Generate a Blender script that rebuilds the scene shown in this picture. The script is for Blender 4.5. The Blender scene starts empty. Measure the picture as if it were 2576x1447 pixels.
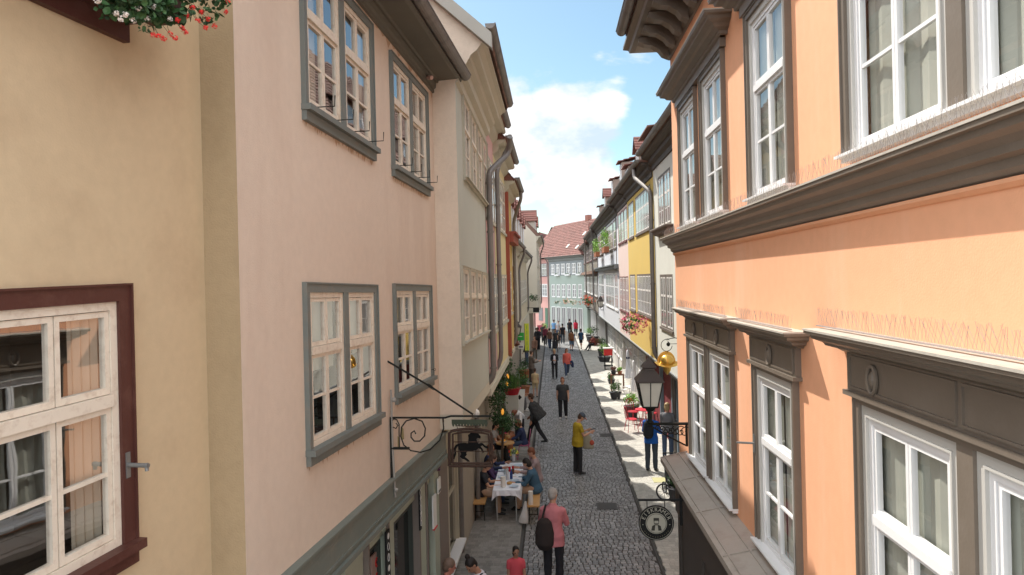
import bpy, bmesh, math, random
from mathutils import Vector, Matrix, noise
R = math.radians
scene = bpy.context.scene
col = scene.collection

# ---------------------------------------------------------------- camera
FPX, CX, CY = 1717.0, 1288.0, 702.0          # focal length and principal point in a 2576 x 1447 frame
CAM = Vector((0.0, 0.0, 5.65))
YAW, ROLL = R(3.40), R(-1.37)
cam = bpy.data.cameras.new('camera')
cam.lens = FPX / 2576 * 36; cam.sensor_width = 36
cam.shift_y = -(723.5 - CY) / 2576
cam.clip_start = 0.05; cam.clip_end = 3000
camo = bpy.data.objects.new('camera', cam); col.objects.link(camo)
CR = Matrix.Rotation(YAW, 3, 'Z') @ Matrix.Rotation(R(90), 3, 'X') @ Matrix.Rotation(ROLL, 3, 'Z')
camo.matrix_world = Matrix.Translation(CAM) @ CR.to_4x4()
scene.camera = camo
scene.render.resolution_x = 1024; scene.render.resolution_y = 575
scene.render.engine = 'CYCLES'

# ---------------------------------------------------------------- sun and sky
SUN = Vector((-0.235, 0.38, 0.52)).normalized()      # direction towards the sun
sl = bpy.data.lights.new('sun', 'SUN'); sl.energy = 3.6; sl.angle = R(0.5); sl.color = (1.0, 0.95, 0.87)
so = bpy.data.objects.new('sun', sl); col.objects.link(so)
so.rotation_euler = SUN.to_track_quat('Z', 'Y').to_euler()
world = bpy.data.worlds.new('World'); scene.world = world; world.use_nodes = True
wn = world.node_tree; wn.nodes.clear()
def N(t, ty, **kw):
    n = t.nodes.new(ty)
    for k, v in kw.items():
        if k in n.inputs: n.inputs[k].default_value = v
        else: setattr(n, k, v)
    return n
sky = N(wn, 'ShaderNodeTexSky', sky_type='NISHITA', sun_disc=False)
sky.sun_elevation = math.asin(SUN.z)
sky.sun_rotation = math.atan2(SUN.x, SUN.y)
sky.air_density = 1.0; sky.dust_density = 0.6; sky.ozone_density = 1.0
bg = N(wn, 'ShaderNodeBackground'); bg.inputs[1].default_value = 0.078
skm = N(wn, 'ShaderNodeVectorMath', operation='MULTIPLY'); skm.inputs[1].default_value = (1.0, 1.13, 1.04)
wn.links.new(sky.outputs[0], skm.inputs[0]); wn.links.new(skm.outputs[0], bg.inputs[0])
# clouds: fractal noise over the sky directions, thick banks low along the street
tc = N(wn, 'ShaderNodeTexCoord')
mp = N(wn, 'ShaderNodeMapping'); mp.inputs['Scale'].default_value = (1, 1, 1.9)
wn.links.new(tc.outputs['Generated'], mp.inputs[0])
n1 = N(wn, 'ShaderNodeTexNoise', Scale=5.6, Detail=9.0, Roughness=0.56, Distortion=0.15)
wn.links.new(mp.outputs[0], n1.inputs['Vector'])
def pray(x, y):
    v = CR @ Vector((x - CX, -(y - CY), -FPX)); return v.normalized()
def blob(x, y, rad, amp, prev):
    d = pray(x, y)
    dn = N(wn, 'ShaderNodeVectorMath', operation='DISTANCE'); wn.links.new(tc.outputs['Generated'], dn.inputs[0]); dn.inputs[1].default_value = d
    mr = N(wn, 'ShaderNodeMapRange', interpolation_type='SMOOTHSTEP'); wn.links.new(dn.outputs['Value'], mr.inputs[0])
    mr.inputs[1].default_value = 0; mr.inputs[2].default_value = rad; mr.inputs[3].default_value = amp; mr.inputs[4].default_value = 0
    if prev is None: return mr.outputs[0]
    mx = N(wn, 'ShaderNodeMath', operation='MAXIMUM' if amp > 0 else 'ADD')
    wn.links.new(prev, mx.inputs[0]); wn.links.new(mr.outputs[0], mx.inputs[1]); return mx.outputs[0]
b = None
for (x, y, rad, amp) in [(1290, 300, .125, .42), (1400, 290, .13, .42), (1510, 285, .085, .36), (1420, 430, .13, .40), (1530, 430, .07, .28), (1440, 520, .10, .40), (1560, 540, .09, .30), (1300, 470, .09, .34), (1640, 335, .035, .28), (1500, 600, .08, .30)]:
    b = blob(x, y, rad, amp, b)
b = blob(1345, 555, .035, -.22, b)
ad = N(wn, 'ShaderNodeMath', operation='ADD'); wn.links.new(n1.outputs[0], ad.inputs[0]); wn.links.new(b, ad.inputs[1])
# unseen cloud cover added overhead and behind the camera as fill light
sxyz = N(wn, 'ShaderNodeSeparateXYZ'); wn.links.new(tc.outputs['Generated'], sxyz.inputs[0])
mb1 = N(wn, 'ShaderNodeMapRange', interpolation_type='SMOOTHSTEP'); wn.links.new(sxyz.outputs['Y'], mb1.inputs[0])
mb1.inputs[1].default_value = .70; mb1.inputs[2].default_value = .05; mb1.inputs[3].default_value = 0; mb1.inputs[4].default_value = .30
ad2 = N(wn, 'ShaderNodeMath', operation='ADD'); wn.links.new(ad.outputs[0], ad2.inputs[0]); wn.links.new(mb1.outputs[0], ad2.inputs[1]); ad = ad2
cr = N(wn, 'ShaderNodeMapRange', interpolation_type='SMOOTHSTEP'); wn.links.new(ad.outputs[0], cr.inputs[0])
cr.inputs[1].default_value = 0.625; cr.inputs[2].default_value = 0.76
n2 = N(wn, 'ShaderNodeTexNoise', Scale=9.0, Detail=7.0, Roughness=0.6)
mp2 = N(wn, 'ShaderNodeMapping'); mp2.inputs['Scale'].default_value = (1, 1, 1.6); mp2.inputs['Location'].default_value = (.3, .2, .04)
wn.links.new(tc.outputs['Generated'], mp2.inputs[0]); wn.links.new(mp2.outputs[0], n2.inputs['Vector'])
cc = N(wn, 'ShaderNodeValToRGB'); wn.links.new(n2.outputs[0], cc.inputs[0])
cc.color_ramp.elements[0].position = .36; cc.color_ramp.elements[0].color = (.62, .75, .92, 1)
cc.color_ramp.elements[1].position = .56; cc.color_ramp.elements[1].color = (1, 1, 1, 1)
bc = N(wn, 'ShaderNodeBackground')
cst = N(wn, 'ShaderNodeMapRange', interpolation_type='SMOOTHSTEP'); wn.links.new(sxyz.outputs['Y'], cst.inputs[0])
cst.inputs[1].default_value = .80; cst.inputs[2].default_value = .1; cst.inputs[3].default_value = .62; cst.inputs[4].default_value = 1.5  # out-of-view clouds made brighter than those ahead, to fill the shaded walls
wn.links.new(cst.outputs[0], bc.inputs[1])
wn.links.new(cc.outputs[0], bc.inputs[0])
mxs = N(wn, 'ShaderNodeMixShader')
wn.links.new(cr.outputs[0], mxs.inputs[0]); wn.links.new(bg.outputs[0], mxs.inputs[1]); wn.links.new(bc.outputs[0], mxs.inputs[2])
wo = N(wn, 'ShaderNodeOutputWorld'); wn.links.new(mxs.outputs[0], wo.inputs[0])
scene.view_settings.view_transform = 'Standard'; scene.view_settings.look = 'None'
scene.view_settings.gamma = 1; scene.view_settings.exposure = 0.93
scene.cycles.max_bounces = 9; scene.cycles.diffuse_bounces = 5; scene.cycles.transparent_max_bounces = 12
scene.cycles.caustics_reflective = False; scene.cycles.caustics_refractive = False
scene.cycles.sample_clamp_indirect = 6

# ---------------------------------------------------------------- materials
MATS = {}
def mat(name, colr, rough=.7, var=.12, scale=3.0, bump=0.0, bscale=60.0, metal=0.0, spec=.4, stain=None, island=0.0, fine=.0, coat=0):
    """principled surface whose colour varies with noise; stain = (colour, amount, scale) weathering patches"""
    if name in MATS: return MATS[name]
    m = bpy.data.materials.new(name); m.use_nodes = True; t = m.node_tree; bs = t.nodes['Principled BSDF']
    bs.inputs['Roughness'].default_value = rough; bs.inputs['Metallic'].default_value = metal
    bs.inputs['Specular IOR Level'].default_value = spec
    if coat: bs.inputs['Coat Weight'].default_value = coat
    tc = N(t, 'ShaderNodeTexCoord')
    nz = N(t, 'ShaderNodeTexNoise', Scale=scale, Detail=6.0, Roughness=.6); t.links.new(tc.outputs['Object'], nz.inputs['Vector'])
    c = Vector(colr)
    mix = N(t, 'ShaderNodeMix', data_type='RGBA'); mix.inputs[6].default_value = (*(c * (1 - var)), 1); mix.inputs[7].default_value = (*[min(1, v * (1 + var)) for v in c], 1)
    t.links.new(nz.outputs[0], mix.inputs[0]); out = mix.outputs[2]
    if fine:
        nf = N(t, 'ShaderNodeTexNoise', Scale=scale * 18, Detail=4.0); t.links.new(tc.outputs['Object'], nf.inputs['Vector'])
        mr = N(t, 'ShaderNodeMapRange'); mr.inputs[1].default_value = .3; mr.inputs[2].default_value = .7; mr.inputs[3].default_value = 1 - fine; mr.inputs[4].default_value = 1 + fine
        t.links.new(nf.outputs[0], mr.inputs[0])
        mu = N(t, 'ShaderNodeVectorMath', operation='SCALE'); t.links.new(out, mu.inputs[0]); t.links.new(mr.outputs[0], mu.inputs['Scale']); out = mu.outputs[0]
    if stain:
        ns = N(t, 'ShaderNodeTexNoise', Scale=stain[2], Detail=8.0, Roughness=.68); 
        mps = N(t, 'ShaderNodeMapping'); mps.inputs['Scale'].default_value = (1, 1, stain[3] if len(stain) > 3 else 1)
        t.links.new(tc.outputs['Object'], mps.inputs[0]); t.links.new(mps.outputs[0], ns.inputs['Vector'])
        mr = N(t, 'ShaderNodeMapRange'); mr.inputs[1].default_value = .5; mr.inputs[2].default_value = .75; mr.inputs[3].default_value = 0; mr.inputs[4].default_value = stain[1]
        t.links.new(ns.outputs[0], mr.inputs[0])
        mx = N(t, 'ShaderNodeMix', data_type='RGBA'); t.links.new(mr.outputs[0], mx.inputs[0]); t.links.new(out, mx.inputs[6]); mx.inputs[7].default_value = (*stain[0], 1); out = mx.outputs[2]
    if island:
        g = N(t, 'ShaderNodeNewGeometry')
        mr = N(t, 'ShaderNodeMapRange'); mr.inputs[3].default_value = 1 - island; mr.inputs[4].default_value = 1 + island
        t.links.new(g.outputs['Random Per Island'], mr.inputs[0])
        mu = N(t, 'ShaderNodeVectorMath', operation='SCALE'); t.links.new(out, mu.inputs[0]); t.links.new(mr.outputs[0], mu.inputs['Scale']); out = mu.outputs[0]
    t.links.new(out, bs.inputs['Base Color'])
    if bump:
        nb = N(t, 'ShaderNodeTexNoise', Scale=bscale, Detail=5.0); t.links.new(tc.outputs['Object'], nb.inputs['Vector'])
        bp = N(t, 'ShaderNodeBump', Strength=bump, Distance=.01); t.links.new(nb.outputs[0], bp.inputs['Height']); t.links.new(bp.outputs[0], bs.inputs['Normal'])
    MATS[name] = m; return m
def glassmat(name, f0=.1, tint=(1, 1, 1), wob=.0003):
    """thin pane: two-sided Schlick reflectance over clear transmission, slightly uneven surface"""
    m = bpy.data.materials.new(name); m.use_nodes = True; t = m.node_tree; t.nodes.clear()
    g = N(t, 'ShaderNodeNewGeometry'); dt = N(t, 'ShaderNodeVectorMath', operation='DOT_PRODUCT'); t.links.new(g.outputs['Normal'], dt.inputs[0]); t.links.new(g.outputs['Incoming'], dt.inputs[1])
    ab = N(t, 'ShaderNodeMath', operation='ABSOLUTE'); t.links.new(dt.outputs['Value'], ab.inputs[0])
    su = N(t, 'ShaderNodeMath', operation='SUBTRACT'); su.inputs[0].default_value = 1; t.links.new(ab.outputs[0], su.inputs[1])
    pw = N(t, 'ShaderNodeMath', operation='POWER'); t.links.new(su.outputs[0], pw.inputs[0]); pw.inputs[1].default_value = 4
    ma = N(t, 'ShaderNodeMath', operation='MULTIPLY_ADD'); t.links.new(pw.outputs[0], ma.inputs[0]); ma.inputs[1].default_value = 1 - f0; ma.inputs[2].default_value = f0
    tr = N(t, 'ShaderNodeBsdfTransparent'); tr.inputs[0].default_value = (*tint, 1)
    gl = N(t, 'ShaderNodeBsdfGlossy'); gl.inputs['Roughness'].default_value = .015
    tc = N(t, 'ShaderNodeTexCoord'); nz = N(t, 'ShaderNodeTexNoise', Scale=3.0, Detail=2.0); t.links.new(tc.outputs['Object'], nz.inputs['Vector'])
    bp = N(t, 'ShaderNodeBump', Strength=1.0, Distance=wob); t.links.new(nz.outputs[0], bp.inputs['Height']); t.links.new(bp.outputs[0], gl.inputs['Normal'])
    mx = N(t, 'ShaderNodeMixShader'); t.links.new(ma.outputs[0], mx.inputs[0]); t.links.new(tr.outputs[0], mx.inputs[1]); t.links.new(gl.outputs[0], mx.inputs[2])
    o = N(t, 'ShaderNodeOutputMaterial'); t.links.new(mx.outputs[0], o.inputs[0]); return m
GLASS = glassmat('window_glass', .34, wob=.0006); GLASSR = glassmat('window_glass_clear', .10)
DGLASS = mat('dark_pane', (.20, .20, .20), .08, .35, 1.3, spec=1.0, island=.3)
SHOPGLASS = mat('shop_glass', (.02, .022, .022), .05, .2, 2, spec=.9)
LAMPGLASS = mat('lamp_glass', (.62, .58, .50), .35, .08, 8)
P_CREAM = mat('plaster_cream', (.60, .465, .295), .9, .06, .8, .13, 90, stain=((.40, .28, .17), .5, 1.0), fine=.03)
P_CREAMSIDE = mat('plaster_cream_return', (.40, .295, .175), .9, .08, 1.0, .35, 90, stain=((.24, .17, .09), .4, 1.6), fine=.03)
P_PINK = mat('plaster_pink', (.69, .565, .455), .9, .05, .7, .3, 90, stain=((.54, .39, .30), .5, 1.1, .22), fine=.025)
P_L3 = mat('plaster_pale_cream', (.70, .58, .46), .9, .07, 1.0, .3, 70, stain=((.42, .33, .25), .3, 2.5), fine=.03)
P_GREY = mat('board_grey_green', (.48, .48, .41), .8, .05, .9, .15, 60, stain=((.38, .37, .31), .3, 2))
P_ORANGE = mat('plaster_orange', (.83, .415, .235), .88, .05, .7, .14, 80, stain=((.88, .54, .36), .55, 1.2, .16), fine=.025)
TAUPE = mat('paint_taupe', (.170, .138, .108), .42, .12, 2.5, .1, 50, stain=((.22, .19, .16), .35, 5))
TAUPE_L = mat('cornice_top_sheet', (.46, .42, .36), .6, .12, 4, .2, 50, stain=((.25, .22, .18), .5, 6))
WHITE = mat('paint_white', (.80, .79, .78), .4, .03, 3)
LGREY = mat('paint_light_grey', (.50, .48, .44), .5, .06, 3)
SASH = mat('sash_cream', (.76, .67, .55), .55, .06, 5, .15, 40, stain=((.42, .28, .19), .55, 16))
CASE = mat('casing_grey_green', (.165, .18, .165), .6, .12, 3, .15, 40, stain=((.25, .19, .14), .5, 6))
BROWN = mat('paint_oxblood', (.082, .027, .020), .5, .15, 4, .15, 40, stain=((.16, .075, .055), .6, 5))
DARK = mat('room_dark', (.045, .04, .035), .9)
ROOM = mat('room_wall', (.26, .22, .16), .9)
CURT = mat('curtain_beige', (.55, .49, .38), .9, .1, 4)
CURTW = mat('curtain_pale', (.62, .64, .56), .9, .08, 4)
IRON = mat('wrought_iron', (.018, .020, .018), .75, .3, 6, spec=.15, stain=((.07, .04, .022), .5, 9))
ZINC = mat('zinc_gutter', (.20, .18, .165), .5, .2, 4, metal=.35, stain=((.12, .10, .09), .6, 5))
SOFFIT = mat('soffit_olive', (.125, .118, .094), .7, .15, 2, .2, 30)
BEAM = mat('beam_green_grey', (.17, .19, .165), .65, .15, 2.5, .2, 30, stain=((.26, .23, .18), .6, 3))
PALEGREEN = mat('paint_pale_green', (.40, .43, .34), .6, .06, 3)
TILE = mat('roof_tile_red', (.165, .066, .052), .85, .25, 5, .4, 40, island=.25, stain=((.16, .09, .07), .6, 3))
TILEB = mat('roof_tile_brown', (.19, .11, .085), .85, .25, 5, .4, 40, island=.25, stain=((.10, .08, .07), .6, 3))
SLATE = mat('slate', (.10, .10, .11), .6, .2, 6)
WOOD = mat('bench_wood', (.50, .27, .10), .5, .15, 6)
CLOTH = mat('white_cloth', (.74, .74, .78), .85, .04, 5)
LEAF = mat('leaf_green', (.075, .16, .035), .6, .35, 8, island=.5)
LEAFD = mat('leaf_dark', (.035, .085, .025), .6, .35, 8, island=.5)
LEAFL = mat('leaf_light', (.22, .42, .06), .6, .3, 8, island=.4)
RED = mat('petal_red', (.78, .035, .03), .6, .2, 8, island=.3)
PWHITE = mat('petal_white', (.80, .70, .62), .6, .1, 8, island=.2)
PINKP = mat('petal_pink', (.80, .16, .30), .6, .25, 8, island=.35)
YEL = mat('petal_yellow', (.75, .68, .06), .6, .2, 8, island=.3)
TERRA = mat('terracotta', (.36, .13, .06), .8, .15, 5)
BLACKP = mat('black_plastic', (.018, .018, .02), .5)
def paint(name, c, rough=.85, **k): return mat(name, c, rough, **k)

# ---------------------------------------------------------------- mesh helpers
class MB:
    def __init__(s): s.v = []; s.f = []; s.m = []
    def add(s, vs, fs, mi=0):
        o = len(s.v); s.v += [Vector(v) for v in vs]; s.f += [tuple(i + o for i in f) for f in fs]; s.m += [mi] * len(fs)
    def quad(s, a, b, c, d, mi=0): s.add([a, b, c, d], [(0, 1, 2, 3)], mi)
    def hexa(s, p, mi=0):   # 8 points: bottom 4 ccw, top 4 ccw
        s.add(p, [(3, 2, 1, 0), (4, 5, 6, 7), (0, 1, 5, 4), (1, 2, 6, 5), (2, 3, 7, 6), (3, 0, 4, 7)], mi)
    def box(s, x0, x1, y0, y1, z0, z1, mi=0):
        s.hexa([(x0, y0, z0), (x1, y0, z0), (x1, y1, z0), (x0, y1, z0), (x0, y0, z1), (x1, y0, z1), (x1, y1, z1), (x0, y1, z1)], mi)
    def fbox(s, F, s0, s1, z0, z1, n0, n1, mi=0):
        P = F.pt
        s.hexa([P(s0, z0, n0), P(s1, z0, n0), P(s1, z0, n1), P(s0, z0, n1), P(s0, z1, n0), P(s1, z1, n0), P(s1, z1, n1), P(s0, z1, n1)], mi)
    def tube(s, pts, rad, seg=8, mi=0, side=None, cap=True):
        pts = [Vector(p) for p in pts]; n = len(pts)
        if not isinstance(rad, (list, tuple)): rad = [rad] * n
        rings = []; u = None
        for i, p in enumerate(pts):
            t = (pts[min(i + 1, n - 1)] - pts[max(i - 1, 0)])
            if t.length < 1e-9: t = Vector((0, 0, 1))
            t.normalize()
            if side is not None: u = Vector(side)
            elif u is None: u = Vector((0, 0, 1)) if abs(t.z) < .9 else Vector((1, 0, 0))
            u = u - t * u.dot(t)
            if u.length < 1e-6: u = t.orthogonal()
            u.normalize(); w = t.cross(u)
            a, b = (rad[i] if isinstance(rad[i], (tuple, list)) else (rad[i], rad[i]))
            rings.append([p + u * (a * math.cos(2 * math.pi * k / seg)) + w * (b * math.sin(2 * math.pi * k / seg)) for k in range(seg)])
        vs = [v for r_ in rings for v in r_]
        fs = [(i * seg + k, i * seg + (k + 1) % seg, (i + 1) * seg + (k + 1) % seg, (i + 1) * seg + k) for i in range(n - 1) for k in range(seg)]
        if cap: fs += [tuple(reversed(range(seg))), tuple((n - 1) * seg + k for k in range(seg))]
        s.add(vs, fs, mi)
    def lathe(s, c, prof, seg=16, mi=0, sx=1, sy=1):
        c = Vector(c); vs = []; n = len(prof)
        for (r_, z) in prof:
            for k in range(seg):
                a = 2 * math.pi * (k + .5) / seg
                vs.append(c + Vector((r_ * math.cos(a) * sx, r_ * math.sin(a) * sy, z)))
        fs = [(i * seg + k, i * seg + (k + 1) % seg, (i + 1) * seg + (k + 1) % seg, (i + 1) * seg + k) for i in range(n - 1) for k in range(seg)]
        fs += [tuple(reversed(range(seg))), tuple((n - 1) * seg + k for k in range(seg))]
        s.add(vs, fs, mi)
    def ball(s, c, r, mi=0, seg=12, rings=8, rot=None):
        c = Vector(c); rx, ry, rz = (r if isinstance(r, (tuple, list)) else (r, r, r)); vs = []
        for i in range(rings + 1):
            th = math.pi * (i + .0) / rings; th = min(max(th, .12), math.pi - .12)
            for k in range(seg):
                a = 2 * math.pi * k / seg
                p = Vector((rx * math.sin(th) * math.cos(a), ry * math.sin(th) * math.sin(a), rz * math.cos(th)))
                if rot is not None: p = rot @ p
                vs.append(c + p)
        fs = [(i * seg + k, (i + 1) * seg + k, (i + 1) * seg + (k + 1) % seg, i * seg + (k + 1) % seg) for i in range(rings) for k in range(seg)]
        fs += [tuple(range(seg)), tuple(reversed([rings * seg + k for k in range(seg)]))]
        s.add(vs, fs, mi)
    def prism(s, pts, O, U, W, T, mi=0):
        """extrude a 2D outline: O + U*x + W*y, thickness vector T"""
        O, U, W, T = map(Vector, (O, U, W, T)); n = len(pts)
        a = [O + U * x + W * y for x, y in pts]; b_ = [p + T for p in a]
        s.add(a + b_, [tuple(range(n)), tuple(reversed(range(n, 2 * n)))] + [(i, (i + 1) % n, n + (i + 1) % n, n + i) for i in range(n)], mi)
    def sweep(s, F, s0, s1, z, prof, m0=True, m1=True, mi=0, mat_top=None):
        """moulding: profile (n, dz) from top to bottom run along s with mitred returns"""
        n = len(prof)
        A = [F.pt(s0 - (p[0] if m0 else 0), z + p[1], p[0]) for p in prof]; B = [F.pt(s1 + (p[0] if m1 else 0), z + p[1], p[0]) for p in prof]
        s.add(A + B, [(i, i + 1, n + i + 1, n + i) for i in range(n - 1)], mi)
        for (E, sg, ms) in ((A, s0, m0), (B, s1, m1)):
            sn = -1 if E is A else 1
            if ms:
                W = [F.pt(sg + sn * p[0], z + p[1], -.01) for p in prof]
                s.add(E + W, [(i, i + 1, n + i + 1, n + i) for i in range(n - 1)], mi)
            else: s.add(E + [F.pt(sg, z + prof[0][1], min(0.0, prof[-1][0]))], [tuple(range(n + 1))], mi)
        if mat_top is not None:
            t = prof[0][0]
            s.fbox(F, s0 - (t if m0 else 0) - .004, s1 + (t if m1 else 0) + .004, z - .002, z + .012, -.01, t + .008, mat_top)
    def build(s, name, mats, parent=None, smooth=False, off=None):
        me = bpy.data.meshes.new(name)
        if parent is not None and off is None:
            r_ = parent
            while r_.parent: r_ = r_.parent
            off = Vector(r_.location)
        off = off if off is not None else Vector((0, 0, 0))
        me.from_pydata([v - off for v in s.v], [], s.f)
        if not isinstance(mats, (list, tuple)): mats = [mats]
        for m_ in mats: me.materials.append(m_)
        if len(mats) > 1: me.polygons.foreach_set('material_index', s.m)
        if smooth: me.polygons.foreach_set('use_smooth', [True] * len(me.polygons))
        bm = bmesh.new(); bm.from_mesh(me); bmesh.ops.recalc_face_normals(bm, faces=bm.faces); bm.to_mesh(me); bm.free()
        me.update()
        o = bpy.data.objects.new(name, me); col.objects.link(o)
        if parent is not None: o.parent = parent
        return o
def tag(o, label=None, cat=None, group=None, kind=None):
    if label: o['label'] = label
    if cat: o['category'] = cat
    if group: o['group'] = group
    if kind: o['kind'] = kind
    return o
def thing(name, label, cat, loc=(0, 0, 0), group=None):
    o = bpy.data.objects.new(name, None); o.empty_display_size = .2; o.location = loc; col.objects.link(o)
    return tag(o, label, cat, group)
def copy_tree(o, parent=None):
    c = o.copy(); col.objects.link(c); c.parent = parent
    for ch in [k for k in bpy.data.objects if k.parent == o]: copy_tree(ch, c)
    return c

# ---------------------------------------------------------------- facade frames (s along the wall away from the camera, z up, n out to the street)
def solve3(a, b_, c, d):
    M = Matrix((a, b_, c)).transposed(); return M.inverted() @ d
class Frame:
    def __init__(F, side, vp, a=None, through=None):
        d = pray(*vp); d = d / math.hypot(d.x, d.y)
        F.d = d; F.side = side
        F.n = Vector((d.y, -d.x, 0)) if side < 0 else Vector((-d.y, d.x, 0))
        if a is None: a = (CAM - Vector(through)).dot(F.n)
        F.a = a
        F.O = Vector((CAM.x, CAM.y, 0)) - F.n * a
    def pt(F, s, z, n=0.0): return F.O + F.d * s + Vector((0, 0, 1)) * z + F.n * n
    def at(F, x, y, n=0.0):
        r_ = pray(x, y)          # CAM + t r = O + d s + up z + n n
        t, s_, z_ = solve3(r_, -F.d, Vector((0, 0, -1)), F.O + F.n * n - CAM); return s_, z_
    def S(F, x, y=700, n=0.0): return F.at(x, y, n)[0]
    def Z(F, x, y, n=0.0): return F.at(x, y, n)[1]
def ground(x, y, z=0.0):
    r_ = pray(x, y); t = (z - CAM.z) / r_.z; return CAM + r_ * t
def atY(x, y, Y):
    r_ = pray(x, y); return CAM + r_ * ((Y - CAM.y) / r_.y)

class PFrame(Frame):
    def __init__(F, p0, p1):
        p0, p1 = Vector((p0[0], p0[1], 0)), Vector((p1[0], p1[1], 0)); F.d = (p1 - p0).normalized(); F.O = p0; F.len = (p1 - p0).length
        F.n = Vector((-F.d.y, F.d.x, 0)); F.side = 1
        if (CAM - p0).dot(F.n) < 0: F.n = -F.n
        F.a = (CAM - p0).dot(F.n)
class House:
    def __init__(H, F, label, cat='house', group=None, base=None, name='house'):
        H.F = F; H.holes = []; H.t = thing(name, label, cat, base or F.pt(6, 0, 0), group)
    def wall(H, sA, sB, z0, z1, m, depth=6.0, n=0.0, top=True, name='wall', reveal=.14, mats=None, box=True):
        F = H.F; mb = MB()
        hs = [h for h in H.holes if h[0] < sB and h[1] > sA and h[2] < z1 and h[3] > z0]
        ss = sorted({sA, sB, *[c for h in hs for c in h[:2] if sA < c < sB]}); zs = sorted({z0, z1, *[c for h in hs for c in h[2:4] if z0 < c < z1]})
        for i in range(len(ss) - 1):
            for j in range(len(zs) - 1):
                cs, cz = (ss[i] + ss[i + 1]) / 2, (zs[j] + zs[j + 1]) / 2
                if any(h[0] < cs < h[1] and h[2] < cz < h[3] for h in hs): continue
                mb.quad(F.pt(ss[i], zs[j], n), F.pt(ss[i + 1], zs[j], n), F.pt(ss[i + 1], zs[j + 1], n), F.pt(ss[i], zs[j + 1], n))
        for h in hs:
            a, b_, c, d = h[:4]; e = n - reveal
            for (p, q) in (((a, c), (b_, c)), ((b_, c), (b_, d)), ((b_, d), (a, d)), ((a, d), (a, c))):
                mb.quad(F.pt(p[0], p[1], n), F.pt(q[0], q[1], n), F.pt(q[0], q[1], e), F.pt(p[0], p[1], e))
        if box:
            b0 = n - depth
            mb.quad(F.pt(sA, z0, n), F.pt(sA, z1, n), F.pt(sA, z1, b0), F.pt(sA, z0, b0)); mb.quad(F.pt(sB, z0, n), F.pt(sB, z1, n), F.pt(sB, z1, b0), F.pt(sB, z0, b0))
            mb.quad(F.pt(sA, z0, b0), F.pt(sB, z0, b0), F.pt(sB, z1, b0), F.pt(sA, z1, b0)); mb.quad(F.pt(sA, z1, n), F.pt(sB, z1, n), F.pt(sB, z1, b0), F.pt(sA, z1, b0))
            mb.quad(F.pt(sA, z0, n), F.pt(sB, z0, n), F.pt(sB, z0, b0), F.pt(sA, z0, b0))
        o = mb.build(name, m, H.t)
        return o

def leafgroup(mb, F, s0, s1, z0, z1, n, tr=.6, w=.045, dep=.035, rows_top=1, rows_bot=2, mw=.022, pane_mb=None, leaves=2, mi=0, wob=0.0):
    """one casement: outer frame, transom and two leaves with glazing bars"""
    def bar(a, b_, c, d, nn=0.0, dd=dep): mb.fbox(F, a, b_, c, d, n - dd + nn, n + nn, mi)
    zt = z0 + (z1 - z0) * tr
    bar(s0, s0 + w, z0, z1); bar(s1 - w, s1, z0, z1); bar(s0 + w, s1 - w, z0, z0 + w); bar(s0 + w, s1 - w, z1 - w, z1)
    bar(s0 + w, s1 - w, zt - w * .7, zt + w * .7, .012)
    L = (s1 - s0 - 2 * w) / leaves
    for k in range(leaves):
        a, b_ = s0 + w + k * L, s0 + w + (k + 1) * L
        for (c, d, rows) in ((z0 + w, zt - w * .7, rows_bot), (zt + w * .7, z1 - w, rows_top)):
            v = w * .75
            bar(a + .004, a + v, c + .004, d - .004, -.008); bar(b_ - v, b_ - .004, c + .004, d - .004, -.008)
            bar(a + v, b_ - v, c + .004, c + v * 1.15, -.008); bar(a + v, b_ - v, d - v, d - .004, -.008)
            for r_ in range(1, rows):
                zz = c + v + (d - c - 2 * v) * r_ / rows
                bar(a + v, b_ - v, zz - mw / 2, zz + mw / 2, -.012, dep * .7)
            if pane_mb is not None:
                for r_ in range(rows):
                    zc0 = c + v + (d - c - 2 * v) * r_ / rows; zc1 = c + v + (d - c - 2 * v) * (r_ + 1) / rows
                    pane_mb.quad(F.pt(a + v, zc0, n - .026), F.pt(b_ - v, zc0, n - .026), F.pt(b_ - v, zc1, n - .026), F.pt(a + v, zc1, n - .026))

def curtain(mb, F, s0, s1, z0, z1, n, waves=6, amp=.02):
    k = max(4, waves * 4); pts = []
    for i in range(k + 1):
        s_ = s0 + (s1 - s0) * i / k; pts.append((s_, n + amp * math.sin(i / k * waves * 2 * math.pi)))
    for i in range(k):
        mb.quad(F.pt(pts[i][0], z0, pts[i][1]), F.pt(pts[i + 1][0], z0, pts[i + 1][1]), F.pt(pts[i + 1][0], z1, pts[i + 1][1]), F.pt(pts[i][0], z1, pts[i][1]))

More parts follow.
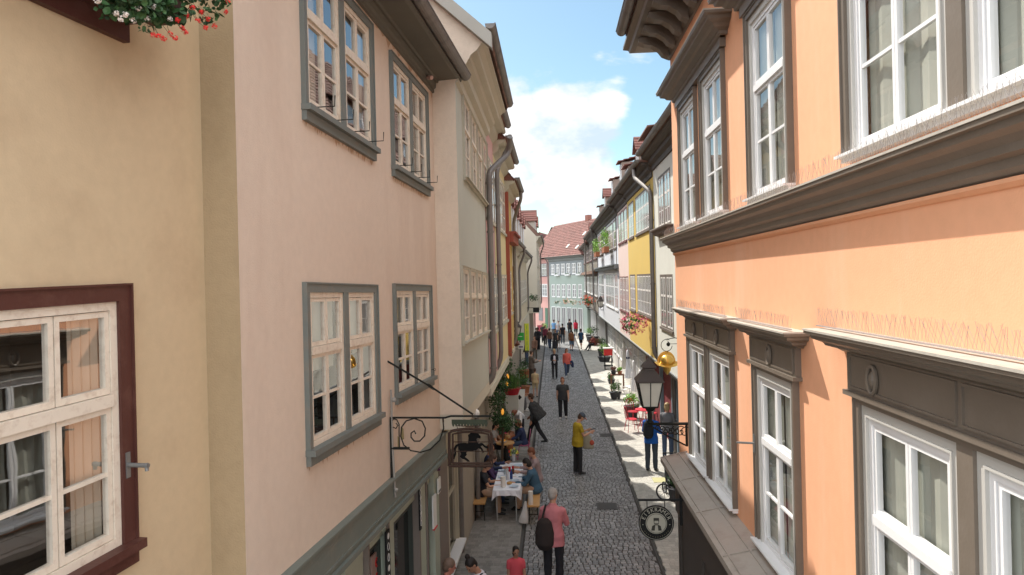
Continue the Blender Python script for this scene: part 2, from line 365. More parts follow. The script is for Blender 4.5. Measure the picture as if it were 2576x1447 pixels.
def near_window(H, s0, s1, z0, z1, groups, cas=CASE, sash=SASH, cw=.072, mull=.115, sill=.10, curtains=(), casn=.03, tr=.62, sillm=None, F=None, rows_bot=2, rows_top=1, hooks=0, cmat=CURT, w=.045, room=DARK, inner=None, iw=.07, glass=None):
    """full window: casing boards (window) > sash per casement, panes, sill, curtain, room"""
    F = F or H.F; g = groups
    H.holes.append((s0 + .03, s1 - .03, z0 + sill, z1 - .03))
    mb = MB()
    mb.fbox(F, s0, s0 + cw, z0 + sill, z1, -.05, casn); mb.fbox(F, s1 - cw, s1, z0 + sill, z1, -.05, casn)
    mb.fbox(F, s0 + cw, s1 - cw, z1 - cw, z1, -.05, casn)
    mb.fbox(F, s0 - .012, s0, z0 + sill, z1 + .012, -.01, casn + .012); mb.fbox(F, s1, s1 + .012, z0 + sill, z1 + .012, -.01, casn + .012); mb.fbox(F, s0, s1, z1, z1 + .012, -.01, casn + .012)
    W = (s1 - s0 - 2 * cw - (g - 1) * mull) / g; cw0, W0 = cw, W
    for k in range(1, g):
        a = s0 + cw + k * W + (k - 1) * mull; mb.fbox(F, a, a + mull, z0 + sill, z1 - cw, -.05, casn - .004)
    o = mb.build('window', cas, H.t)
    sb = MB(); sb.fbox(F, s0 - .02, s1 + .02, z0 + sill * .62, z0 + sill, -.05, casn + .055); sb.fbox(F, s0 - .008, s1 + .008, z0, z0 + sill * .62, -.03, casn + .012)
    sb.build('sill', sillm or cas, o)
    if inner:
        fm = MB()
        for k in range(g):
            a = s0 + cw + k * (W + mull); z_, y_ = z0 + sill, z1 - cw
            for (p, q, c, d) in ((a, a + iw, z_, y_), (a + W - iw, a + W, z_, y_), (a + iw, a + W - iw, y_ - iw, y_)):
                fm.fbox(F, p, q, c, d, -.06, .022)
            for (p, q, c, d) in ((a + iw, a + iw + .014, z_, y_ - iw), (a + W - iw - .014, a + W - iw, z_, y_ - iw), (a + iw + .014, a + W - iw - .014, y_ - iw - .014, y_ - iw)):
                fm.fbox(F, p, q, c, d, -.06, .032)
        fm.build('inner_frame', inner, o)
    for k in range(g):
        a = s0 + cw + k * (W + mull); sm = MB(); pm = MB()
        if inner: a += iw + .014; W = W0 - 2 * iw - .028; cw = cw0 + iw + .014
        leafgroup(sm, F, a, a + W, z0 + sill, z1 - cw, .012, tr, w=w, pane_mb=pm, rows_bot=rows_bot, rows_top=rows_top)
        sm.build('sash', sash, o); pm.build('pane', glass or GLASS, o); W = W0; cw = cw0
    if curtains:
        for (fa, fb, fz) in curtains:
            cm = MB(); curtain(cm, F, s0 + cw + (s1 - s0 - 2 * cw) * fa, s0 + cw + (s1 - s0 - 2 * cw) * fb, z0 + sill + (z1 - z0 - sill) * fz, z1 - .03, -.062, waves=4, amp=.010)
            cm.build('curtain', cmat, o)
    rb = MB(); e = -.75; n0 = -.141
    a, b_, c, d = s0 + .02, s1 - .02, z0 + sill - .02, z1 - .02
    rb.quad(F.pt(a, c, e), F.pt(b_, c, e), F.pt(b_, d, e), F.pt(a, d, e)); rb.quad(F.pt(a, c, n0), F.pt(a, d, n0), F.pt(a, d, e), F.pt(a, c, e)); rb.quad(F.pt(b_, c, n0), F.pt(b_, d, n0), F.pt(b_, d, e), F.pt(b_, c, e))
    rb.quad(F.pt(a, c, n0), F.pt(b_, c, n0), F.pt(b_, c, e), F.pt(a, c, e)); rb.quad(F.pt(a, d, n0), F.pt(b_, d, n0), F.pt(b_, d, e), F.pt(a, d, e))
    rb.build('interior', room, o)
    if hooks:
        for k in range(hooks):
            hb = MB()
            a = s0 + (s1 - s0) * (k + .5) / hooks; z = z0 + sill + .03
            hb.tube([F.pt(a, z, casn), F.pt(a, z, casn + .16), F.pt(a, z + .09, casn + .165)], .005, 6)
            hb.build('hook', IRON, o)
    return o

def far_window(H, s0, s1, z0, z1, cols, cas, sash, n=0.0, tr=.62, cw=.05, fw=.045, sill=True, rb=2, F=None, pr=None):
    """window of a house farther off, set proud of the wall: casing, sash, pane, sill"""
    F = F or H.F; mb = MB(); pr = pr if pr is not None else (.28 if F.a < 5 and type(F) is Frame else 1.0)
    mb.fbox(F, s0, s0 + cw, z0, z1, n, n + .04 * pr); mb.fbox(F, s1 - cw, s1, z0, z1, n, n + .04 * pr); mb.fbox(F, s0 + cw, s1 - cw, z1 - cw, z1, n, n + .04 * pr); mb.fbox(F, s0 + cw, s1 - cw, z0, z0 + cw * .6, n, n + .04 * pr)
    if sill: mb.fbox(F, s0 - .03, s1 + .03, z0 - .07, z0 - .002, n, n + .05)
    W = (s1 - s0 - 2 * cw) / cols
    for k in range(1, cols): mb.fbox(F, s0 + cw + k * W - .02, s0 + cw + k * W + .02, z0 + cw * .6, z1 - cw, n, n + .037 * pr)
    o = mb.build('window', cas, H.t)
    sm = MB(); pm = MB(); c, d = z0 + cw * .6, z1 - cw; zt = c + (d - c) * tr
    for k in range(cols):
        a, b_ = s0 + cw + k * W + .02, s0 + cw + (k + 1) * W - .02
        for (p, q) in ((a, a + fw), (b_ - fw, b_)): sm.fbox(F, p, q, c, d, n, n + .028 * pr)
        for (p, q) in ((c, c + fw), (d - fw, d), (zt - fw * .7, zt + fw * .7)): sm.fbox(F, a + fw, b_ - fw, p, q, n, n + .026 * pr)
        m_ = (a + b_) / 2
        if b_ - a > .42: sm.fbox(F, m_ - fw * .6, m_ + fw * .6, c + fw, d - fw, n, n + .024 * pr)
        for r_ in range(1, rb):
            zz = c + (zt - c) * r_ / rb; sm.fbox(F, a + fw, b_ - fw, zz - .012, zz + .012, n, n + .02 * pr)
        pm.quad(F.pt(a + fw, c, n + .010 * pr), F.pt(b_ - fw, c, n + .010 * pr), F.pt(b_ - fw, d, n + .010 * pr), F.pt(a + fw, d, n + .010 * pr))
    sm.build('sash', sash, o); pm.build('pane', DGLASS, o)
    return o

def tile_roof(H, sA, sB, z, n_eave, depth, pitch, m=TILEB, cw=.16, name='roof', F=None, tw=.2, thick=.035, back=True, n_to=None):
    """pitched roof of overlapping tile courses from the eave back to the ridge, plus the rear slope"""
    F = F or H.F; mb = MB(); L = depth / math.cos(pitch); k = max(1, int(L / cw)); rs = random.Random(int(abs(sA * 77 + z)))
    ca, sa = math.cos(pitch), math.sin(pitch); nt = max(1, int((sB - sA) / tw)); dt = (sB - sA) / nt
    for i in range(k):
        l0, l1 = i * L / k, (i + 1) * L / k + .02
        for j in range(nt):
            w_ = rs.uniform(-.006, .012); a, b_ = sA + j * dt + .004, sA + (j + 1) * dt - .004
            P = lambda s_, l, h: F.pt(s_, z + l * sa + h * ca, n_eave - l * ca + h * sa)
            mb.add([P(a, l0, thick + w_), P(b_, l0, thick + w_ * .5), P(b_, l1, .006), P(a, l1, .006), P(a, l0, 0), P(b_, l0, 0)], [(0, 1, 2, 3), (0, 1, 5, 4), (0, 3, 4), (1, 2, 5)])
    zr = z + L * sa; nr = n_eave - depth
    mb.quad(F.pt(sA, z - .02, n_eave), F.pt(sB, z - .02, n_eave), F.pt(sB, zr - .02, nr), F.pt(sA, zr - .02, nr))
    if back: mb.quad(F.pt(sA, zr, nr), F.pt(sB, zr, nr), F.pt(sB, z - .02, nr - depth), F.pt(sA, z - .02, nr - depth))
    for s_ in (sA, sB):
        mb.add([F.pt(s_, z - .02, n_eave), F.pt(s_, zr, nr), F.pt(s_, z - .02, nr - depth)], [(0, 1, 2)])
    return mb.build(name, m, H.t)

def gutter(H, sA, sB, z, n, r_=.075, m=ZINC, F=None, joints=True, name='gutter', seg=9):
    F = F or H.F; mb = MB(); k = 2
    def ring(s_, rr): return [F.pt(s_, z + rr * math.sin(a), n + rr * math.cos(a)) for a in [math.pi + math.pi * i / seg for i in range(seg + 1)]]
    a, b_ = ring(sA, r_), ring(sB, r_); ai, bi = ring(sA, r_ - .008), ring(sB, r_ - .008); q = seg + 1
    mb.add(a + b_, [(i, i + 1, q + i + 1, q + i) for i in range(seg)]); mb.add(ai + bi, [(i, i + 1, q + i + 1, q + i) for i in range(seg)])
    mb.add(a, [tuple(range(q))]); mb.add(b_, [tuple(range(q))])
    mb.tube([F.pt(sA, z, n + r_), F.pt(sB, z, n + r_)], .011, 6)
    if joints:
        c = max(2, int((sB - sA) / .6))
        for i in range(c):
            s_ = sA + (sB - sA) * (i + .5) / c; e1, e2 = ring(s_ - .012, r_ + .006), ring(s_ + .012, r_ + .006)
            mb.add(e1 + e2, [(j, j + 1, q + j + 1, q + j) for j in range(seg)])
    return mb.build(name, m, H.t)
def smoothpts(p, k=4):
    p = [Vector(q) for q in p]; out = [p[0]]
    for i in range(1, len(p) - 1):
        a, b_, c = p[i - 1], p[i], p[i + 1]; r_ = min((a - b_).length, (c - b_).length) * .45
        q0 = b_ + (a - b_).normalized() * r_; q1 = b_ + (c - b_).normalized() * r_
        for j in range(k + 1):
            t = j / k; out.append(q0 * (1 - t) ** 2 + b_ * 2 * t * (1 - t) + q1 * t * t)
    out.append(p[-1]); return out
def downpipe(H, pts, r_=.05, m=ZINC, clamps=()):
    mb = MB(); mb.tube(smoothpts(pts), r_, 12)
    for c in clamps: mb.tube([Vector(c) - Vector((0, 0, .02)), Vector(c) + Vector((0, 0, .02))], r_ + .012, 12)
    return mb.build('downpipe', m, H.t, smooth=False)
def leaves(mb, c, rad, n, size, rng, mi=0, droop=0.0, shape='oval'):
    c = Vector(c)
    for _ in range(n):
        while True:
            v = Vector((rng.uniform(-1, 1), rng.uniform(-1, 1), rng.uniform(-1, 1)))
            if .15 < v.length < 1: break
        k = .55 + .45 * rng.random(); v = v.normalized() * (v.length ** .4) * k
        p = c + Vector((v.x * rad[0], v.y * rad[1], v.z * rad[2]))
        nrm = (v.normalized() + Vector((rng.uniform(-.8, .8), rng.uniform(-.8, .8), rng.uniform(-.2, 1.0)))).normalized()
        u = nrm.orthogonal().normalized(); u.rotate(Matrix.Rotation(rng.uniform(0, 6.28), 3, nrm)); w = nrm.cross(u); s_ = size * rng.uniform(.6, 1.3)
        if shape == 'oval':
            mb.add([p - u * s_, p - w * s_ * .45 + nrm * s_ * .12, p + u * s_, p + w * s_ * .45 + nrm * s_ * .12], [(0, 1, 2, 3)], mi)
        else:
            pts = [p]; m_ = 9
            for i in range(m_):
                a = 2 * math.pi * i / m_; rr = s_ * (1 if i % 2 else .85); pts.append(p + u * rr * math.cos(a) + w * rr * math.sin(a) + nrm * s_ * .22)
            mb.add(pts, [(0, i + 1, (i + 1) % m_ + 1) for i in range(m_)], mi)
def umbel(mb, c, r_, n, rng, mi=0):
    c = Vector(c)
    for _ in range(n):
        d = Vector((rng.gauss(0, 1), rng.gauss(0, 1), rng.gauss(0, 1))).normalized(); p = c + d * r_ * rng.uniform(.5, 1)
        nrm = (d + Vector((rng.uniform(-.4, .4),) * 3)).normalized(); u = nrm.orthogonal().normalized(); u.rotate(Matrix.Rotation(rng.uniform(0, 6.28), 3, nrm)); w = nrm.cross(u); s_ = r_ * .42
        for k in range(5):
            a = 2 * math.pi * k / 5; e = u * math.cos(a) + w * math.sin(a); g = nrm.cross(e)
            mb.add([p, p + e * s_ * .6 + g * s_ * .3, p + e * s_ + nrm * s_ * .1, p + e * s_ * .6 - g * s_ * .3], [(0, 1, 2, 3)], mi)
# ================================================================ setting: ground
GL, GR = -0.77, 1.96            # the two gutters of the paved roadway
def build_ground():
    mb = MB(); mb.quad((-300, -60, -.06), (300, -60, -.06), (300, 500, -.06), (-300, 500, -.06))
    g = mb.build('ground', mat('ground_earth', (.12, .11, .10), .95)); tag(g, kind='structure')
    joint = mat('road_joint', (.055, .05, .045), .95, .3, 12)
    mb = MB(); mb.box(GL, GR, -6, 84, -.055, 0.0); o = mb.build('road', joint); tag(o, kind='structure')
    stone = mat('cobble', (.24, .235, .23), .45, .2, .9, .25, 90, island=.33, spec=.5, fine=.12, stain=((.10, .09, .08), .6, .7))
    rng = random.Random(4); mb = MB(); y = 9.5
    while y < 60:
        far = y > 34; h = (.105 if not far else .21); x = GL + .03
        while x < GR - .05:
            w = rng.uniform(.085, .13) * (1 if not far else 1.7); x1 = min(x + w, GR - .03)
            if x1 - x > .04:
                yy = y + .05 * math.sin((x + y * .13) * 2.1) + rng.uniform(-.010, .010); zt = .016 + rng.uniform(-.004, .005); g_ = .006; e = .014
                a0, a1, b0, b1 = x + g_, x1 - g_, yy + g_, yy + h - g_
                j = [rng.uniform(-.006, .006) for _ in range(8)]; tx, ty = rng.uniform(-.05, .05), rng.uniform(-.05, .05)
                mx, my = (a0 + a1) / 2, (b0 + b1) / 2
                lo = [(a0 + j[0], b0 + j[1]), (a1 + j[2], b0 + j[3]), (a1 + j[4], b1 + j[5]), (a0 + j[6], b1 + j[7])]
                hi = [(p[0] + (mx - p[0]) * .28, p[1] + (my - p[1]) * .28) for p in lo]
                mid = [(p[0] + (mx - p[0]) * .07, p[1] + (my - p[1]) * .07) for p in lo]
                V = [(p[0], p[1], -.004) for p in lo] + [(p[0], p[1], zt - .008) for p in mid] + [(p[0], p[1], zt + (p[0] - mx) * tx + (p[1] - my) * ty) for p in hi]
                mb.add(V, [(i, (i + 1) % 4, 4 + (i + 1) % 4, 4 + i) for i in range(4)] + [(4 + i, 4 + (i + 1) % 4, 8 + (i + 1) % 4, 8 + i) for i in range(4)] + [(8, 9, 10, 11)])
            x = x1
        y += h
    o = mb.build('cobblestones', stone); tag(o, kind='structure')
    # far part of the road and the two side pavements
    slab = mat('pavement_slabs', (.23, .215, .19), .6, .18, 1.6, .3, 60, stain=((.11, .10, .09), .45, 1.2), fine=.10)
    light = mat('pavement_mosaic', (.42, .40, .36), .75, .12, 2.5, .4, 50, stain=((.22, .21, .19), .4, 2), fine=.15)
    mb = MB(); mb.box(-7.0, GL - .06, -6, 84, -.055, .03); o = mb.build('pavement', slab); tag(o, kind='structure')
    mb = MB(); mb.box(GR + .06, 9.0, -6, 84, -.055, .03); o = mb.build('pavement', light); tag(o, kind='structure')
    # small setts of the side pavements
    for (x0, x1, m, sd, base, name) in ((-2.6, GL - .08, mat('sett_left', (.22, .205, .185), .6, .2, 1.2, .2, 80, island=.22, fine=.1), 3, .03, 'paving_setts'), (GR + .08, 3.9, mat('sett_right', (.46, .44, .39), .7, .12, 1.2, .2, 80, island=.16, fine=.1), 5, .03, 'paving_setts')):
        rng = random.Random(sd); mb = MB(); y = 9.5
        while y < 58:
            k = 1 if y < 30 else 2; h = .12 * k; x = x0 + rng.uniform(-.05, 0)
            while x < x1:
                w = rng.uniform(.10, .18) * k; a, b_ = x, min(x + w, x1)
                if b_ - a > .03:
                    z = base + .004 + rng.uniform(0, .003); g_ = .004
                    mb.add([(a + g_, y + g_, base - .002), (b_ - g_, y + g_, base - .002), (b_ - g_, y + h - g_, base - .002), (a + g_, y + h - g_, base - .002), (a + .011, y + .011, z), (b_ - .011, y + .011, z), (b_ - .011, y + h - .011, z), (a + .011, y + h - .011, z)],
                           [(0, 1, 5, 4), (1, 2, 6, 5), (2, 3, 7, 6), (3, 0, 4, 7), (4, 5, 6, 7)])
                x = b_
            y += h
        o = mb.build(name, m); tag(o, kind='structure')
build_ground()

# ================================================================ LEFT: pink house (its near corner stands proud of the cream house)
F2 = Frame(-1, (1504, 738), a=2.35)
H2 = House(F2, 'pale pink rendered house with four grey-green double windows and a wooden shopfront', base=F2.pt(6, 0, 0))
S2a, S2b = F2.S(603, 720), F2.S(1107, 720)
def rectp(F, xl, xr, yl, yr, n=0.0):
    """s, z from the pixel of a lower (or upper) edge at its two ends"""
    a = F.at(xl, yl, n); b_ = F.at(xr, yr, n); return a[0], b_[0], (a[1] + b_[1]) / 2
def span(F, xl, xr, tl, tr_, bl, br, n=0.0):
    s0, s1, zt = rectp(F, xl, xr, tl, tr_, n); _, _, zb = rectp(F, xl, xr, bl, br, n)
    s0, s1 = min(s0, s1), max(s0, s1); return s0, s1, zb, zt
W = {}
W['u1'] = span(F2, 750, 930, -148, 62, 290, 405)
W['u2'] = span(F2, 978, 1070, 127, 237, 443, 488)
W['l1'] = span(F2, 761, 942, 715, 718, 1182, 1072)
W['l2'] = span(F2, 987, 1080, 718, 718, 1036, 960)
for k, v in W.items(): print('L2', k, [round(q, 2) for q in v])
near_window(H2, *W['u1'], 2, sill=.13, curtains=((0, .22, 0), (.78, .98, .2)), hooks=4)
near_window(H2, *W['u2'], 2, sill=.13, curtains=((0, .2, 0), (.6, .75, 0)), hooks=4)
near_window(H2, *W['l1'], 2, sill=.13, curtains=((0, .42, .45), (.55, .8, .5)), cmat=CURTW)
near_window(H2, *W['l2'], 2, sill=.13, curtains=((0, .42, .5), (.6, .95, .55)), cmat=CURTW)
zf_t = (F2.Z(748, 1443) + F2.Z(1115, 1073)) / 2; zf_b = (F2.Z(867, 1428) + F2.Z(1128, 1112)) / 2
z2e = F2.Z(1107, 235); print('L2 fascia', zf_t, zf_b, 'eave', z2e, 's', S2a, S2b)
H2.wall(S2a, S2b, zf_t - .02, z2e + .15, P_PINK, depth=6)
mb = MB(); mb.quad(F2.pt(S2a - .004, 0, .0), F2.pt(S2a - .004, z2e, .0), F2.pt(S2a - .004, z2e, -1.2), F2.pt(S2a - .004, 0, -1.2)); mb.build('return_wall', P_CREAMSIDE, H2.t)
# eave: boarded soffit, moulded frieze, gutter
mb = MB()
mb.sweep(F2, S2a, S2b + .02, z2e + .10, [(.40, .0), (.40, -.03), (.36, -.05), (.10, -.07), (.09, -.10), (.06, -.10), (.055, -.17), (.03, -.19), (.03, -.24), (.0, -.25)], m0=True, m1=False)
mb.build('eaves_soffit', SOFFIT, H2.t)
gutter(H2, S2a - .35, S2b + .12, z2e + .19, .44, .085)
tile_roof(H2, S2a - .3, S2b, z2e + .13, .40, 3.1, R(50), TILEB)
# fascia beam, then the shopfront under it
mb = MB()
mb.fbox(F2, S2a, S2b - .02, zf_b, zf_t, -.1, .035); mb.fbox(F2, S2a, S2b - .02, zf_t, zf_t + .02, -.05, .075); mb.fbox(F2, S2a, S2b - .02, zf_b - .05, zf_b, -.1, .075)
mb.fbox(F2, S2a, S2b - .02, zf_b + .04, zf_b + .06, .035, .05)
mb.build('fascia_beam', BEAM, H2.t)
def sx(x, n=-.12, y=1400): return F2.S(x, y, n)
mbp = MB(); mbg = MB(); mbt = MB(); mbw = MB()
ztop = zf_b - .05
def post(x0, x1, m_, n0=-.25, n1=-.10, zb=0.0):
    a, b_ = sorted((sx(x0), sx(x1))); m_.fbox(F2, a, b_, zb, ztop, n0, n1)
mbp.fbox(F2, S2a + .02, S2b - .03, ztop - .26, ztop, -.25, -.11)
post(740, 800, mbp); post(862, 908, mbp); post(962, 984, mbp, n1=-.08); post(1046, 1062, mbp, n1=-.06); post(1084, 1096, mbp, n1=-.05)
for x in (911, 964, 1044, 1064): post(x, x + 3, mbt, n1=-.05)
post(1096, 1118, mbt, n1=-.04)
for (x0, x1) in ((800, 862), (908, 962), (984, 1046), (1062, 1084)):
    a, b_ = sorted((sx(x0), sx(x1))); mbg.fbox(F2, a, b_, .1, ztop - .26, -.24, -.2)
mbt2 = MB()
for (x0, x1) in ((800, 862), (908, 962), (984, 1046), (1062, 1084)):
    a, b_ = sorted((sx(x0), sx(x1))); mbt2.fbox(F2, a, a + .05, .1, ztop - .26, -.2, -.14); mbt2.fbox(F2, b_ - .05, b_, .1, ztop - .26, -.2, -.14); mbt2.fbox(F2, a + .05, b_ - .05, .1, .6, -.2, -.14); mbt2.fbox(F2, a + .05, b_ - .05, ztop - .33, ztop - .262, -.2, -.14)
mbp.build('shopfront_panel', PALEGREEN, H2.t); mbt.build('shopfront_post', mat('post_taupe', (.20, .165, .14), .7), H2.t); mbg.build('shop_window', SHOPGLASS, H2.t)
mbt2.build('shop_window_frame', mat('shop_frame_dark', (.05, .058, .05), .5), H2.t)
mb = MB(); mb.fbox(F2, S2a, S2b - .02, 0, ztop, -5.5, -.252); mb.build('ground_floor_wall', mat('plaster_drab', (.35, .30, .24), .9), H2.t)
rs_ = random.Random(77)
def drips(F, H, s0, s1, z, n, cnt, ml=.07, m=None):
    """ragged run-off stain hanging below an edge"""
    k = cnt * 3; top = [F.pt(s0 + (s1 - s0) * i / k, z, n) for i in range(k + 1)]; bot = [F.pt(s0 + (s1 - s0) * i / k, z - .004 - ml * max(0, rs_.uniform(-.9, 1)) ** 2, n) for i in range(k + 1)]; mb = MB()
    mb.add(top + bot, [(i, i + 1, k + 2 + i, k + 1 + i) for i in range(k)])
    return mb.build('weather_stain', m or mat('stain_rust', (.50, .34, .23), .95, .2, 20), H.t)
for k in ('u1', 'u2', 'l1', 'l2'): drips(F2, H2, W[k][0], W[k][1], W[k][2] + .001, .0015, 26)
drips(F2, H2, S2a + .1, S2b - .05, z2e - .14, .0015, 18, .12)
k = 90; zz_ = [4.0 + (z2e - 4.3) * i / k for i in range(k + 1)]; mb = MB(); mb.add([F2.pt(S2b - .001, z, .0015) for z in zz_] + [F2.pt(S2b - .002 - .035 * max(0, rs_.uniform(-.6, 1)) ** 2, z, .0015) for z in zz_], [(i, i + 1, k + 2 + i, k + 1 + i) for i in range(k)])
mb.build('mortar_stain', mat('stain_dark', (.34, .25, .18), .95), H2.t)
# security camera at the far end of the eave
mb = MB(); p = F2.pt(F2.S(1066, 195), F2.Z(1066, 195), 0); mb.tube([p, p + F2.n * .09], .014, 8); mb.tube([p + F2.n * .05 + Vector((0, .0, .0)), p + F2.n * .13 + Vector((0, -.10, -.04))], .028, 10)
o = mb.build('security_camera', paint('camera_pink', (.55, .36, .30)), None); tag(o, 'small pinkish camera fixed under the eave of the pale pink house', 'camera')

# ================================================================ LEFT: cream house, nearest
pc = F2.pt(S2a, 5.65, 0); Yc = pc.y
F1 = Frame(-1, (1600, 690), through=atY(513, 720, Yc))
print('a1', F1.a, 'corner', pc)
H1 = House(F1, 'cream rendered house nearest on the left with oxblood window frames', base=F1.pt(3.3, 0, 0))
F1b = Frame(-1, (1600, 655), a=F1.a)
F1b.n = F1.n; 
s0, s1, zb, zt = span(F1b, 0, 325, 745, 718, 1560, 1385)
sb1 = F1b.S(322, 1000); s_r = sb1; s_l = 2 * F1b.S(137, 1000) - s_r
zt = F1b.Z(318, 718); zb = F1b.Z(335, 1410)
print('brown window', s_l, s_r, zb, zt)
H1.F = F1b
near_window(H1, s_l, s_r, zb, zt, 1, cas=BROWN, sash=SASH, cw=.085, sill=.13, curtains=((.0, .16, 0), (.68, .97, 0)), w=.046, tr=.60, cmat=CURT, room=mat('room_brown', (.10, .075, .05), .9))
wn_ = [c for c in bpy.data.objects if c.name == 'window' or c.name.startswith('window.')][-1]
H1.F = F1
# slope of F1b vs F1: rewrite the hole for the main wall frame
a_, b_, c_, d_ = H1.holes[-1]; dz = (F1b.d.z - F1.d.z)
H1.holes[-1] = (a_, b_, c_ + dz * (a_ + b_) / 2, d_ + dz * (a_ + b_) / 2)
# upper window: only its lower corner shows
s0u = F1.S(308, 108); zu = F1.Z(308, 108); zu0 = F1.Z(95, 0)
print('upper sill', s0u, zu, F1.S(95, 0), zu0)
near_window(H1, s0u - 1.36, s0u, zu - .0, zu + 1.5, 1, cas=BROWN, sash=SASH, cw=.10, sill=.17)
H1.wall(F1.S(-700, 700), F1.S(513, 700) + .02, 0, 9.0, P_CREAM, depth=6)
mb = MB(); so_ = F1b.S(333, 1160); zo_ = F1b.Z(333, 1160)
mb.fbox(F1b, s_r - .065, s_r - .035, zo_ - .07, zo_ + .07, .03, .036); mb.tube([F1b.pt(s_r - .05, zo_, .035), F1b.pt(s_r - .05, zo_, .16)], .013, 10); mb.tube([F1b.pt(s_r - .05, zo_ + .012, .145), F1b.pt(s_r - .05, zo_ - .03, .15)], .011, 8)
mb.build('shutter_stay', mat('steel_grey', (.24, .24, .23), .45, metal=.5), wn_)
# geraniums over the upper sill
ZUP = Vector((0, 0, 1))
rng = random.Random(11)
pb = F1.pt(F1.S(300, 0, .3), 0, .3); zc = F1.Z(300, -40, .3)
fb = thing('flower_box', 'window box of trailing red and white geraniums on the cream wall at the top left', 'flower box', F1.pt(s0u - .55, zc - .1, .2))
mb = MB(); mb.fbox(F1, s0u - 1.25, s0u + .12, zc - .02, zc + .16, .10, .30); mb.build('planter', mat('planter_brown', (.07, .035, .025), .6), fb)
lm = MB(); fr = MB(); fw = MB()
for i in range(64):
    px_, py_ = rng.uniform(300, 548), rng.uniform(-70, 48); py_ = min(py_, 62 - abs(px_ - 440) * .28); p = F1.pt(*F1.at(px_, py_, .34), .34 + rng.uniform(-.10, .05))
    leaves(lm, p, (.065, .07, .05), 20, .019, rng, shape='round')
for (x, y) in ((560, -8), (572, 8), (548, 18), (352, 62), (376, 70), (520, 52)):
    p = F1.pt(*F1.at(x, y, .36), .36); leaves(lm, p, (.03, .03, .035), 9, .012, rng, shape='round')
for (x, y) in ((468, 82), (498, 52), (517, 70), (573, 4), (568, 30), (398, 90), (428, 86), (447, 50), (412, 98), (508, 30), (484, 20), (458, 72), (384, 88), (524, 48), (540, 66), (470, 40), (440, 96)):
    p = F1.pt(*F1.at(x, y, .40), .40); umbel(fr, p, .017, 20, rng); q = F1.pt(*F1.at(x - rng.uniform(0, 25), y - 34, .36), .34); lm.tube([p, p.lerp(q, .5) - ZUP * .01, q], .0012, 4)
for (x, y) in ((293, 34), (303, 48), (335, 52), (388, 18), (428, 48), (245, 2), (372, 48), (315, 38), (348, 22)):
    p = F1.pt(*F1.at(x, y, .39), .39); umbel(fw, p, .016, 18, rng)
lm.build('foliage', LEAFD, fb); fr.build('red_blossom', RED, fb); fw.build('white_blossom', PWHITE, fb)

# ================================================================ LEFT: third house, cream side wall and grey-green boarded front
F3 = Frame(-1, (1398, 745), a=1.40)
Y3 = F2.pt(S2b, 5.65, 0).y
s3a = F3.S(*(1157, 700)); print('L3 near corner Y', F3.pt(s3a, 5.65).y, 'pink end Y', Y3)
s3b = F3.S(1225, 700); z3j = (F3.Z(1151, 1060) + F3.Z(1221, 972)) / 2; z3e = F3.Z(1160, 200); print('L3', s3a, s3b, 'jetty', z3j, 'eave', z3e)
H3 = House(F3, 'tall house with cream side wall and grey-green boarded front under a moulded eave', base=F3.pt(s3a + 2, 0, -.8))
u = span(F3, 1160, 1222, 232, 362, 446, 523); l = span(F3, 1158, 1222, 670, 688, 880, 835)
print('L3 win', u, l)
N3 = 4
for (a, b_, c, d) in (u, l):
    Wd = (b_ - a) / N3
    for k in range(N3):
        near_window(H3, a + k * Wd + .02, a + (k + 1) * Wd - .02, c, d, 1, cas=(mat('casing_cream', (.46, .42, .33), .6, .08, 3, stain=((.28, .24, .18), .4, 5))), sash=SASH, cw=.04, sill=.06, w=.035, casn=.03, curtains=((0, .9, .3),) if k % 2 else ())
H3.wall(s3a + .004, s3b, z3j, z3e + .1, P_GREY, depth=5.5)
# gabled side wall seen above the pink house
zr = lambda n_: z3e + .44 + (.5 - n_) * math.tan(R(42))
mb = MB(); pts = [(0, z3j), (0, z3e - .25), (.05, z3e - .15), (.13, z3e - .05), (.24, z3e + .14), (.34, z3e + .22), (.44, z3e + .36), (.44, zr(.44)), (-2.85, zr(-2.85)), (-5.5, z3e + .6), (-5.5, 0), (-.72, 0), (-.72, z3j)]
mb.add([F3.pt(s3a - .006, z, n) for n, z in pts], [tuple(range(len(pts)))]); mb.build('side_wall', P_L3, H3.t)
for zz in (4.9, 6.2, 7.7): mb = MB(); mb.fbox(F3, s3a - .005, s3a + .01, zz, zz + .008, -.9, -.0); mb.build('plaster_joint', mat('joint_grey', (.36, .30, .24), .9), H3.t)
mb = MB()   # moulded eave and verge boards
mb.sweep(F3, s3a, s3b, z3e + .42, [(.46, 0), (.46, -.06), (.40, -.09), (.34, -.16), (.33, -.22), (.24, -.26), (.22, -.33), (.14, -.38), (.13, -.50), (.05, -.55), (.045, -.66), (0, -.68)], m0=False, m1=False)
mb.build('eaves_moulding', mat('moulding_cream', (.50, .46, .36), .7, .1, 2), H3.t)
mb = MB()
for (n0, n1_, w_, th) in ((.56, -2.9, .22, .10),):
    a0 = F3.pt(s3a - .13, zr(n0) - .20, n0); a1 = F3.pt(s3a - .13, zr(n1_) - .20, n1_); b0 = a0 + Vector((0, 0, w_)); b1 = a1 + Vector((0, 0, w_)); dd = F3.d * .14
    mb.hexa([a0, a1, a1 + dd, a0 + dd, b0, b1, b1 + dd, b0 + dd])
mb.build('verge_board', mat('verge_grey', (.40, .38, .33), .7), H3.t)
tile_roof(H3, s3a + .01, s3b + .05, z3e + .44, .5, 3.4, R(42), TILEB)
gutter(H3, s3a - .1, s3b + .1, z3e + .55, .54, .075)
